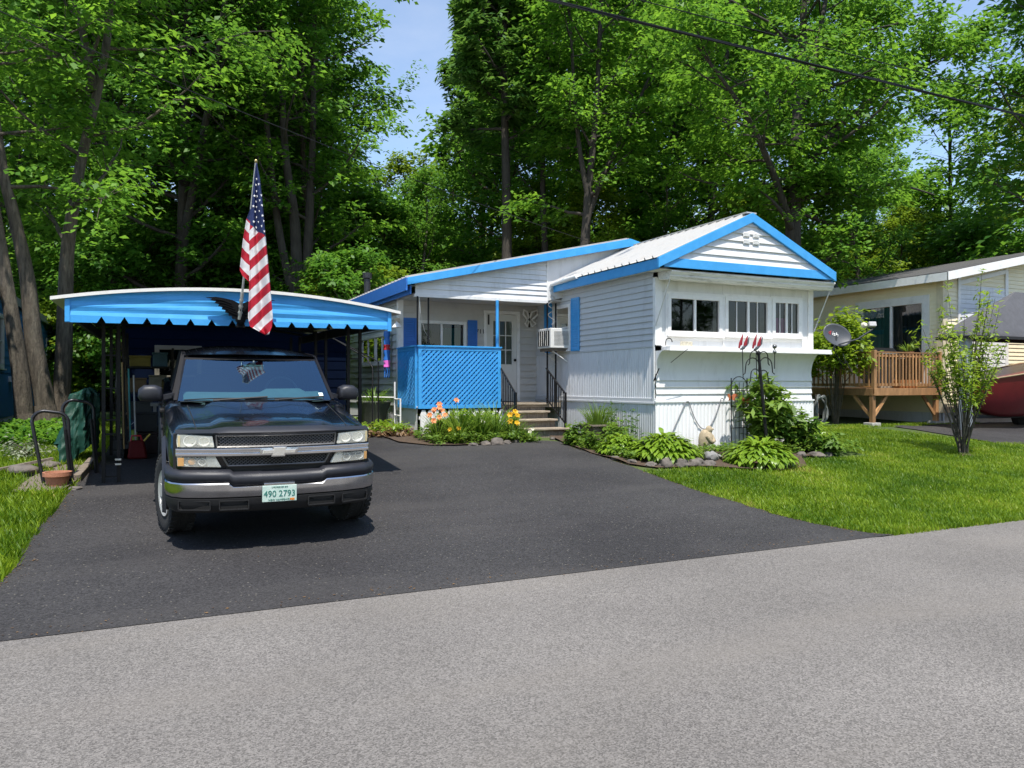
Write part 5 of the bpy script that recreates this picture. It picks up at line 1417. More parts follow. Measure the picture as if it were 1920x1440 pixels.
# ------------------------------------------------------------------ blue neighbour on the left
bh = thing('blue_house', 'dark blue neighbour house with white framed windows behind the maple trunks', 'house', (-3.05, 20, zg(20)))
BX = -2.78; FB = face_fn('x', BX, 1)
mb = MB(); ws_ = [(18.7, 19.6, 2.0, 3.15), (27.4, 28.9, 1.9, 3.1)]
siding(mb, FB, lambda z: (14.5, 34), 1.93, 3.55, .16, [(a + .05, b - .05, c + .05, d - .05) for a, b, c, d in ws_], step=.02); siding(mb, FB, lambda z: (14.5, 34), .95, 1.93, .98, step=0)
mb.box(-9, BX - .7, 14.56, 34, .7, 3.5); siding(mb, face_fn('y', 14.5, -1), lambda z: (-9, BX), .7, 3.5, .16, step=.02)
mb.prism([(-9, 3.5), (BX, 3.5), (-9, 4.55)], lambda u, v, w_: (u, 14.5 + w_, v), 0, .05); mb.build('wall', M['bluesid'], bh)
mb = MB(); fbox(mb, FB, 14.5, 34, 1.915, 1.955, -.01, .03); mb.build('belt_trim', M['bluesid'], bh)
mb = MB(); corrug(mb, face_fn('x', BX - .03, 1), 14.5, 34, .55, .95, per=.1); mb.build('skirting', M['skirt'], bh)
for w_ in ws_: window(bh, FB, *w_, w=.09, mull=(), horiz=(.5,), depth=.3)
mb = MB(); mb.hexa([(-9, 14.2, 4.6), (BX + .12, 14.2, 3.52), (BX + .12, 34.3, 3.52), (-9, 34.3, 4.6), (-9, 14.2, 4.7), (BX + .12, 14.2, 3.62), (BX + .12, 34.3, 3.62), (-9, 34.3, 4.7)]); mb.build('roof', M['shingle'], bh)
mb = MB(); mb.box(BX + .10, BX + .14, 14.2, 34.3, 3.46, 3.64); mb.build('eave_fascia', mk('grey_trim', (.30, .31, .29), .6), bh)
mb = MB(); fbox(mb, FB, 20.35, 20.6, 1.72, 1.84, .0, .12); mb.hexa([(BX + .12, 20.35, 1.80), (BX + .30, 20.35, 1.70), (BX + .30, 20.6, 1.70), (BX + .12, 20.6, 1.80), (BX + .12, 20.35, 1.85), (BX + .30, 20.35, 1.74), (BX + .30, 20.6, 1.74), (BX + .12, 20.6, 1.85)]); mb.build('vent_hood', M['wtrim'], bh)
# far yellow home glimpsed between trunks and carport
yh = thing('yellow_house', 'sunlit yellow green sided house far behind the maple trunks', 'house', (-5, 44, zg(44)))
mb = MB(); siding(mb, face_fn('y', 44, -1), lambda z: (-13, 2.0), 1.0, 4.4, .2, step=.02); mb.box(-13, 2.0, 44.05, 50, .9, 4.4); mb.build('wall', mk('lime_siding', (.42, .40, .10), .7, var=.1), yh)
mb = MB(); mb.prism([(-13.3, 4.4), (2.3, 4.4), (-5.5, 6.4)], lambda u, v, w_: (u, 43.7 + w_, v), 0, 7); mb.build('roof', M['shingle'], yh)
fn_ = thing('rail_fence', 'white rail fence in front of the far yellow green house', 'fence', (-4, 38, zg(38)))
for i in range(9):
    x = -7.5 + i * 1.1; mb = MB(); mb.box(x - .06, x + .06, 37.94, 38.06, zg(38), zg(38) + 1.15); mb.build('post', M['wtrim'], fn_)
for k in (.35, .7, 1.02): 
    mb = MB(); mb.box(-7.5, 1.3, 37.98, 38.02, zg(38) + k - .06, zg(38) + k + .06); mb.build('rail', M['wtrim'], fn_)
# ------------------------------------------------------------------ pale yellow neighbour on the right
ny = thing('neighbour_house', 'pale yellow sided house with a sliding glass door behind the wooden deck', 'house', (19.5, 13.95, zg(14)))
NX, NY = 19.5, 13.95
NF = face_fn('x', NX, -1); NG = face_fn('y', NY, -1)
sd = (14.45, 16.65, 1.62, 4.02)
mb = MB(); siding(mb, NF, lambda z: (NY, 27), .9, 4.55, .115, [(sd[0] + .05, sd[1] - .05, sd[2] + .05, sd[3] - .05)], step=.018)
rz = lambda x: 4.62 + .205 * (min(x, 24.2) - 19.3) - .205 * max(0, x - 24.2)
siding(mb, NG, lambda z: (max(NX, 19.3 + (z - 4.5) / .205), min(29, 29.1 - (z - 4.5) / .205)), .9, 5.45, .115, step=.018)
mb.build('wall', M['yellow'], ny)
mb = MB(); fbox(mb, NF, NY - .02, 27, .4, .9, -.06, -.02); fbox(mb, NG, NX + .02, 29, .4, .9, -.06, -.02); mb.build('foundation', M['skirt'], ny)
mb = MB(); fbox(mb, NF, NY - .02, NY + .16, .9, 4.5, .019, .035); fbox(mb, NG, NX - .034, NX + .14, .9, 4.5, .019, .035); mb.build('corner_trim', mk('cream_trim', (.68, .60, .42), .6), ny)
f = window(ny, NF, *sd, w=.10, mull=(.5,), curtains=[(.5, 1.0, M['teal'], 1), (.02, .48, mk('dark_drape', (.035, .05, .06), .9, stretch=(5, 5, .3)), 1)], depth=.5, name='sliding_door', sill=False, proud=.05)
mb = MB()
for q in ((sd[0] - .12, sd[0] - .002, sd[2], sd[3] + .12), (sd[1] + .002, sd[1] + .12, sd[2], sd[3] + .12), (sd[0], sd[1], sd[3] + .002, sd[3] + .12)): fbox(mb, NF, *q, .017, .045)
mb.build('door_casing', M['wtrim'], ny)
mb = MB()
mb.prism([(19.12, 4.60), (24.2, 4.62 + .205 * 4.9), (29.3, 4.58), (29.3, 4.64), (24.2, 5.70), (19.12, 4.66)], lambda u, v, w_: (u, 13.55 + w_, v), 0, 14.5)
mb.build('roof', M['shingle'], ny)
mb = MB(); mb.box(19.10, 19.13, 13.52, 27.5, 4.42, 4.635); mb.build('eave_fascia', M['wtrim'], ny)
mb = MB(); mb.prism([(19.1, 4.42), (24.2, 5.43), (24.2, 5.66), (19.1, 4.64)], lambda u, v, w_: (u, 13.50 + w_, v), 0, .04); mb.build('rake_fascia', M['wtrim'], ny)
mb = MB(); mb.quad((19.12, 13.56, 4.44), (19.52, 13.56, 4.5), (19.52, 27, 4.5), (19.12, 27, 4.44)); mb.build('soffit', M['wtrim'], ny)
mb = MB()
px0, px1 = 20.08, 22.25
fbox(mb, NG, px0, px0 + .10, 1.9, 4.62, .02, .05); fbox(mb, NG, px1 - .12, px1, 1.9, 4.95, .02, .05)
mb.hexa([NG(px0 + .101, 4.40, .02), NG(px1 - .121, 4.82, .02), NG(px1 - .121, 4.82, .045), NG(px0 + .101, 4.40, .045), NG(px0 + .101, 4.52, .02), NG(px1 - .121, 4.94, .02), NG(px1 - .121, 4.94, .045), NG(px0 + .101, 4.52, .045)])
mb.build('panel_trim', M['wtrim'], ny)
mb = MB(); siding(mb, face_fn('y', NY - .02, -1), lambda z: (px0 + .1, px1 - .12), 1.9, 4.40, .125, step=.014); mb.build('white_panel', M['white'], ny)
window(ny, NG, 20.75, 21.5, 2.0, 3.1, w=.07, mull=(), horiz=(.5,))
mb = MB(); mb.lathe([(0, .0), (.16, .0), (.16, .03), (0, .03)], (NX - .05, 17.2, 3.95), 20, axis='x'); dl = mb.build('wall_disc', M['wtrim'], ny)
mb = MB(); mb.box(19.6, 20.2, 20, 20.5, 4.7, 4.95); mb.lathe([(0, .1), (.35, .08), (.4, .0), (.38, -.02)], (20.0, 19.0, 4.95), 18); mb.build('roof_vent', M['shingle'], ny)
# deck
deck = thing('wooden_deck', 'raised wooden deck with baluster railing beside the yellow house', 'deck', (16.9, 13.98, zg(14)))
DX0, DX1, DY0, DY1, DZ = 16.9, 19.48, 13.98, 19.2, 1.57
wd = M['cedar']
mb = MB()
for i in range(18):
    y = DY0 + .02 + i * .145; mb.box(DX0, DX1, y, y + .138, DZ - .03, DZ)
for i in range(18, 36):
    y = DY0 + .02 + i * .145; mb.box(DX0, DX1, y, y + .138, DZ - .03, DZ)
mb.build('deck_boards', wd, deck)
mb = MB(); mb.box(DX0 - .02, DX1, DY0 - .025, DY0 + .015, DZ - .19, DZ - .005); mb.build('rim_joist', wd, deck, bevel=.004)
mb = MB(); mb.box(DX0 - .03, DX0 + .01, DY0 + .016, DY1, DZ - .19, DZ - .005); mb.build('rim_joist', wd, deck, bevel=.004)
for x, y in ((DX0 + .03, DY0 + .03), (DX1 - .12, DY0 + .03), (DX0 + .03, DY0 + 3.2)):
    mb = MB(); mb.box(x - .055, x + .055, y - .055 + .05, y + .055 + .05, zg(y) + .1, DZ - .031); mb.build('support_post', wd, deck, bevel=.006)
    mb = MB(); mb.box(x - .16, x + .16, y - .08, y + .2, zg(y) - .05, zg(y) + .10); mb.build('footing', M['concrete'], deck, bevel=.01)
    for dx in ((-1, 1) if x < 18 and y < 15 else (-1,)):
        if x < 18 and dx < 0:
            mb = MB(); mb.beam((x + .0, y + .11, DZ - .72), (x, y + .62, DZ - .2), .05, .08)
        else:
            mb = MB(); mb.beam((x + dx * .05, y + .05, DZ - .72), (x + dx * .52, y + .05, DZ - .2), .05, .08)
        mb.build('brace', wd, deck)
def rail(a, b, n):
    a = Vector(a); b = Vector(b)
    for z, h in ((DZ + .93, .035), (DZ + .85, .07), (DZ + .09, .07)):
        mb = MB(); mb.beam(a + Vector((0, 0, z)), b + Vector((0, 0, z)), .09 if h < .04 else .035, h); mb.build('rail', wd, deck, bevel=.003)
    for i in range(n):
        p = a.lerp(b, (i + .5) / n); mb = MB()
        d = (b - a).normalized() * .019; o = Vector((d.y, -d.x, 0))
        mb.hexa([p - d + o + Vector((0, 0, DZ + .05)), p + d + o + Vector((0, 0, DZ + .05)), p + d + o * 2.6 + Vector((0, 0, DZ + .05)), p - d + o * 2.6 + Vector((0, 0, DZ + .05)), p - d + o + Vector((0, 0, DZ + .90)), p + d + o + Vector((0, 0, DZ + .90)), p + d + o * 2.6 + Vector((0, 0, DZ + .90)), p - d + o * 2.6 + Vector((0, 0, DZ + .90))])
        mb.build('baluster', wd, deck)
rail((DX0 + .08, DY0 + .02, 0), (DX1 - .06, DY0 + .02, 0), 19)
rail((DX0 + .02, DY1, 0), (DX0 + .02, DY0 + .08, 0), 34)
for x, y in ((DX0 + .03, DY0 + .03), (DX1 - .03, DY0 + .03), (DX0 + .03, DY0 + 1.15), (DX0 + .03, DY0 + 2.4), (DX0 + .03, DY0 + 3.8), (DX0 + .03, DY1)):
    mb = MB(); mb.box(x - .05, x + .05, y - .05, y + .05, DZ - .15, DZ + .98); mb.build('rail_post', wd, deck, bevel=.005)
# things on the deck
def chair(x, y, rz_, lab, col):
    t = thing('patio_chair', lab, 'chair', (x, y, DZ), (0, 0, R(rz_)), 'patio chairs on the deck')
    mt = mk('chair_resin', col, .5)
    def lb(mb, nm, bev=.01): mb.build(nm, mt, t, world=False, bevel=bev)
    m_ = MB(); m_.box(-.25, .25, -.25, .22, .40, .43); lb(m_, 'seat')
    m_ = MB()
    for k in range(5): m_.hexa([(-.22 + k * .09, .20, .44), (-.15 + k * .09, .20, .44), (-.15 + k * .09, .23, .44), (-.22 + k * .09, .23, .44), (-.22 + k * .09, .32, .92), (-.15 + k * .09, .32, .92), (-.15 + k * .09, .35, .92), (-.22 + k * .09, .35, .92)])
    m_.hexa([(-.24, .318, .92), (.24, .318, .92), (.24, .352, .92), (-.24, .352, .92), (-.24, .335, 1.0), (.24, .335, 1.0), (.24, .368, 1.0), (-.24, .368, 1.0)]); lb(m_, 'backrest')
    for sx in (-.25, .25):
        for sy in (-.22, .2):
            m_ = MB(); m_.box(sx - .02, sx + .02, sy - .02, sy + .02, 0, .40 if sy > 0 else .64); lb(m_, 'leg', .004)
        m_ = MB(); m_.box(sx - .03, sx + .03, -.25, .27, .641, .665); lb(m_, 'armrest')
chair(17.6, 17.6, 60, 'beige slatted patio chair on the deck behind the baluster railing', (.50, .40, .28))
chair(17.7, 18.5, 100, 'second beige patio chair farther back on the deck', (.48, .38, .27))
gl = thing('gas_grill', 'dark gas grill with a closed lid standing on the deck by the glass door', 'grill', (18.6, 15.2, DZ))
mb = MB(); mb.box(-.4, .4, -.25, .25, .1, .82); mb.build('cabinet', M['dark'], gl, world=False, bevel=.02)
mb = MB(); mb.prism([(-.26, .83), (.26, .83), (.24, 1.02), (.10, 1.13), (-.12, 1.12), (-.25, 1.0)], lambda u, v, w_: (w_, u, v), -.42, .42); mb.build('lid', M['black'], gl, world=False, bevel=.02)
mb = MB(); mb.box(.43, .78, -.22, .22, .82, .85); mb.build('side_shelf', M['alu'], gl, world=False)
mb = MB(); mb.tube([(-.35, -.30, .95), (.35, -.30, .95)], .012, 6); mb.build('handle', M['alu'], gl, world=False)
for i, (x, y, c, lab) in enumerate(((18.55, 14.35, (.42, .17, .06), 'orange planter box on the deck floor behind the front railing'), (17.6, 14.3, (.6, .58, .5), 'white tray on the deck floor near the corner post'))):
    t = MB(); w_ = .32 if i == 0 else .2
    t.hexa([(x - w_, y - .1, DZ), (x + w_, y - .1, DZ), (x + w_, y + .1, DZ), (x - w_, y + .1, DZ), (x - w_ - .03, y - .13, DZ + .22 - .1 * i), (x + w_ + .03, y - .13, DZ + .22 - .1 * i), (x + w_ + .03, y + .13, DZ + .22 - .1 * i), (x - w_ - .03, y + .13, DZ + .22 - .1 * i)])
    tag(t.build('planter_box' if i == 0 else 'tray', mk('planter_colour', c, .7), None, bevel=.01), lab, 'planter' if i == 0 else 'tray')
# grey canopy with its post, and the dark red boat under it
cp = thing('canopy', 'charcoal roofed canopy on a grey post over the dark red boat', 'canopy', (18.3, 12.4, zg(12.4)))
mb = MB()
ex0, ex1, ey0, ey1, ez_ = 18.2, 25.0, 12.15, 13.2, 2.86
tp = (20.5, 22.8, 12.65, 4.08)
n = 10
def can(a, b):   # a along perimeter parameter, b 0 eave .. 1 top, slightly swept curve
    pass
E4 = [(ex0, ey0), (ex1, ey0), (ex1, ey1), (ex0, ey1)]; T4 = [(tp[0], tp[2] - .02), (tp[1], tp[2] - .02), (tp[1], tp[2] + .02), (tp[0], tp[2] + .02)]
V = []
for q in range(9):
    t = q / 8
    for e, p in zip(E4, T4): V.append((e[0] + (p[0] - e[0]) * t, e[1] + (p[1] - e[1]) * t, ez_ + (tp[3] - ez_) * (t ** .92)))
mb.add(V, [(i * 4 + q, i * 4 + (q + 1) % 4, i * 4 + 4 + (q + 1) % 4, i * 4 + 4 + q) for i in range(8) for q in range(4)] + [(32, 33, 34, 35)])
cr = mb.build('roof', M['canopy'], cp, smooth=30)
cr.modifiers.new('thick', 'SOLIDIFY').thickness = .03
mb = MB()
for a, b in (((ex0, ey0), (ex1, ey0)), ((ex0, ey0), (ex0, ey1)), ((ex0, ey1), (ex1, ey1)), ((ex1, ey0), (ex1, ey1))): mb.beam((*a, ez_ - .03), (*b, ez_ - .03), .05, .07)
mb.build('eave_frame', M['dark'], cp)
for x, y in ((18.32, 12.5), (24.7, 12.3), (24.7, 13.1)):
    mb = MB(); mb.box(x - .11, x + .11, y - .11, y + .11, zg(y), ez_ - .06); mb.build('post', M['postgrey'], cp, bevel=.01)
boat = thing('boat', 'dark red boat hull parked on a trailer under the charcoal canopy', 'boat', (20.5, 12.75, zg(12.75)))
mb = MB()
def hull(a, b):
    x = 18.55 + a * 5.5; k = a
    w_ = .74 * min(1, (k * 3.2 + .02)) ** .55
    zt = 1.72 + .55 * min(1, k * 1.5); zb = .82 + (.5 * (1 - min(1, k * 3.5)) ** 2)
    t = (b - .5) * 2
    y = 12.75 + w_ * (abs(t) ** .6) * (1 if t > 0 else -1)
    return (x, y, zb + (zt - zb) * abs(t) ** 1.7)
mb.grid(hull, 26, 20)
mb.grid(lambda a, b: (18.55 + a * 5.5, 12.75 + (b - .5) * 2 * .74 * min(1, (a * 3.2 + .02)) ** .55, 1.715 + .55 * min(1, a * 1.5)), 26, 2)
mb.build('hull', M['darkred'], boat, smooth=60)
mb = MB()
for s in (-1, 1): mb.tube([(18.55 + a / 20 * 5.5, 12.75 + s * (.76 * min(1, (a / 20 * 3.2 + .02)) ** .55), 1.725 + .55 * min(1, a / 20 * 1.5)) for a in range(21)], .02, 6)
mb.build('gunwale_trim', mk('tan_trim', (.30, .22, .12), .6), boat, smooth=True)
mb = MB(); mb.beam((18.3, 12.75, .85), (24, 12.75, .80), .1, .08)
for y in (12.2, 13.3): mb.lathe([(0, -.09), (.27, -.09), (.30, -.05), (.30, .05), (.27, .09), (0, .09)], (21.8, y, zg(12.5) + .30), 20, axis='y')
mb.build('trailer', M['dark'], boat, smooth=40)
# satellite dish on the shelf end
dish = thing('satellite_dish', 'grey oval satellite dish on the right end of the window shelf', 'satellite dish', (12.55, 11.3, 2.36))
dn = Vector((-.32, -.88, .28)).normalized(); du = Vector((0, 0, 1)); dr_ = dn.cross(du).normalized() * -1; du = dr_.cross(dn).normalized() * -1
if du.z < 0: du = -du
if dr_.x < 0: dr_ = -dr_
dc = Vector((12.60, 11.30, 2.66))
mb = MB()
def dishf(a, b):
    t = a * 2 * PI; r = b
    # a little squared oval, leaning
    lx, lz = .30 * r * math.cos(t), .235 * r * math.sin(t)
    ca, sa = math.cos(R(-24)), math.sin(R(-24))
    lx, lz = lx * ca - lz * sa, lx * sa + lz * ca
    return dc + dr_ * lx + du * lz - dn * (.06 * (1 - r * r))
mb.grid(dishf, 40, 8, closeu=True)
d_o = mb.build('reflector', M['dishgrey'], dish, smooth=True); d_o.modifiers.new('thick', 'SOLIDIFY').thickness = .008
V, F = text_mesh('d', .12, .001); V2, F2 = text_mesh('ish', .12, .001)
for VV, FF, off, mt in ((V, F, -.125, M['red']), (V2, F2, -.005, M['wtrim'])):
    mb = MB(); ca, sa = math.cos(R(-18)), math.sin(R(-18))
    mb.add([dc + dr_ * ((x + off) * ca - y * sa - .01) + du * ((x + off) * sa + y * ca + .03) + dn * (.012 + z - .055 * (1 - min(1, (x + off) ** 2 * 12))) for x, y, z in VV], FF)
    mb.build('dish_logo', mt, d_o)
mb = MB(); arm = dc + dr_ * .56 + dn * .34 + du * .10
mb.tube([dc - du * .20 + dn * .0, dc - du * .16 + dr_ * .3 + dn * .2, arm - du * .1], .016, 8); mb.build('feed_arm', M['dishgrey'], dish, smooth=True)
mb = MB(); mb.box(-.075, .075, -.045, .045, -.05, .05); mb.v = [arm + dr_ * x + dn * y + du * z for x, y, z in mb.v]; mb.build('receiver', mk('lnb_grey', (.4, .4, .4), .5), dish, bevel=.015)
mb = MB(); q = arm - dr_ * .15 - du * .01
mb.lathe([(0, -.035), (.035, -.03), (.065, .02), (.065, .03), (0, .03)], (0, 0, 0), 16, axis='x'); mb.v = [q - dn * x * 1 + dr_ * y + du * z for x, y, z in mb.v]; mb.build('feed_horn', mk('feed_cream', (.6, .56, .45), .5), dish, smooth=40)
mb = MB(); mb.tube([dc - dn * .02, dc - Vector((0.02, -.03, .16)), (12.56, 11.36, 2.36)], .02, 8); mb.build('mast', M['dishgrey'], dish, smooth=True)
mb = MB()
mb.tube([(12.56, 11.36, 2.38), (12.62, 11.3, 2.2), (12.8, 11.3, 2.08), (13.0, 11.45, 2.12), (13.1, 11.6, 2.3)], .008, 5); mb.tube([(12.56, 11.34, 2.36), (12.75, 11.3, 1.98), (13.0, 11.3, 1.92), (13.2, 11.6, 2.15)], .007, 5)
mb.build('cable', M['black'], dish, smooth=True)
# dark tarpaulin hung behind the trailer end, coiled hose on a reel below it
tb2 = MB()
tb2.grid(lambda a, b: (12.75 + 1.3 * a + .05 * math.sin(b * 9), 13.6 + .8 * a, 2.35 - .12 * a - (1.25 - .9 * a) * b + .03 * math.sin(a * 14)), 16, 10)
t_o = tb2.build('hanging_tarp', mk('dark_tarp', (.010, .028, .026), .6, var=.2, bump=.4, bscale=8), None, smooth=True); t_o.modifiers.new('thick', 'SOLIDIFY').thickness = .01
tag(t_o, 'dark green tarp sagging between the white trailer end and the deck', 'tarp')
hs = thing('garden_hose', 'coiled grey garden hose hanging on a stake beside the white trailer end', 'hose', (12.9, 12.1, zg(12.1)))
mb = MB()
pts = []
for i in range(150):
    t = i / 150 * 2 * PI * 6; r = .19 + .02 * math.sin(i * .9)
    pts.append((12.95 + r * math.cos(t) * .8, 12.05 + .05 * math.sin(i * .37), 1.12 + r * 1.55 * math.sin(t)))
mb.tube(pts, .014, 6); mb.build('coil', mk('hose_grey', (.13, .14, .13), .5), hs, smooth=True)
mb = MB(); mb.beam((12.95, 12.15, zg(12)), (12.95, 12.15, 1.45), .05, .05); mb.build('stake', M['timber'], hs)
# ------------------------------------------------------------------ trees
def spray_leaves(rg, P, D, n, rad, size, flat=.35, droop=.3, elong=1.45):
    """leaves around each twig point P; D = outward direction of the twig"""
    N_ = len(P)
    C = np.repeat(P, n, 0); Dd = np.repeat(D, n, 0)
    k = len(C)
    off = rg.normal(0, 1, (k, 3)); off /= np.linalg.norm(off, axis=1)[:, None] + 1e-9
    off *= (rg.uniform(0, 1, (k, 1)) ** .5) * rad
    off[:, 2] *= flat
    along = rg.uniform(-.4, 1.1, (k, 1)) * rad
    C = C + off + Dd * along
    C[:, 2] -= droop * (off[:, 0] ** 2 + off[:, 1] ** 2) / max(rad, .01)
    nrm = np.stack([rg.normal(0, .45, k), rg.normal(0, .45, k), np.ones(k)], 1)
    nrm[:, :2] += Dd[:, :2] * .35
    nrm /= np.linalg.norm(nrm, axis=1)[:, None]
    ax = Dd * .8 + off / max(rad, .01) + rg.normal(0, .5, (k, 3)); ax[:, 2] -= .35
    ax -= nrm * (ax * nrm).sum(1)[:, None]; ax /= np.linalg.norm(ax, axis=1)[:, None] + 1e-9
    sd = np.cross(nrm, ax)
    s = size * rg.uniform(.6, 1.35, k)[:, None]
    V = np.zeros((k, 4, 3))
    V[:, 0] = C - ax * s * .5 * elong
    V[:, 1] = C + sd * s * .42 + nrm * s * .10
    V[:, 2] = C + ax * s * .5 * elong - nrm * s * .12
    V[:, 3] = C - sd * s * .42 + nrm * s * .10
    return V.reshape(-1, 3)
def perp(d, rg):
    a = rg.normal(0, 1, 3); a -= d * a.dot(d); return a / np.linalg.norm(a)
class Tree:
    """skeleton in local metres (z up from the foot): trunk paths given, limbs and twigs grown"""
    def __init__(s, seed):
        s.rg = np.random.default_rng(seed); s.wood = MB(); s.P = []; s.D = []
    def path(s, pts, r0, r1, n=9):
        k = len(pts)
        # resample smoothly
        pts = [np.array(p, float) for p in pts]
        if k > 2:
            out = []
            for i in range(k - 1):
                p0 = pts[max(i - 1, 0)]; p1 = pts[i]; p2 = pts[i + 1]; p3 = pts[min(i + 2, k - 1)]
                for t in (0, .25, .5, .75): out.append(.5 * (2 * p1 + (p2 - p0) * t + (2 * p0 - 5 * p1 + 4 * p2 - p3) * t * t + (3 * p1 - p0 - 3 * p2 + p3) * t ** 3))
            pts = out + [pts[-1]]
        k = len(pts)
        rr = [r0 + (r1 - r0) * (i / (k - 1)) for i in range(k)]
        s.wood.tube([tuple(p) for p in pts], rr, n, cap=False)
        return pts, rr
    def limb(s, p, d, L_, r, twigs=7, up=.12, spray=3, sub=.42):
        rg = s.rg
        pts = [p]; dd = d.copy(); m = 7
        for i in range(m):
            dd = dd + rg.normal(0, .12, 3) + np.array([0, 0, up]) * .5; dd /= np.linalg.norm(dd)
            pts.append(pts[-1] + dd * L_ / m)
        s.wood.tube([tuple(q) for q in pts], [r * (1 - .85 * i / m) + .006 for i in range(m + 1)], 5, cap=False)
        for j in range(twigs):
            t = .22 + .78 * (j + rg.uniform(0, 1)) / twigs
            i = min(int(t * m), m - 1); q = pts[i] + (pts[i + 1] - pts[i]) * (t * m - i)
            ld = pts[i + 1] - pts[i]; ld /= np.linalg.norm(ld)
            td = ld * .6 + perp(ld, rg) * .9; td[2] = td[2] * .55 + .05; td /= np.linalg.norm(td)
            tl = L_ * sub * (1.15 - .6 * t) * rg.uniform(.7, 1.3)
            e = q + td * tl
            s.wood.tube([tuple(q), tuple(q + td * tl * .5 + np.array([0, 0, .04 * tl])), tuple(e)], [r * .28 * (1 - .6 * t) + .004, .007, .003], 4, cap=False)
            for k in range(spray):
                u = .3 + .75 * (k + rg.uniform(0, 1)) / spray
                s.P.append(q + td * tl * u + rg.normal(0, .12, 3)); s.D.append(td)
        s.P.append(pts[-1]); s.D.append(dd)
    def crown(s, pts, rr, z0, nl, radius, elev=(15, 50), up=.12, twigs=7, spray=3, bias=None, topshrink=.35):
        """limbs along a trunk path from height z0 up"""
        rg = s.rg
        zs = np.array([p[2] for p in pts]); top = zs[-1]
        ga = rg.uniform(0, 6.28)
        for i in range(nl):
            t = (i + rg.uniform(.1, .9)) / nl; z = z0 + (top - z0) * t ** .95
            j = int(np.clip(np.searchsorted(zs, z), 1, len(zs) - 1))
            f = (z - zs[j - 1]) / max(1e-6, zs[j] - zs[j - 1]); p = pts[j - 1] + (pts[j] - pts[j - 1]) * f
            ga += 2.4 + rg.uniform(-.5, .5)
            el = R(rg.uniform(*elev)) * (.6 + .8 * t)
            d = np.array([math.cos(ga) * math.cos(el), math.sin(ga) * math.cos(el), math.sin(el)])
            if bias is not None: d = d + np.array(bias) * rg.uniform(.2, 1); d /= np.linalg.norm(d)
            prof = min(1, .55 + 1.4 * t) * (1 - (1 - topshrink) * max(0, (t - .55) / .45) ** 1.5)
            s.limb(p, d, radius * prof * rg.uniform(.75, 1.2), max(.015, rr[j] * .42), twigs, up, spray)
    def meshes(s, name, leafmat_, wood, n=14, rad=.42, size=.15, flat=.4, var=(.45, .22), elong=1.45, droop=.3):
        P = np.array(s.P); D = np.array(s.D)
        V = spray_leaves(s.rg, P, D, n, rad, size, flat, droop, elong)
        k = len(V) // 4
        spr = np.repeat(s.rg.normal(0, 1, len(P)), n)
        v = np.clip(var[0] + var[1] * .6 * spr + s.rg.normal(0, var[1] * .6, k), 0, 1)
        lm = np_mesh(name + '_crown', V, np.arange(k * 4).reshape(k, 4), leafmat_, v)
        me = bpy.data.meshes.new(name + '_trunk'); me.from_pydata(s.wood.v, [], s.wood.f); me.materials.append(wood)
        me.polygons.foreach_set('use_smooth', [True] * len(me.polygons))
        return me, lm
def plant_tree(name, meshes, x, y, label, group=None, s=1, rz=0, cat='tree', sink=.1):
    t = thing(name, label, cat, (x, y, zg(y) - sink), (0, 0, rz), group); t.scale = (s, s, s)
    link('trunk', meshes[0], t); link('crown', meshes[1], t)
    return t
def proto(seed, H, r, z0, nl, radius, lean=(0, 0), mat='leafA', bark='bark', n=23, rad=.46, size=.135, var=(.42, .22), twigs=8, spray=4, elev=(10, 45), up=.12, fork=0, **kw):
    T = Tree(seed)
    rg = T.rg
    pts, rr = T.path([(0, 0, 0), (lean[0] * .2 + rg.normal(0, .1), lean[1] * .2 + rg.normal(0, .1), H * .25), (lean[0] * .5 + rg.normal(0, .2), lean[1] * .5 + rg.normal(0, .2), H * .55), (lean[0] * .8, lean[1] * .8, H * .8), (lean[0], lean[1], H)], r, .03)
    T.crown(pts, rr, z0, nl, radius, elev, up, twigs, spray, **kw)
    for q in range(fork):
        a = rg.uniform(0, 6.28); i = len(pts) // 4
        b = pts[i]; e = b + np.array([math.cos(a) * H * .16, math.sin(a) * H * .16, H * .62])
        p2, r2 = T.path([b, (b + e) / 2 + np.array([math.cos(a), math.sin(a), -.5]) * H * .025, e], rr[i] * .75, .03)
        T.crown(p2, r2, max(z0, b[2] + 1.5), nl // 2, radius * .75, elev, up, twigs, spray)
    return T.meshes('tree', M[mat], M[bark], n, rad, size, var=var)
PA = [proto(11, 19, .21, 2.6, 34, 4.2, fork=1, bark='barkdark'), proto(12, 21, .23, 3.4, 34, 4.6, lean=(1.2, .4), fork=1, mat='leafB', bark='barkdark'), proto(13, 17, .19, 2.0, 32, 4.0, lean=(-.8, .3), bark='barkdark')]
PB = [proto(21, 13, .17, 1.2, 26, 3.1, n=14, mat='leafB'), proto(22, 11, .15, .8, 24, 3.0, mat='leafL', var=(.4, .25))]
PU = [proto(31, 5.5, .09, .2, 20, 2.3, mat='leafB', n=14, rad=.4), proto(32, 4.5, .08, .2, 18, 2.2, mat='leafL', rad=.4, var=(.35, .25))]
woods = 'trees of the dense woods behind the homes'
under = 'understory trees at the edge of the woods'
def cam_xy(px, d): # a bearing from the street and a distance along it, turned into lot coordinates
    r = (px - 960) / 1450
    return (d * (CC * r + CS), d * (CC - CS * r))
random.seed(5)
def forest(kind, lst, lab, grp, name):
    for (px, d, s, k) in lst:
        x, y = cam_xy(px, d)
        plant_tree(name, kind[k % len(kind)], x, y, lab, grp, s, random.uniform(0, 6.28))
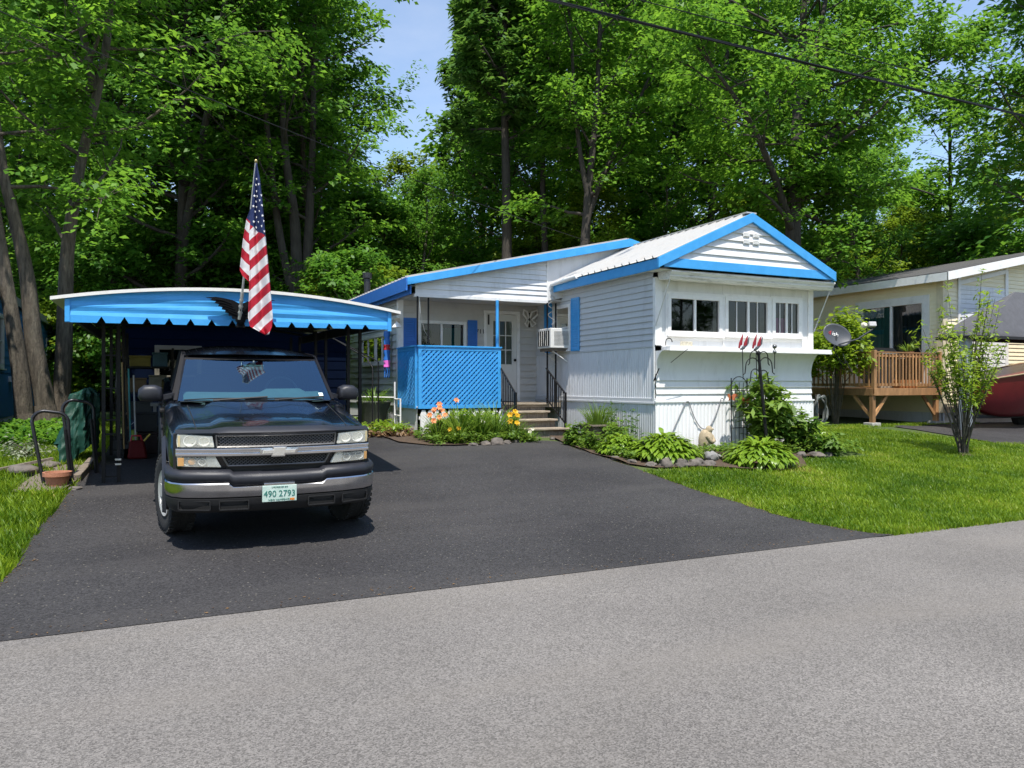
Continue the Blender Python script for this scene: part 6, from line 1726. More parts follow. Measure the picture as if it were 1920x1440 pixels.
# tall trees: bearing (pixel column of the photo), distance, scale, which
forest(PA, [(215, 25, 1.0, 0), (330, 24, 1.0, 1), (440, 27, 1.02, 2), (470, 28, .98, 0), (300, 33, 1.1, 2), (-60, 26, 1.0, 1), (20, 33, 1.1, 0), (540, 34, 1.1, 1), (575, 37, .95, 2), (130, 38, 1.2, 1), (420, 38, 1.1, 0)], 'tall leafy tree in the dense woods behind the carport', woods, 'maple_tree')
forest(PA, [(1190, 33, 1.08, 0), (1330, 30, 1.05, 2), (1250, 38, 1.2, 1), (1420, 36, 1.15, 0), (1560, 33, 1.0, 2), (1080, 36, 1.1, 1), (1640, 40, .68, 0), (1010, 41, 1.15, 2)], 'tall leafy tree in the dense woods behind the white home', woods, 'maple_tree')
forest(PB, [(760, 38, 1.0, 1), (850, 36, .8, 0), (975, 31, 1.22, 0), (930, 40, 1.25, 1), (700, 32, .72, 1), (560, 31, 1.0, 0), (1700, 38, .8, 1), (1850, 44, .95, 0), (1960, 32, 1.12, 1), (1990, 26, 1.25, 0), (800, 28, .62, 0), (1105, 27, .68, 1), (1250, 27, .64, 0), (1005, 29, .7, 1), (1390, 27, .66, 1), (1590, 28, .7, 0), (1690, 30, .66, 1)], 'slender mid height tree at the edge of the woods', woods, 'young_tree')
forest(PU, [(20 + 44 * i + random.uniform(-15, 15), random.uniform(29, 37), random.uniform(.95, 1.35), (i * 7) % 3) for i in range(44)], 'low bushy tree filling the understory of the woods', under, 'understory_tree')
forest(PU, [(160, 24, .7, 1), (230, 27, .8, 0), (620, 24, .8, 1), (655, 28, .9, 0), (590, 21, .55, 1), (700, 26, .9, 1), (545, 25, .8, 0), (330, 25, 1.0, 0), (455, 26, 1.05, 2), (210, 24, .9, 2), (650, 23, .8, 0)], 'low bushy sapling in the shade behind the carport', under, 'understory_tree')
# three leaning maple trunks left of the carport
def own_tree(name, label, x, y, paths, crowns, mat='leafA', n=19, rad=.44, size=.115, var=(.45, .24), bark='bark', seed=50, cat='tree', sink=.15, **kw):
    """paths: list of (points, r0, r1); crowns: list of (path index, z0, limbs, radius, dict)"""
    T = Tree(seed); made = []
    for pts, r0, r1 in paths: made.append(T.path(pts, r0, r1, 12))
    for i, z0, nl, rad_, kk in crowns: T.crown(made[i][0], made[i][1], z0, nl, rad_, **kk)
    return plant_tree(name, T.meshes(name, M[mat], M[bark], n, rad, size, var=var, **kw), x, y, label, None, 1, 0, cat, sink)
x, y = cam_xy(82, 15.6)
own_tree('maple_tree', 'twin trunked maple leaning left in front of the blue house', x, y,
    [([(-.31, -.05, 0), (-.38, -.05, 1.2), (-.60, -.05, 2.9), (-.92, -.05, 5.2), (-1.2, 0, 7.7), (-1.2, .1, 13)], .185, .05), ([(.05, .12, 0), (.0, .12, .8), (-.17, .12, 1.85), (-.26, .12, 2.9), (-.35, .12, 3.6), (-.56, .15, 4.65), (-.74, .15, 5.6), (-1.0, .2, 8.7), (-.7, .2, 15)], .205, .05), ([(-.27, -.05, -.1), (-.30, -.05, .2), (-.34, -.05, .55)], .27, .17), ([(.10, .12, -.1), (.05, .12, .25), (.0, .12, .7)], .30, .2)],
    [(0, 4.2, 13, 3.0, dict(elev=(-5, 35))), (1, 4.6, 15, 3.2, dict(elev=(-5, 35)))], seed=51)
x, y = cam_xy(116, 16.4)
own_tree('maple_tree', 'single straight maple trunk just left of the carport front', x, y,
    [([(-.05, 0, 0), (.03, 0, 1.6), (.06, 0, 2.8), (.10, 0, 3.9), (.20, 0, 4.8), (.38, 0, 6.0), (.8, 0, 8.2), (.92, 0, 10), (1.0, 0, 15)], .185, .05), ([(.62, 0, 7.4), (.4, .1, 8.6), (.1, .2, 10), (-.2, .3, 13)], .10, .03), ([(-.07, 0, -.1), (-.05, 0, .3), (.0, 0, .9)], .29, .18)],
    [(0, 3.6, 18, 3.3, dict(elev=(-5, 35), bias=(.25, -.2, 0))), (1, 7.2, 9, 2.4, {})], seed=53)
x, y = cam_xy(553, 24)
own_tree('maple_tree', 'many stemmed dark tree right behind the flag', x, y,
    [([(0, 0, 0), (.05, 0, 3), (.0, 0, 6), (-.35, 0, 9), (-.55, 0, 17)], .27, .05), ([(.1, 0, 0), (.3, 0, 3.5), (.45, 0, 6.5), (.6, .2, 10), (.5, .2, 17)], .22, .05), ([(0, 0, 3.5), (-.5, .1, 6), (-.9, .2, 10), (-1.3, .2, 16)], .15, .04)],
    [(0, 5.0, 16, 3.2, {}), (1, 3.4, 18, 3.4, dict(bias=(.3, -.1, 0))), (2, 5.5, 10, 3.0, {})], seed=55, bark='barkdark', size=.13)
x, y = cam_xy(598, 26)
own_tree('maple_tree', 'leafy tree whose crown borders the gap of open sky', x, y, [([(0, 0, 0), (-.2, 0, 4), (-.5, 0, 8), (-.6, 0, 15.5)], .2, .05)], [(0, 4.5, 22, 2.7, {})], seed=57, size=.13, mat='leafB')
# pine with a tall bare trunk
def pine(seed):
    T = Tree(seed); rg = T.rg
    pts, rr = T.path([(0, 0, 0), (.05, 0, 6), (-.05, 0, 12), (.1, 0, 18.5)], .23, .04)
    zs = [p[2] for p in pts]
    for i in range(40):
        z = 9.2 + 9 * (i / 40) ** .9; j = int(np.clip(np.searchsorted(zs, z), 1, len(zs) - 1)); p = pts[j]
        a = i * 2.4 + rg.uniform(-.3, .3); L_ = (2.5 - 1.5 * (i / 40)) * rg.uniform(.6, 1.15)
        d = np.array([math.cos(a), math.sin(a), .12 + .2 * (i / 40)])
        T.limb(np.array([p[0], p[1], z]), d / np.linalg.norm(d), L_, .05, 9, .18, 3, .35)
    # needles: long thin leaves in tufts
    return T.meshes('pine', M['needle'], M['barkdark'], 17, .26, .14, flat=.7, var=(.4, .25), elong=2.4)
pm_ = pine(61)
x, y = cam_xy(948, 26); plant_tree('pine_tree', pm_, x, y, 'pine with a tall straight bare trunk behind the porch roof', None)
x, y = cam_xy(905, 37); plant_tree('pine_tree', pm_, x, y, 'distant pine left of the bare trunked pine bordering the gap of open sky', None, 1.1, 2)
x, y = cam_xy(1018, 27)
own_tree('slender_tree', 'slender dark trunked tree right beside the pine', x, y, [([(0, 0, 0), (.1, 0, 5), (.0, 0, 9), (.5, 0, 15.5)], .17, .04)], [(0, 6, 16, 2.5, {})], seed=63, bark='barkdark', mat='leafB', size=.13)
x, y = cam_xy(1072, 24)
own_tree('leaning_tree', 'dark leaning tree with forked limbs behind the roof ridge', x, y,
    [([(0, 0, 0), (.15, 0, 2.6), (.45, 0, 5.2), (.6, 0, 7.2), (.9, 0, 10), (1.2, 0, 16)], .22, .05), ([(.52, 0, 6.2), (1.1, 0, 7.6), (2.0, 0, 9.3), (3.6, 0, 12.5)], .12, .03), ([(.58, 0, 7), (.2, 0, 9), (-.1, 0, 13)], .1, .03)],
    [(0, 6.0, 16, 2.9, {}), (1, 7.2, 12, 2.5, dict(bias=(.3, -.1, 0))), (2, 8, 9, 2.3, {})], seed=65, bark='barkdark', size=.13)
x, y = cam_xy(1488, 23)
own_tree('maple_tree', 'large spreading maple with long limbs behind the gable roof', x, y,
    [([(0, 0, 0), (-.05, 0, 3.5), (0, 0, 6.5), (.15, 0, 9), (.4, 0, 12), (.3, 0, 17)], .32, .06), ([(.05, 0, 7), (.9, -.3, 8.4), (2.0, -.6, 9.4), (3.6, -1, 10.6), (6.2, -1.4, 11.9)], .16, .03), ([(.15, 0, 8.8), (1.0, .2, 11), (2.0, .3, 14.5)], .14, .04), ([(-.02, 0, 5.6), (-1.2, -.4, 7.2), (-2.6, -.8, 8.6), (-4.4, -1, 10)], .13, .03), ([(0, 0, 6.6), (1.5, -.6, 7.0), (3.0, -1.0, 7.2), (4.6, -1.2, 7.0)], .09, .02)],
    [(0, 4.4, 26, 4.0, dict(elev=(-8, 40))), (1, 8.2, 16, 2.2, dict(elev=(0, 50))), (2, 9.5, 12, 2.8, {}), (3, 6.4, 14, 2.5, dict(elev=(-5, 45))), (4, 6.9, 9, 1.9, dict(elev=(-15, 30)))], seed=67, size=.125, bark='barkdark', n=20)
x, y = cam_xy(1786, 33)
own_tree('maple_tree', 'airy round tree standing alone behind the yellow house roof', x, y,
    [([(0, 0, 0), (0, 0, 4), (-.1, 0, 7), (-.2, 0, 13.0)], .22, .04), ([(0, 0, 5.6), (1.1, 0, 7), (2.2, 0, 8.0)], .09, .02), ([(0, 0, 5.8), (-1.0, 0, 7.2), (-1.9, 0, 8.8)], .09, .02)],
    [(0, 6.0, 17, 2.6, {}), (1, 6.2, 7, 1.6, {}), (2, 6.4, 7, 1.6, {})], seed=69, size=.15, bark='barkdark', n=14)
x, y = cam_xy(2010, 25)
own_tree('maple_tree', 'tree at the far right whose boughs hang in from the frame edge', x, y, [([(0, 0, 0), (0, 0, 5), (.1, 0, 9), (.3, 0, 16)], .2, .04)], [(0, 9.6, 14, 2.6, {}), (0, 3.5, 10, 2.2, {})], seed=71, size=.13, mat='leafA')
for i, (x, y, k, s_) in enumerate(((-14, -15, 0, .7), (-6, -18, 2, .8), (1, -16, 1, .66), (8, -18, 0, .8), (15, -16, 2, .75), (23, -19, 1, .8), (-22, -20, 1, .8), (31, -17, 0, .75))):
    plant_tree('maple_tree', PA[k], x, y, 'leafy tree standing across the road from the homes', 'trees across the road', s_, i * 1.3)
# deep woods beyond
def deepwoods():
    rg = np.random.default_rng(77); P = []; D = []
    for i in range(3400):
        px = rg.uniform(-500, 2400); d = rg.uniform(46, 60); x, y = cam_xy(px, d)
        h = zg(y) + rg.uniform(0, 1) ** .8 * (11.0 + 1.6 * math.sin(px * .011) + 1.2 * math.sin(px * .031) - 3.0 * (1620 < px < 1930))
        if 1090 < px < 1290: h *= .8
        P.append((x, y, h)); D.append((rg.normal(0, .5), rg.normal(0, .5) - .5, .1))
    V = spray_leaves(rg, np.array(P), np.array(D), 26, 1.3, .34, .5)
    k = len(V) // 4
    o = link('far_woods', np_mesh('far_woods', V, np.arange(k * 4).reshape(k, 4), M['leafL'], np.clip(np.repeat(rg.normal(.35, .25, len(P)), 26) + rg.normal(0, .12, k), 0, 1)))  # lighter leaf colour brightens the shadowed depth of the woods
    tag(o, 'dark mass of distant woods showing between the nearer trunks', 'woods', kind='stuff')
deepwoods()
# overhead lines
def wire(pts, r, lab, nst=1):
    mb = MB()
    a, b = Vector(pts[0]), Vector(pts[1]); sag = pts[2]
    P = [a.lerp(b, t / 40) - Vector((0, 0, sag * 4 * (t / 40) * (1 - t / 40))) for t in range(41)]
    if nst == 1: mb.tube(P, r, 6)
    else:
        for q in range(3): mb.tube([p + Vector((0, .018 * math.cos(i * .9 + q * 2.1), .018 * math.sin(i * .9 + q * 2.1))) for i, p in enumerate(P)], r, 5)
    tag(mb.build('utility_line', M['black'], None, smooth=True), lab, 'cable', 'overhead utility lines')
wire([(-14, 12.5, 8.78), (58, 12.5, 8.62), .05], .017, 'thick twisted overhead cable bundle crossing the tree tops', 3)
wire([(-14, 12.6, 9.25), (58, 12.6, 9.18), .06], .010, 'thin overhead wire above the thick cable bundle')
wire([(-6, 8.9, 6.75), (10.2, 16.2, 5.05), .25], .006, 'thin drop wire slanting down behind the pine')
wire([(8, 12.4, 12.9), (44, 12.4, 8.8), .1], .009, 'short overhead wire at the top right of the sky')
# ------------------------------------------------------------------ garden plants
def strips(rg, base, az, el, length, width, seg=6, curl=1.2, shape='strap', twist=.3):
    """arching leaf strips; all arguments arrays of n"""
    n = len(az); V = np.zeros((n, seg + 1, 2, 3))
    p = base.copy(); e = el.copy()
    for j in range(seg + 1):
        t = j / seg
        d = np.stack([np.cos(az) * np.cos(e), np.sin(az) * np.cos(e), np.sin(e)], 1)
        side = np.stack([-np.sin(az), np.cos(az), np.zeros(n)], 1)
        if shape == 'strap': w_ = width * (1 - t ** 2.2) * (.7 + .3 * min(1, t * 4)) + .0008
        else: w_ = width * (.10 + (1 - .10) * (math.sin(PI * min(1, max(0, (t - .22) / .78)) ** .75) if t > .22 else 0)) * (1 if t < 1 else 0) + .001
        nrm = np.cross(d, side)
        V[:, j, 0] = p - side * w_[:, None] / 2 + nrm * (w_[:, None] * .18); V[:, j, 1] = p + side * w_[:, None] / 2 + nrm * (w_[:, None] * .18)
        p = p + d * (length / seg)[:, None]; e = e - curl * (.4 + 1.2 * t) / seg * (.8 + .4 * rg.uniform(0, 1, n))
    k = (seg + 1) * 2
    q = np.array([[j * 2, j * 2 + 1, j * 2 + 3, j * 2 + 2] for j in range(seg)])
    F = (np.arange(n)[:, None, None] * k + q[None]).reshape(-1, 4)
    return V.reshape(-1, 3), F, seg
def strap_mesh(name, seed, n, length, width, mat, curl=1.3, spread=.08, el=(50, 88), shape='strap', var=(.5, .22), seg=6, z=0):
    rg = np.random.default_rng(seed)
    az = rg.uniform(0, 2 * PI, n); e = np.radians(rg.uniform(el[0], el[1], n))
    r = spread * rg.uniform(0, 1, n) ** .5
    base = np.stack([r * np.cos(az), r * np.sin(az), np.full(n, z)], 1)
    V, F, s = strips(rg, base, az, e, length * rg.uniform(.55, 1.1, n), width * rg.uniform(.7, 1.2, n), seg, curl, shape)
    v = np.clip(np.repeat(rg.normal(var[0], var[1], n), s), 0, 1)
    return np_mesh(name, V, F, mat, v, smooth=True)
def hosta_mesh(seed, n, R_, H):
    rg = np.random.default_rng(seed)
    az = rg.uniform(0, 2 * PI, n); lay = rg.uniform(0, 1, n)
    r = R_ * .62 * np.sqrt(rg.uniform(0, 1, n))
    z = H * (1 - (r / (R_ * .78)) ** 2) * .78 * (.65 + .35 * rg.uniform(0, 1, n)) 
    base = np.stack([r * np.cos(az), r * np.sin(az), np.maximum(z, .02)], 1)
    az2 = az + rg.normal(0, .45, n)
    el = np.radians(40 - 40 * (r / (R_ * .62)) + rg.normal(0, 13, n))
    V, F, s = strips(rg, base, az2, el, rg.uniform(.17, .27, n) * (R_ / .65), rg.uniform(.06, .092, n), 7, 1.35, 'hosta')
    v = np.clip(np.repeat(.55 + rg.normal(0, .22, n) - .25 * (z < H * .2), s), 0, 1)
    # petioles
    return np_mesh('hosta', V, F, M['hosta'], v, smooth=True)
def put(name, me, x, y, label, cat, group=None, rz=0, s=1, dz=0, part='leaves'):
    t = thing(name, label, cat, (x, y, zg(y) + dz), (0, 0, rz), group); t.scale = (s, s, s)
    link(part, me, t); return t
put('hosta', hosta_mesh(1, 760, .70, .50), 9.3, 9.95, 'round bright green hosta mound at the lawn edge below the black pole', 'hosta')
put('hosta', hosta_mesh(2, 760, .74, .52), 7.9, 10.72, 'broad hosta clump at the front corner of the white trailer', 'hosta')
put('hosta', hosta_mesh(3, 420, .52, .44), 7.48, 11.35, 'smaller hosta clump between the driveway and the wooden planter', 'hosta')
def bush_mesh(seed, stems, H, Rd, mat, n=16, rad=.16, size=.085, var=(.5, .25), elong=1.8, wood='bark', sub=5, flat=.6, z0=.2):
    T = Tree(seed); rg = T.rg
    for i in range(stems):
        a = rg.uniform(0, 6.28); k = rg.uniform(.2, 1)
        e = np.array([math.cos(a) * Rd * k, math.sin(a) * Rd * k, H * rg.uniform(.6, 1.0) * (1.05 - .35 * k)])
        m_ = e * .5 + np.array([-math.cos(a) * Rd * .12, -math.sin(a) * Rd * .12, H * .08])
        b = np.array([math.cos(a) * .06, math.sin(a) * .06, 0])
        T.wood.tube([tuple(b), tuple(m_), tuple(e)], [.010, .007, .003], 5, cap=False)
        for j in range(sub):
            t = z0 + (1 - z0) * (j + rg.uniform(0, 1)) / sub
            p = (1 - t) ** 2 * b + 2 * t * (1 - t) * m_ + t * t * e
            d = e - m_; d = d / np.linalg.norm(d) + perp(d / np.linalg.norm(d), rg) * .8
            T.P.append(p + rg.normal(0, .05, 3)); T.D.append(d / np.linalg.norm(d))
    return T.meshes('bush', M[mat], M[wood], n, rad, size, flat=flat, var=var, elong=elong, droop=.5)
def put_bush(name, ms, x, y, label, cat, group=None, s=1, rz=0):
    t = thing(name, label, cat, (x, y, zg(y)), (0, 0, rz), group); t.scale = (s,) * 3
    link('stems', ms[0], t); link('leaves', ms[1], t); return t
put_bush('peony_bush', bush_mesh(5, 26, 1.72, .55, 'plant', 14, .17, .075, (.6, .28), 3.0, sub=5), 10.42, 11.0, 'tall leafy garden bush in front of the white trailer beside the black pole', 'bush')
put_bush('fern_plant', bush_mesh(6, 20, .85, .5, 'plant', 14, .13, .07, (.35, .22), 2.4), 10.95, 10.78, 'low dark leafy plant at the right front corner of the garden bed', 'plant')
put_bush('lime_bush', bush_mesh(7, 26, .62, .34, 'hosta', 14, .10, .04, (.7, .25), 2.2), 11.5, 10.9, 'fluffy yellow green bush beside the right end of the trailer', 'bush')
put_bush('low_plant', bush_mesh(8, 14, .38, .3, 'plant', 12, .1, .07, (.45, .25), 1.8), 11.4, 10.45, 'small broad leaved plant at the rocky right edge of the bed', 'plant')
put_bush('lime_shrub', bush_mesh(9, 36, 3.3, 1.05, 'leafL', 20, .28, .09, (.6, .28), 1.8, sub=7, z0=.74), 16.6, 14.95, 'big lime green shrub growing between the two homes behind the dish', 'shrub')
ms = bush_mesh(10, 10, .42, .22, 'plant', 12, .09, .055, (.45, .25), 1.8)
for x, y, s, lab in ((7.28, 12.55, 1.0, 'low plant at the driveway edge left of the wooden planter'), (7.72, 11.9, 1.05, 'leafy plant in front of the wooden planter'), (8.0, 12.4, 1.1, 'leafy plant against the corrugated skirting behind the planter'), (7.2, 11.9, .8, 'small plant between the driveway and the planter bed')):
    put_bush('garden_plant', ms, x, y, lab, 'plant', None, s, random.uniform(0, 6))
for x, y, s, lab in ((5.55, 13.95, 1.0, 'rounded yellow green bush below the middle of the blue lattice'), (6.2, 14.2, .9, 'smaller yellow green bush below the right of the blue lattice'), (5.15, 14.0, .8, 'yellow green bush tucked behind the peach day lily')):
    put_bush('lime_bush', bush_mesh(int(x * 10), 26, .62, .36, 'hosta', 14, .10, .05, (.6, .28), 2.2), x, y, lab, 'bush', None, s)
# slim flowering stems against the skirting
sm = MB(); rg = np.random.default_rng(8)
for i in range(26):
    x, y = rg.uniform(8.0, 8.22), rg.uniform(11.7, 13.2); h = rg.uniform(.4, .85)
    sm.tube([(x, y, zg(y)), (x + rg.normal(0, .03), y + rg.normal(0, .04), zg(y) + h)], .004, 4)
    for k in range(5):
        z = zg(y) + h * (.4 + .13 * k); a = rg.uniform(0, 6.28); sm.add([(x, y, z), (x + .05 * math.cos(a), y + .05 * math.sin(a), z + .04), (x + .09 * math.cos(a), y + .09 * math.sin(a), z + .02), (x + .05 * math.cos(a + .3), y + .05 * math.sin(a + .3), z + .005)], [(0, 1, 2, 3)])
o = sm.build('tall_weeds', mk('weed_green', (.07, .13, .03), .8, var=.3, scale=4), None); tag(o, 'slender green stems growing up the corrugated side skirting', 'weeds', kind='stuff')
# wooden planter with grass
pl = thing('wooden_planter', 'weathered wooden planter filled with tall grass beside the steps', 'planter', (7.85, 12.75, zg(12.75)))
mb = MB(); w0, w1, h = .19, .26, .34
mb.hexa([(-w0, -w0, 0), (w0, -w0, 0), (w0, w0, 0), (-w0, w0, 0), (-w1, -w1, h), (w1, -w1, h), (w1, w1, h), (-w1, w1, h)])
for s in (-1, 1): mb.box(-w1 - .03, w1 + .03, s * w1 - .03, s * w1 + .03, h + .001, h + .035)
for s in (-1, 1): mb.box(s * w1 - .03, s * w1 + .03, -w1 + .031, w1 - .031, h + .001, h + .034)
mb.build('tub', M['timber'], pl, world=False, bevel=.006)
link('grass', strap_mesh('planter_grass', 4, 190, .55, .014, M['plant'], 1.0, .2, (55, 88), var=(.6, .25), z=.34), pl)
# day lilies and flowers in front of the porch
def flower(mb, c, r, n=6, up=.4, rg=None):
    ax = Vector((random.uniform(-.7, .1), random.uniform(-1, -.5), random.uniform(.2, .7))).normalized(); e1 = ax.orthogonal().normalized(); e2 = ax.cross(e1)
    for k in range(n):
        a = 2 * PI * k / n + .3
        d = e1 * math.cos(a) + e2 * math.sin(a) + ax * up; s = (e2 * math.cos(a) - e1 * math.sin(a)) * r * .36
        c_ = Vector(c); mb.add([c_, c_ + d * r * .55 + s, c_ + d * r + Vector((0, 0, -.2 * r)), c_ + d * r * .55 - s], [(0, 1, 2, 3)])
def lily(x, y, seed, label, H=.5, n=70, flowers=(), fm='lily', fr=.075, name='day_lily', lw=.022):
    t = thing(name, label, 'flower', (x, y, zg(y)))
    link('leaves', strap_mesh('lily_leaves', seed, n, H * 1.25, lw, M['plant'], 1.5, .10, (48, 86), var=(.5, .25)), t)
    for dx, dy, h in flowers:
        mb = MB(); mb.tube([(0, 0, 0), (dx * .5, dy * .5, h * .6), (dx, dy, h)], .005, 5); s_ = mb.build('stem', mk('stem_green', (.06, .13, .02), .8), t, world=False)
        mb = MB(); flower(mb, (dx, dy, h), fr); flower(mb, (dx, dy, h - .005), fr * .8, 6, .8); mb.build('blossom', M[fm], s_, world=False)
lily(4.95, 13.75, 1, 'day lily with a cluster of peach blossoms at the lattice corner', .62, 90, [(-.08, -.05, .62), (.0, -.12, .66), (.08, -.03, .60), (-.15, .0, .52), (-.02, -.15, .48), (.10, -.14, .52), (-.12, -.12, .42), (.02, -.05, .72)], fr=.065)
lily(5.35, 13.65, 2, 'green lily clump with one pink brown blossom below the blue lattice', .74, 150, [(-.08, -.05, .80)], fr=.06)
lily(5.75, 13.6, 3, 'leafy green lily clump in the middle of the porch flower bed', .66, 150, [(.0, -.15, .40)], 'whitep', fr=.05)
lily(5.15, 13.35, 6, 'low green clump at the front of the porch flower bed', .32, 80, [(.05, -.05, .30), (-.1, 0, .28)], 'ylw', fr=.05)
lily(6.12, 13.75, 4, 'tall narrow leaved green plant right of the porch bed centre', .78, 120)
lily(6.42, 13.5, 5, 'yellow and orange flowering plant near the bottom step', .5, 100, [(-.10, -.05, .52), (-.02, -.1, .58), (.06, -.02, .50), (-.12, -.1, .40), (.0, -.14, .36)], 'ylw', fr=.068, name='yellow_flower')
lily(6.68, 13.35, 7, 'sprawling green plant beside the left of the steps', .26, 90, [(.05, -.05, .25), (-.05, -.12, .2)], 'whitep', fr=.04)
pb = thing('potted_plant', 'lime leaved plant in a black pot beside the stair railing', 'potted plant', (6.6, 13.95, zg(13.9)))
mb = MB(); mb.lathe([(0, 0), (.10, 0), (.13, .26), (.145, .26), (.145, .30), (.12, .30), (.11, .24), (0, .24)], (0, 0, 0), 20); mb.build('pot', M['black'], pb, world=False, smooth=35)
link('leaves', strap_mesh('pot_leaves', 9, 70, .30, .03, M['hosta'], 1.2, .08, (35, 85), z=.25, var=(.7, .2)), pb)
# ground cover of the porch bed and the strip below the left wall
def cover(name, pts_fn, n, seed, size, mat, label, cat, h=.10):
    rg = np.random.default_rng(seed); P = np.array([pts_fn(rg) for _ in range(n)]); P[:, 2] += rg.uniform(0, h, n)
    D = np.stack([rg.normal(0, .6, n), rg.normal(0, .6, n), np.full(n, .6)], 1)
    V = spray_leaves(rg, P, D, 8, .07, size, .6, .2, 1.7); k = len(V) // 4
    o = link(name, np_mesh(name, V, np.arange(k * 4).reshape(k, 4), M[mat], np.clip(rg.normal(.5, .25, k), 0, 1)))
    tag(o, label, cat, kind='stuff')
def pf(x0, x1, y0, y1): return lambda rg: (lambda x, y: (x, y, zg(y) + .03))(rg.uniform(x0, x1), rg.uniform(y0, y1))
cover('ground_cover', pf(4.65, 6.75, 13.1, 14.6), 520, 1, .045, 'plant', 'low green ground cover filling the porch flower bed', 'ground cover', .16)
cover('leaf_bed', pf(3.3, 4.9, 14.6, 16.6), 300, 2, .06, 'deadleaf', 'brown and yellow leaves along the foot of the left wall', 'leaves', .08)
cover('weed_bed', pf(3.5, 4.8, 14.8, 17.5), 330, 3, .05, 'hosta', 'yellow green weeds along the foot of the left wall', 'weeds', .2)
cover('bed_cover', lambda rg: (lambda a: (8.3 + 4.0 * a, 11.35 - .75 * rg.uniform(0, 1) - .25 * a, zg(11) + .03))(rg.uniform(0, 1)), 420, 4, .045, 'plant', 'low green growth in the bed along the trailer front', 'ground cover', .14)
cover('shade_cover', lambda rg: (lambda x, y: (x, y, zg(y) + .03))(rg.uniform(-3.0, -1.1), rg.uniform(14.6, 18)), 600, 5, .07, 'leafB', 'dark ground cover round the feet of the maple trunks', 'ground cover', .25)
cover('driveway_edge_plants', lambda rg: (lambda y: (7.12 + .25 * rg.uniform(0, 1), y, zg(y) + .03))(rg.uniform(10.6, 12.9)), 150, 6, .045, 'plant', 'low plants creeping along the driveway edge by the garden bed', 'ground cover', .14)
# variegated little plant at the tree foot
put_bush('pale_groundcover_plant', bush_mesh(15, 12, .34, .45, 'sage', 6, .12, .035, (.4, .3), 1.6), -1.55, 13.2, 'pale leaved little plant in front of the maple trunks', 'plant')
# edging stones
rg = np.random.default_rng(4)
def stones(pts, grp, lab):
    for i, (x, y, s) in enumerate(pts):
        mb = MB(); mb.blob((0, 0, s * .35), (s * rg.uniform(.9, 1.35), s * rg.uniform(.8, 1.1), s * rg.uniform(.55, .8)), 3, amp=.35, seed=i + len(pts))
        o = mb.build('edging_stone', M['rock'], None, smooth=True, loc=(x, y, zg(y))); o.rotation_euler = (0, 0, rg.uniform(0, 6)); tag(o, lab, 'stone', grp)
stones([(7.60, 10.22, .13), (7.84, 10.15, .14), (8.08, 10.12, .13), (8.30, 10.05, .10), (7.35, 10.32, .09), (7.18, 10.6, .08), (7.12, 11.0, .07)], 'low stones along the lawn edge of the hosta bed', 'rounded brown stone in the low row edging the hosta bed')
for x, y, s, lab in ((8.62, 10.4, .15, 'large pale grey boulder leaning between the two hostas'), (8.80, 10.5, .12, 'second grey rock resting against the pale boulder')):
    mb = MB(); mb.blob((0, 0, s * .5), (s * 1.25, s * .75, s * .8), 3, amp=.4, seed=x * 5); o = mb.build('boulder', mk('pale_rock', (.22, .215, .21), .9, var=.25, bump=.5, bscale=16), None, smooth=True, loc=(x, y, zg(y))); o.rotation_euler = (0, .3, .4); tag(o, lab, 'rock')
stones([(10.7, 10.4, .10), (11.0, 10.34, .11), (11.3, 10.36, .10)], 'stones edging the right end of the garden bed', 'grey stone edging the right end of the garden bed')
stones([(5.35, 12.98, .07), (5.62, 13.0, .09), (5.85, 13.02, .12), (6.1, 13.1, .07), (6.35, 13.25, .06)], 'stones edging the porch flower bed', 'small stone edging the porch flower bed by the driveway')
stones([(7.3, 13.55, .05), (7.5, 13.62, .05), (7.68, 13.58, .06), (7.9, 13.5, .05)], 'pebbles at the foot of the steps', 'small pale pebble at the foot of the steps')
# statue: hooded bowed figure
st_ = MB()
st_.lathe([(0, 0), (.13, 0), (.135, .04), (.115, .07), (.12, .10), (.125, .2), (.12, .28), (.10, .35), (.06, .40), (0, .41)], (0, 0, 0), 22)
st_.blob((.045, -.02, .40), (.062, .066, .072), 3, amp=.1); st_.tube([(-.02, -.10, .30), (.03, -.13, .22), (.09, -.10, .20)], [.04, .034, .03], 8); st_.tube([(.10, .0, .30), (.115, -.07, .22), (.07, -.12, .20)], [.038, .032, .028], 8)
st_.blob((.06, -.12, .21), (.04, .035, .03), 2, amp=.1); st_.blob((.10, -.06, .08), (.05, .08, .05), 2, amp=.15); st_.blob((.105, -.045, .415), (.016, .014, .016), 2)
o = st_.build('garden_statue', M['statue'], None, smooth=60, loc=(9.15, 11.15, zg(11.15))); o.scale = (1.08,) * 3; o.rotation_euler = (0, 0, -.3); tag(o, 'tan stone statue of a bowed figure in front of the white skirting', 'statue')
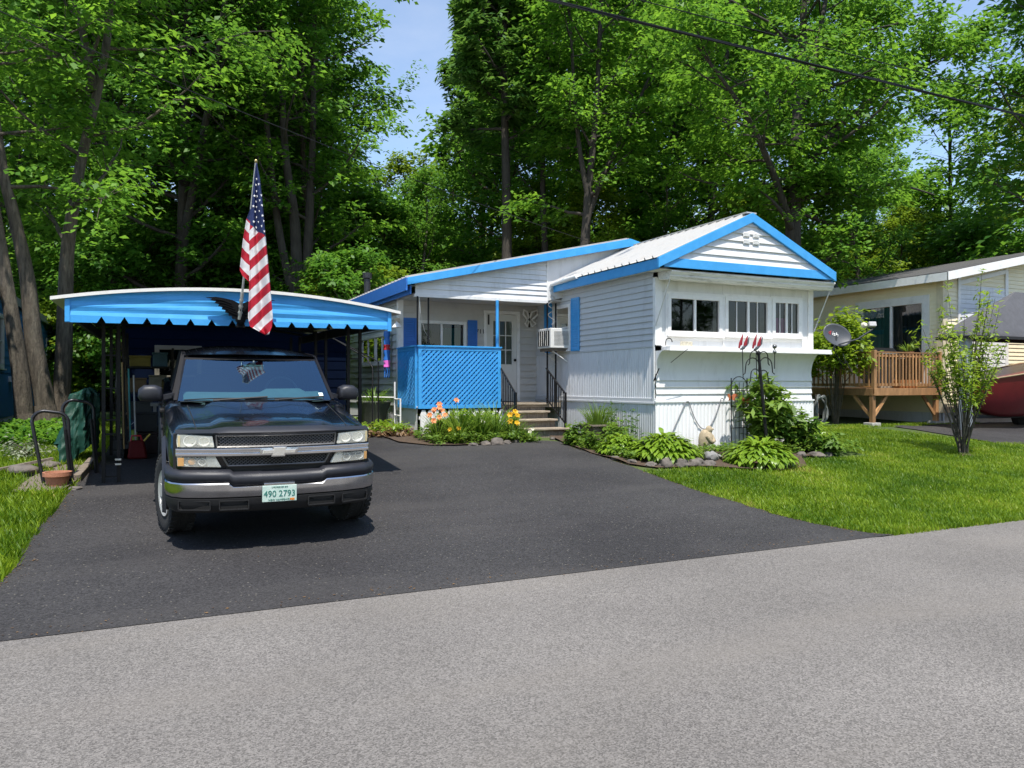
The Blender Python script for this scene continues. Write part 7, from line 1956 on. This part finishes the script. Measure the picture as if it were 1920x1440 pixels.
# black garden pole with curled arms, trellis and ornaments
pole_ = thing('garden_pole', 'tall black iron pole with curled arms behind the round hosta', 'garden pole', (10.22, 10.72, zg(10.7)))
mb = MB(); b0 = Vector((10.22, 10.72, zg(10.7) - .05)); t0 = Vector((10.02, 10.75, 2.22))
mb.tube([b0, b0.lerp(t0, .5), t0], [.030, .028, .026], 10); mb.lathe([(0, .06), (.035, .03), (.04, 0), (.028, -.03)], tuple(t0), 12); mb.build('shaft', M['black'], pole_, smooth=True)
for dx, r, zz in ((-.22, .11, 2.16), (-.32, .16, 1.98), (-.2, .10, 1.84), (.20, .10, 2.16), (.30, .15, 2.0), (.2, .10, 1.82)):
    sg = 1 if dx > 0 else -1
    P_ = [(t0.x, t0.y, zz - .06)] + [(t0.x + sg * (abs(dx) * .5 + abs(dx) * .5 * math.cos(R(180 - 180 * k / 10))), t0.y - .02, zz + r * math.sin(R(180 * k / 10))) for k in range(1, 11)] + [(t0.x + dx * 1.05, t0.y - .02, zz - .12), (t0.x + dx * 1.2, t0.y - .02, zz - .15)]
    mb = MB(); mb.tube(P_, .010, 6); mb.build('arm', M['black'], pole_, smooth=True)
for (x, y, lab, c0, c1) in ((9.64, 10.75, 'left red ornament with a dark head perched on a garden stem', 'red', 'dishgrey'), (9.93, 10.72, 'right red and slate ornament perched on a garden stem', 'red', 'dishgrey')):
    t = thing('bird_ornament', lab, 'ornament', (x, y, 2.2))
    mb = MB(); z = 2.34
    mb.tube([(x + .02, y, 1.75), (x, y, z)], .008, 6); mb.build('stem', M['black'], t)
    for q, s in ((-.035, 1), (.075, .9)):
        mb = MB(); mb.tube([(x + q - .04, y, z - .03), (x + q - .01, y, z + .06 * s), (x + q + .03, y, z + .16 * s), (x + q + .05, y, z + .22 * s)], [.015, .025, .017, .006], 8)
        mb.tube([(x + q, y - .02, z + .02), (x + q + .015, y - .028, z + .15 * s)], [.012, .008], 5); mb.build('wing', mk('ornament_red', (.24, .012, .02), .45), t, smooth=True)
    mb = MB(); mb.tube([(x + .16, y, z + .18), (x + .12, y, z + .06), (x + .02, y, z - .03), (x - .04, y, z - .05)], [.006, .022, .026, .014], 8); mb.build('body', M[c1], t, smooth=True)
t = thing('finial_ornament', 'black twin ball finial on a thin stem right of the garden pole', 'ornament', (10.45, 10.8, 2.2))
mb = MB(); mb.tube([(10.45, 10.8, 1.95), (10.45, 10.8, 2.4)], .008, 6); mb.build('stem', M['black'], t)
mb = MB()
for z, r in ((2.26, .036), (2.36, .042)): mb.lathe([(r * math.sin(PI * k / 8), r * math.cos(PI * k / 8)) for k in range(9)], (10.45, 10.8, z), 14)
mb.build('balls', mk('steel_ball', (.2, .2, .2), .25, metal=.8), t, smooth=True)
tr = thing('trellis', 'black iron trellis standing against the white skirting', 'trellis', (10.05, 11.25, zg(11.2)))
mb = MB(); z0 = zg(11.2) - .05
for x in (9.85, 10.23): mb.tube([(x, 11.28, z0), (x, 11.28, 1.78)], .011, 6)
for z in (.85, 1.25, 1.55): mb.tube([(9.85, 11.28, z), (10.23, 11.28, z)], .008, 5)
mb.tube([(9.85, 11.28, 1.55)] + arc((10.04, 1.62), .19, 180, 0, 10, lambda a, b: (a, 11.28, b)) + [(10.23, 11.28, 1.55)], .008, 5)
for k in range(3): mb.tube([(9.94 + .1 * k, 11.28, z0), (9.94 + .1 * k, 11.28, 1.7)], .006, 5)
mb.build('frame', M['black'], tr, smooth=True)
for (x, z, lab) in ((9.78, 1.43, 'orange butterfly ornament on the left of the black trellis'), (10.12, 1.36, 'green and orange ornament in the middle of the black trellis')):
    t = thing('butterfly_ornament', lab, 'ornament', (x, 11.2, z))
    for s in (-1, 1):
        mb = MB(); mb.prism([(0, 0), (s * .05, .06), (s * .12, .05), (s * .11, 0), (s * .07, -.015), (s * .08, -.07), (s * .03, -.06)], lambda u, v, w_: (x + u, 11.21 - abs(u) * .4 + w_, z + v), -.003, .003); mb.build('wing', M['orange'], t)
    mb = MB(); mb.tube([(x, 11.2, z - .05), (x, 11.2, z + .05)], .01, 6); mb.build('body', M['hosta'] if x > 10 else M['black'], t)
# porch ornaments and things beside the left wall
bf = thing('wall_butterfly', 'white metal butterfly hung in the porch corner beside the door', 'ornament', (8.1, 16.2, 3.25))
for s in (-1, 1):
    mb = MB(); mb.tube([(8.10, 16.2, 3.2), (8.10 + s * .06, 16.17, 3.36), (8.10 + s * .17, 16.12, 3.40), (8.10 + s * .19, 16.12, 3.3), (8.10 + s * .06, 16.17, 3.18), (8.10 + s * .14, 16.13, 3.08), (8.10 + s * .07, 16.17, 3.02), (8.10, 16.2, 3.16)], .024, 6); mb.build('wing', M['wtrim'], bf, smooth=True)
mb = MB(); mb.tube([(8.10, 16.19, 3.0), (8.10, 16.19, 3.34)], .018, 8); mb.build('body', M['black'], bf, smooth=True)
ac = thing('air_conditioner', 'white window air conditioner jutting from the side window above the steps', 'air conditioner', (8.1, 15.0, 2.45))
mb = MB(); mb.box(7.86, 8.36, 14.68, 15.30, 2.45, 2.88)
a_ = mb.build('case', M['acgrey'], ac, bevel=.012)
mb = MB(); mb.box(7.848, 7.858, 14.74, 15.24, 2.50, 2.83); g_ = mb.build('coil_grille', M['dark'], ac)
mb = MB()
for i in range(5): mb.box(7.838, 7.847, 14.80 + i * .09, 14.806 + i * .09, 2.50, 2.83)
mb.build('grille_bars', M['acgrey'], ac)
mb = MB()
for i in range(12):
    for j in range(11):
        x = 7.95 + i * .03; z = 2.52 + j * .028
        if 7.94 < x < 8.31: mb.box(x, x + .018, 14.672, 14.679, z, z + .012)
mb.build('side_louvers', mk('ac_slot', (.16, .16, .15), .8), ac)
mb = MB(); mb.box(7.9, 8.33, 14.72, 15.26, 2.39, 2.447); mb.build('support_board', M['timber'], ac)
for y in (14.76, 15.2):
    mb = MB(); mb.tube([(7.95, y, 2.39), (8.31, y, 2.16)], .012, 6); mb.build('bracket', M['wtrim'], ac)
lampw = thing('flood_light', 'white flood light fixed at the corner above the lattice panel', 'flood light', (4.9, 15.9, 3.0))
mb = MB(); mb.box(4.86, 4.955, 16.15, 16.27, 2.98, 3.1); mb.build('base', mk('beige_box', (.5, .42, .32), .6), lampw, bevel=.01)
mb = MB(); mb.lathe([(.02, .06), (.05, .03), (.11, -.05), (.115, -.05), (.05, .04)], (4.80, 15.85, 2.92), 14); mb.build('shade', M['wtrim'], lampw, smooth=True)
mb = MB(); mb.tube([(4.88, 16.15, 3.02), (4.80, 15.86, 2.97)], .014, 6); mb.build('arm', M['wtrim'], lampw)
ws_ = thing('wind_spinner', 'blue and red hanging windsock on the left wall beside the window', 'windsock', (4.86, 16.75, 2.4))
for i, (z0, z1, m_) in enumerate(((2.85, 2.55, 'dblue'), (2.55, 2.43, 'red'), (2.43, 2.2, 'dblue'), (2.2, 2.05, 'pink'))):
    mb = MB(); mb.grid(lambda a, b: (4.84 + .07 * math.cos(a * 2 * PI) * (1 + .2 * math.sin(b * 9)), 16.75 + .07 * math.sin(a * 2 * PI), z0 + (z1 - z0) * b), 12, 4, closeu=True); mb.build('panel', M[m_], ws_, smooth=True)
for k in range(6):
    mb = MB(); a = k * 1.05; mb.tube([(4.84 + .06 * math.cos(a), 16.75 + .06 * math.sin(a), 2.05), (4.84 + .05 * math.cos(a + .5), 16.75 + .07 * math.sin(a), 1.95), (4.84 + .06 * math.cos(a), 16.75 + .06 * math.sin(a + .3), 1.82)], .012, 4); mb.build('streamer', M['dblue'], ws_)
gp = thing('tall_planter', 'dark tall planter with drooping grass below the left window', 'planter', (4.5, 16.6, zg(16.6)))
mb = MB(); mb.lathe([(0, 0), (.24, 0), (.30, .42), (.38, .62), (.36, .64), (.27, .48), (0, .48)], (0, 0, 0), 20); mb.build('pot', mk('planter_dark', (.07, .075, .06), .7, var=.3), gp, world=False, smooth=40)
link('grass', strap_mesh('planter_blades', 12, 130, .62, .022, M['plant'], 2.6, .25, (40, 85), z=.56, var=(.35, .25)), gp)
hr = thing('garden_handrail', 'thin black curved handrail standing beside the tall planter', 'handrail', (4.1, 15.4, zg(15.4)))
mb = MB()
for dx in (0, .12): mb.tube([(4.15 + dx, 15.4, zg(15.4)), (4.15 + dx, 15.4, 2.0 + dx), (4.08 + dx, 15.6, 2.2), (3.6, 16.4, 2.62), (3.2, 17.0, 2.85)], .014, 8)
mb.build('rail', M['black'], hr, smooth=True)
pv = thing('white_pipe_frame', 'white plastic pipe frame standing at the corner by the lattice side', 'pipe frame', (4.8, 15.6, zg(15.6)))
mb = MB(); z0 = zg(15.6)
for y in (15.35, 15.75): mb.tube([(4.72, y, z0), (4.72, y, z0 + 1.08 - (.35 if y < 15.5 else 0))], .018, 8)
for z in (.38, .72): mb.tube([(4.72, 15.35, z0 + z), (4.72, 15.75, z0 + z)], .016, 8)
mb.tube([(4.72, 15.75, z0 + .75), (4.2, 17.2, z0 + .75)], .016, 8)
mb.build('pipes', M['wtrim'], pv, smooth=True)
for dx, lab in ((.0, 'hook hanging at the left of the porch front'), ):
    mb = MB(); mb.tube([(5.0, 14.97, 3.45), (5.02, 14.96, 3.1), (5.12, 15.0, 2.75), (5.3, 15.2, 2.6)], .006, 5); mb.tube([(5.0, 14.96, 3.42), (4.98, 14.96, 2.5)], .005, 5); tag(mb.build('porch_rope', M['alu'], None), 'thin ropes hanging at the left of the porch front', 'rope')
# willowy shrub on the right lawn
def willow():
    T = Tree(91); rg = T.rg
    for i in range(30):
        a = rg.uniform(0, 6.28); k = rg.uniform(.12, 1) ** .8
        H_ = 3.05 * (1.0 - .35 * k ** 2) * rg.uniform(.62, 1.02); Rr = 1.05 * k
        b = np.array([rg.normal(0, .035), rg.normal(0, .035), 0]); e = np.array([math.cos(a) * Rr, math.sin(a) * Rr, H_])
        m_ = b * .3 + e * np.array([.30, .30, .40]) + np.array([rg.normal(0, .08), rg.normal(0, .08), 0])
        pts = [b, (1 - .33) ** 2 * b + 2 * .33 * .67 * m_ + .11 * e, .11 * b + .444 * m_ + .444 * e, e]
        r0 = rg.uniform(.010, .024)
        T.wood.tube([tuple(p) for p in pts], [r0, r0 * .75, r0 * .5, .003], 6, cap=False)
        for j in range(11):
            t = .50 + .52 * (j + rg.uniform(0, 1)) / 11
            p = (1 - t) ** 2 * b + 2 * t * (1 - t) * m_ + t * t * e
            d = (e - m_) / np.linalg.norm(e - m_) + perp((e - m_) / np.linalg.norm(e - m_), rg) * .5
            T.P.append(p + rg.normal(0, .03, 3)); T.D.append(d / np.linalg.norm(d))
        if rg.uniform() < .8:    # side shoot
            p = .25 * b + .5 * m_ + .25 * e; q = p + np.array([math.cos(a + 1) * .35, math.sin(a + 1) * .35, .7]) * rg.uniform(.5, 1.1)
            T.wood.tube([tuple(p), tuple((p + q) / 2 + np.array([.03, 0, 0])), tuple(q)], [r0 * .5, r0 * .35, .003], 5, cap=False)
            for j in range(5): T.P.append(p + (q - p) * (.3 + .15 * j)); T.D.append((q - p) / np.linalg.norm(q - p))
    return T.meshes('willow', M['leafL'], M['bark'], 6, .08, .043, flat=1.0, var=(.75, .22), elong=3.0, droop=0)
ms = willow()
t = thing('willow_shrub', 'tall thin stemmed shrub with yellow green leaves on the right lawn', 'shrub', (14.37, 9.86, zg(9.86) - .02)); t.scale = (.95, .95, 1.18); link('stems', ms[0], t); link('leaves', ms[1], t)
mb = MB(); mb.blob((14.37, 9.82, zg(9.8) + .0), (.24, .2, .035), 3, amp=.3); o = mb.build('bare_patch', M['soil'], None, smooth=True); tag(o, kind='structure')
fl = put('potted_flowers', strap_mesh('deck_leaves', 30, 60, .42, .03, M['plant'], 1.3, .1, (30, 85), var=(.7, .25), z=.0), 19.0, 14.6, 'leafy trailing plant hanging on the deck railing by the glass door', 'plant', dz=1.95)
mb = MB(); mb.lathe([(0, -.14), (.1, -.14), (.14, .02), (0, .02)], (0, 0, 0), 16); mb.build('pot', M['terracotta'], fl, world=False)
# ------------------------------------------------------------------ light, sky, camera
w = bpy.data.worlds.new('World'); SC.world = w; w.use_nodes = True
N = w.node_tree.nodes; L = w.node_tree.links
sky = N.new('ShaderNodeTexSky'); sky.sky_type = 'NISHITA'; sky.sun_disc = False
SUN = Vector((-.13, -.40, 1)).normalized()
sky.sun_elevation = math.asin(SUN.z); sky.sun_rotation = math.atan2(SUN.x, SUN.y)
sky.air_density = 1.0; sky.dust_density = .6; sky.ozone_density = 1.2
# thin bright summer cloud
tc = N.new('ShaderNodeTexCoord'); mp = N.new('ShaderNodeMapping'); mp.inputs['Scale'].default_value = (1.6, 1.6, 4)
cn = N.new('ShaderNodeTexNoise'); cn.inputs['Scale'].default_value = 1.8; cn.inputs['Detail'].default_value = 8; cn.inputs['Roughness'].default_value = .6
cr_ = N.new('ShaderNodeValToRGB'); cr_.color_ramp.elements[0].position = .42; cr_.color_ramp.elements[1].position = .75; cr_.color_ramp.elements[1].color = (.30, .30, .30, 1)
cm = N.new('ShaderNodeMix'); cm.data_type = 'RGBA'; cm.inputs['B'].default_value = (4.2, 4.4, 4.8, 1)
L.new(tc.outputs['Generated'], mp.inputs[0]); L.new(mp.outputs[0], cn.inputs['Vector']); L.new(cn.outputs[0], cr_.inputs[0])
sx = N.new('ShaderNodeSeparateXYZ'); L.new(tc.outputs['Generated'], sx.inputs[0])      # the cloud lies low; overhead the sky is clear
mz = N.new('ShaderNodeMapRange'); mz.inputs['From Min'].default_value = .35; mz.inputs['From Max'].default_value = .75; mz.inputs['To Min'].default_value = 1; mz.inputs['To Max'].default_value = 0
L.new(sx.outputs[2], mz.inputs[0]); ml = N.new('ShaderNodeMath'); ml.operation = 'MULTIPLY'; L.new(cr_.outputs[0], ml.inputs[0]); L.new(mz.outputs[0], ml.inputs[1]); L.new(ml.outputs[0], cm.inputs['Factor'])
L.new(sky.outputs[0], cm.inputs['A']); L.new(cm.outputs['Result'], N['Background'].inputs[0]); N['Background'].inputs[1].default_value = .145
ld = bpy.data.lights.new('sun', 'SUN'); ld.energy = 4.2; ld.angle = R(.53); ld.color = (1, .955, .88)
lo = bpy.data.objects.new('sun', ld); COL.objects.link(lo); lo.rotation_euler = SUN.to_track_quat('Z', 'Y').to_euler()
cd = bpy.data.cameras.new('camera'); cam = bpy.data.objects.new('camera', cd); COL.objects.link(cam)
cam.location = (0, 0, EYE); cam.rotation_euler = (PI / 2, 0, -TH)
cd.sensor_width = 36; cd.lens = 36 * 1450 / 1920; cd.shift_y = 2 / 1920; cd.clip_end = 600; cd.clip_start = .05
SC.camera = cam
vs = SC.view_settings; vs.view_transform = 'Standard'; vs.look = 'None'; vs.gamma = 1; vs.exposure = .75
SC.cycles.max_bounces = 9; SC.cycles.diffuse_bounces = 5; SC.cycles.glossy_bounces = 4; SC.cycles.transmission_bounces = 5; SC.cycles.transparent_max_bounces = 10
SC.cycles.caustics_reflective = False; SC.cycles.caustics_refractive = False
SC.cycles.sample_clamp_indirect = 6
SC.render.resolution_x = 1024; SC.render.resolution_y = 768
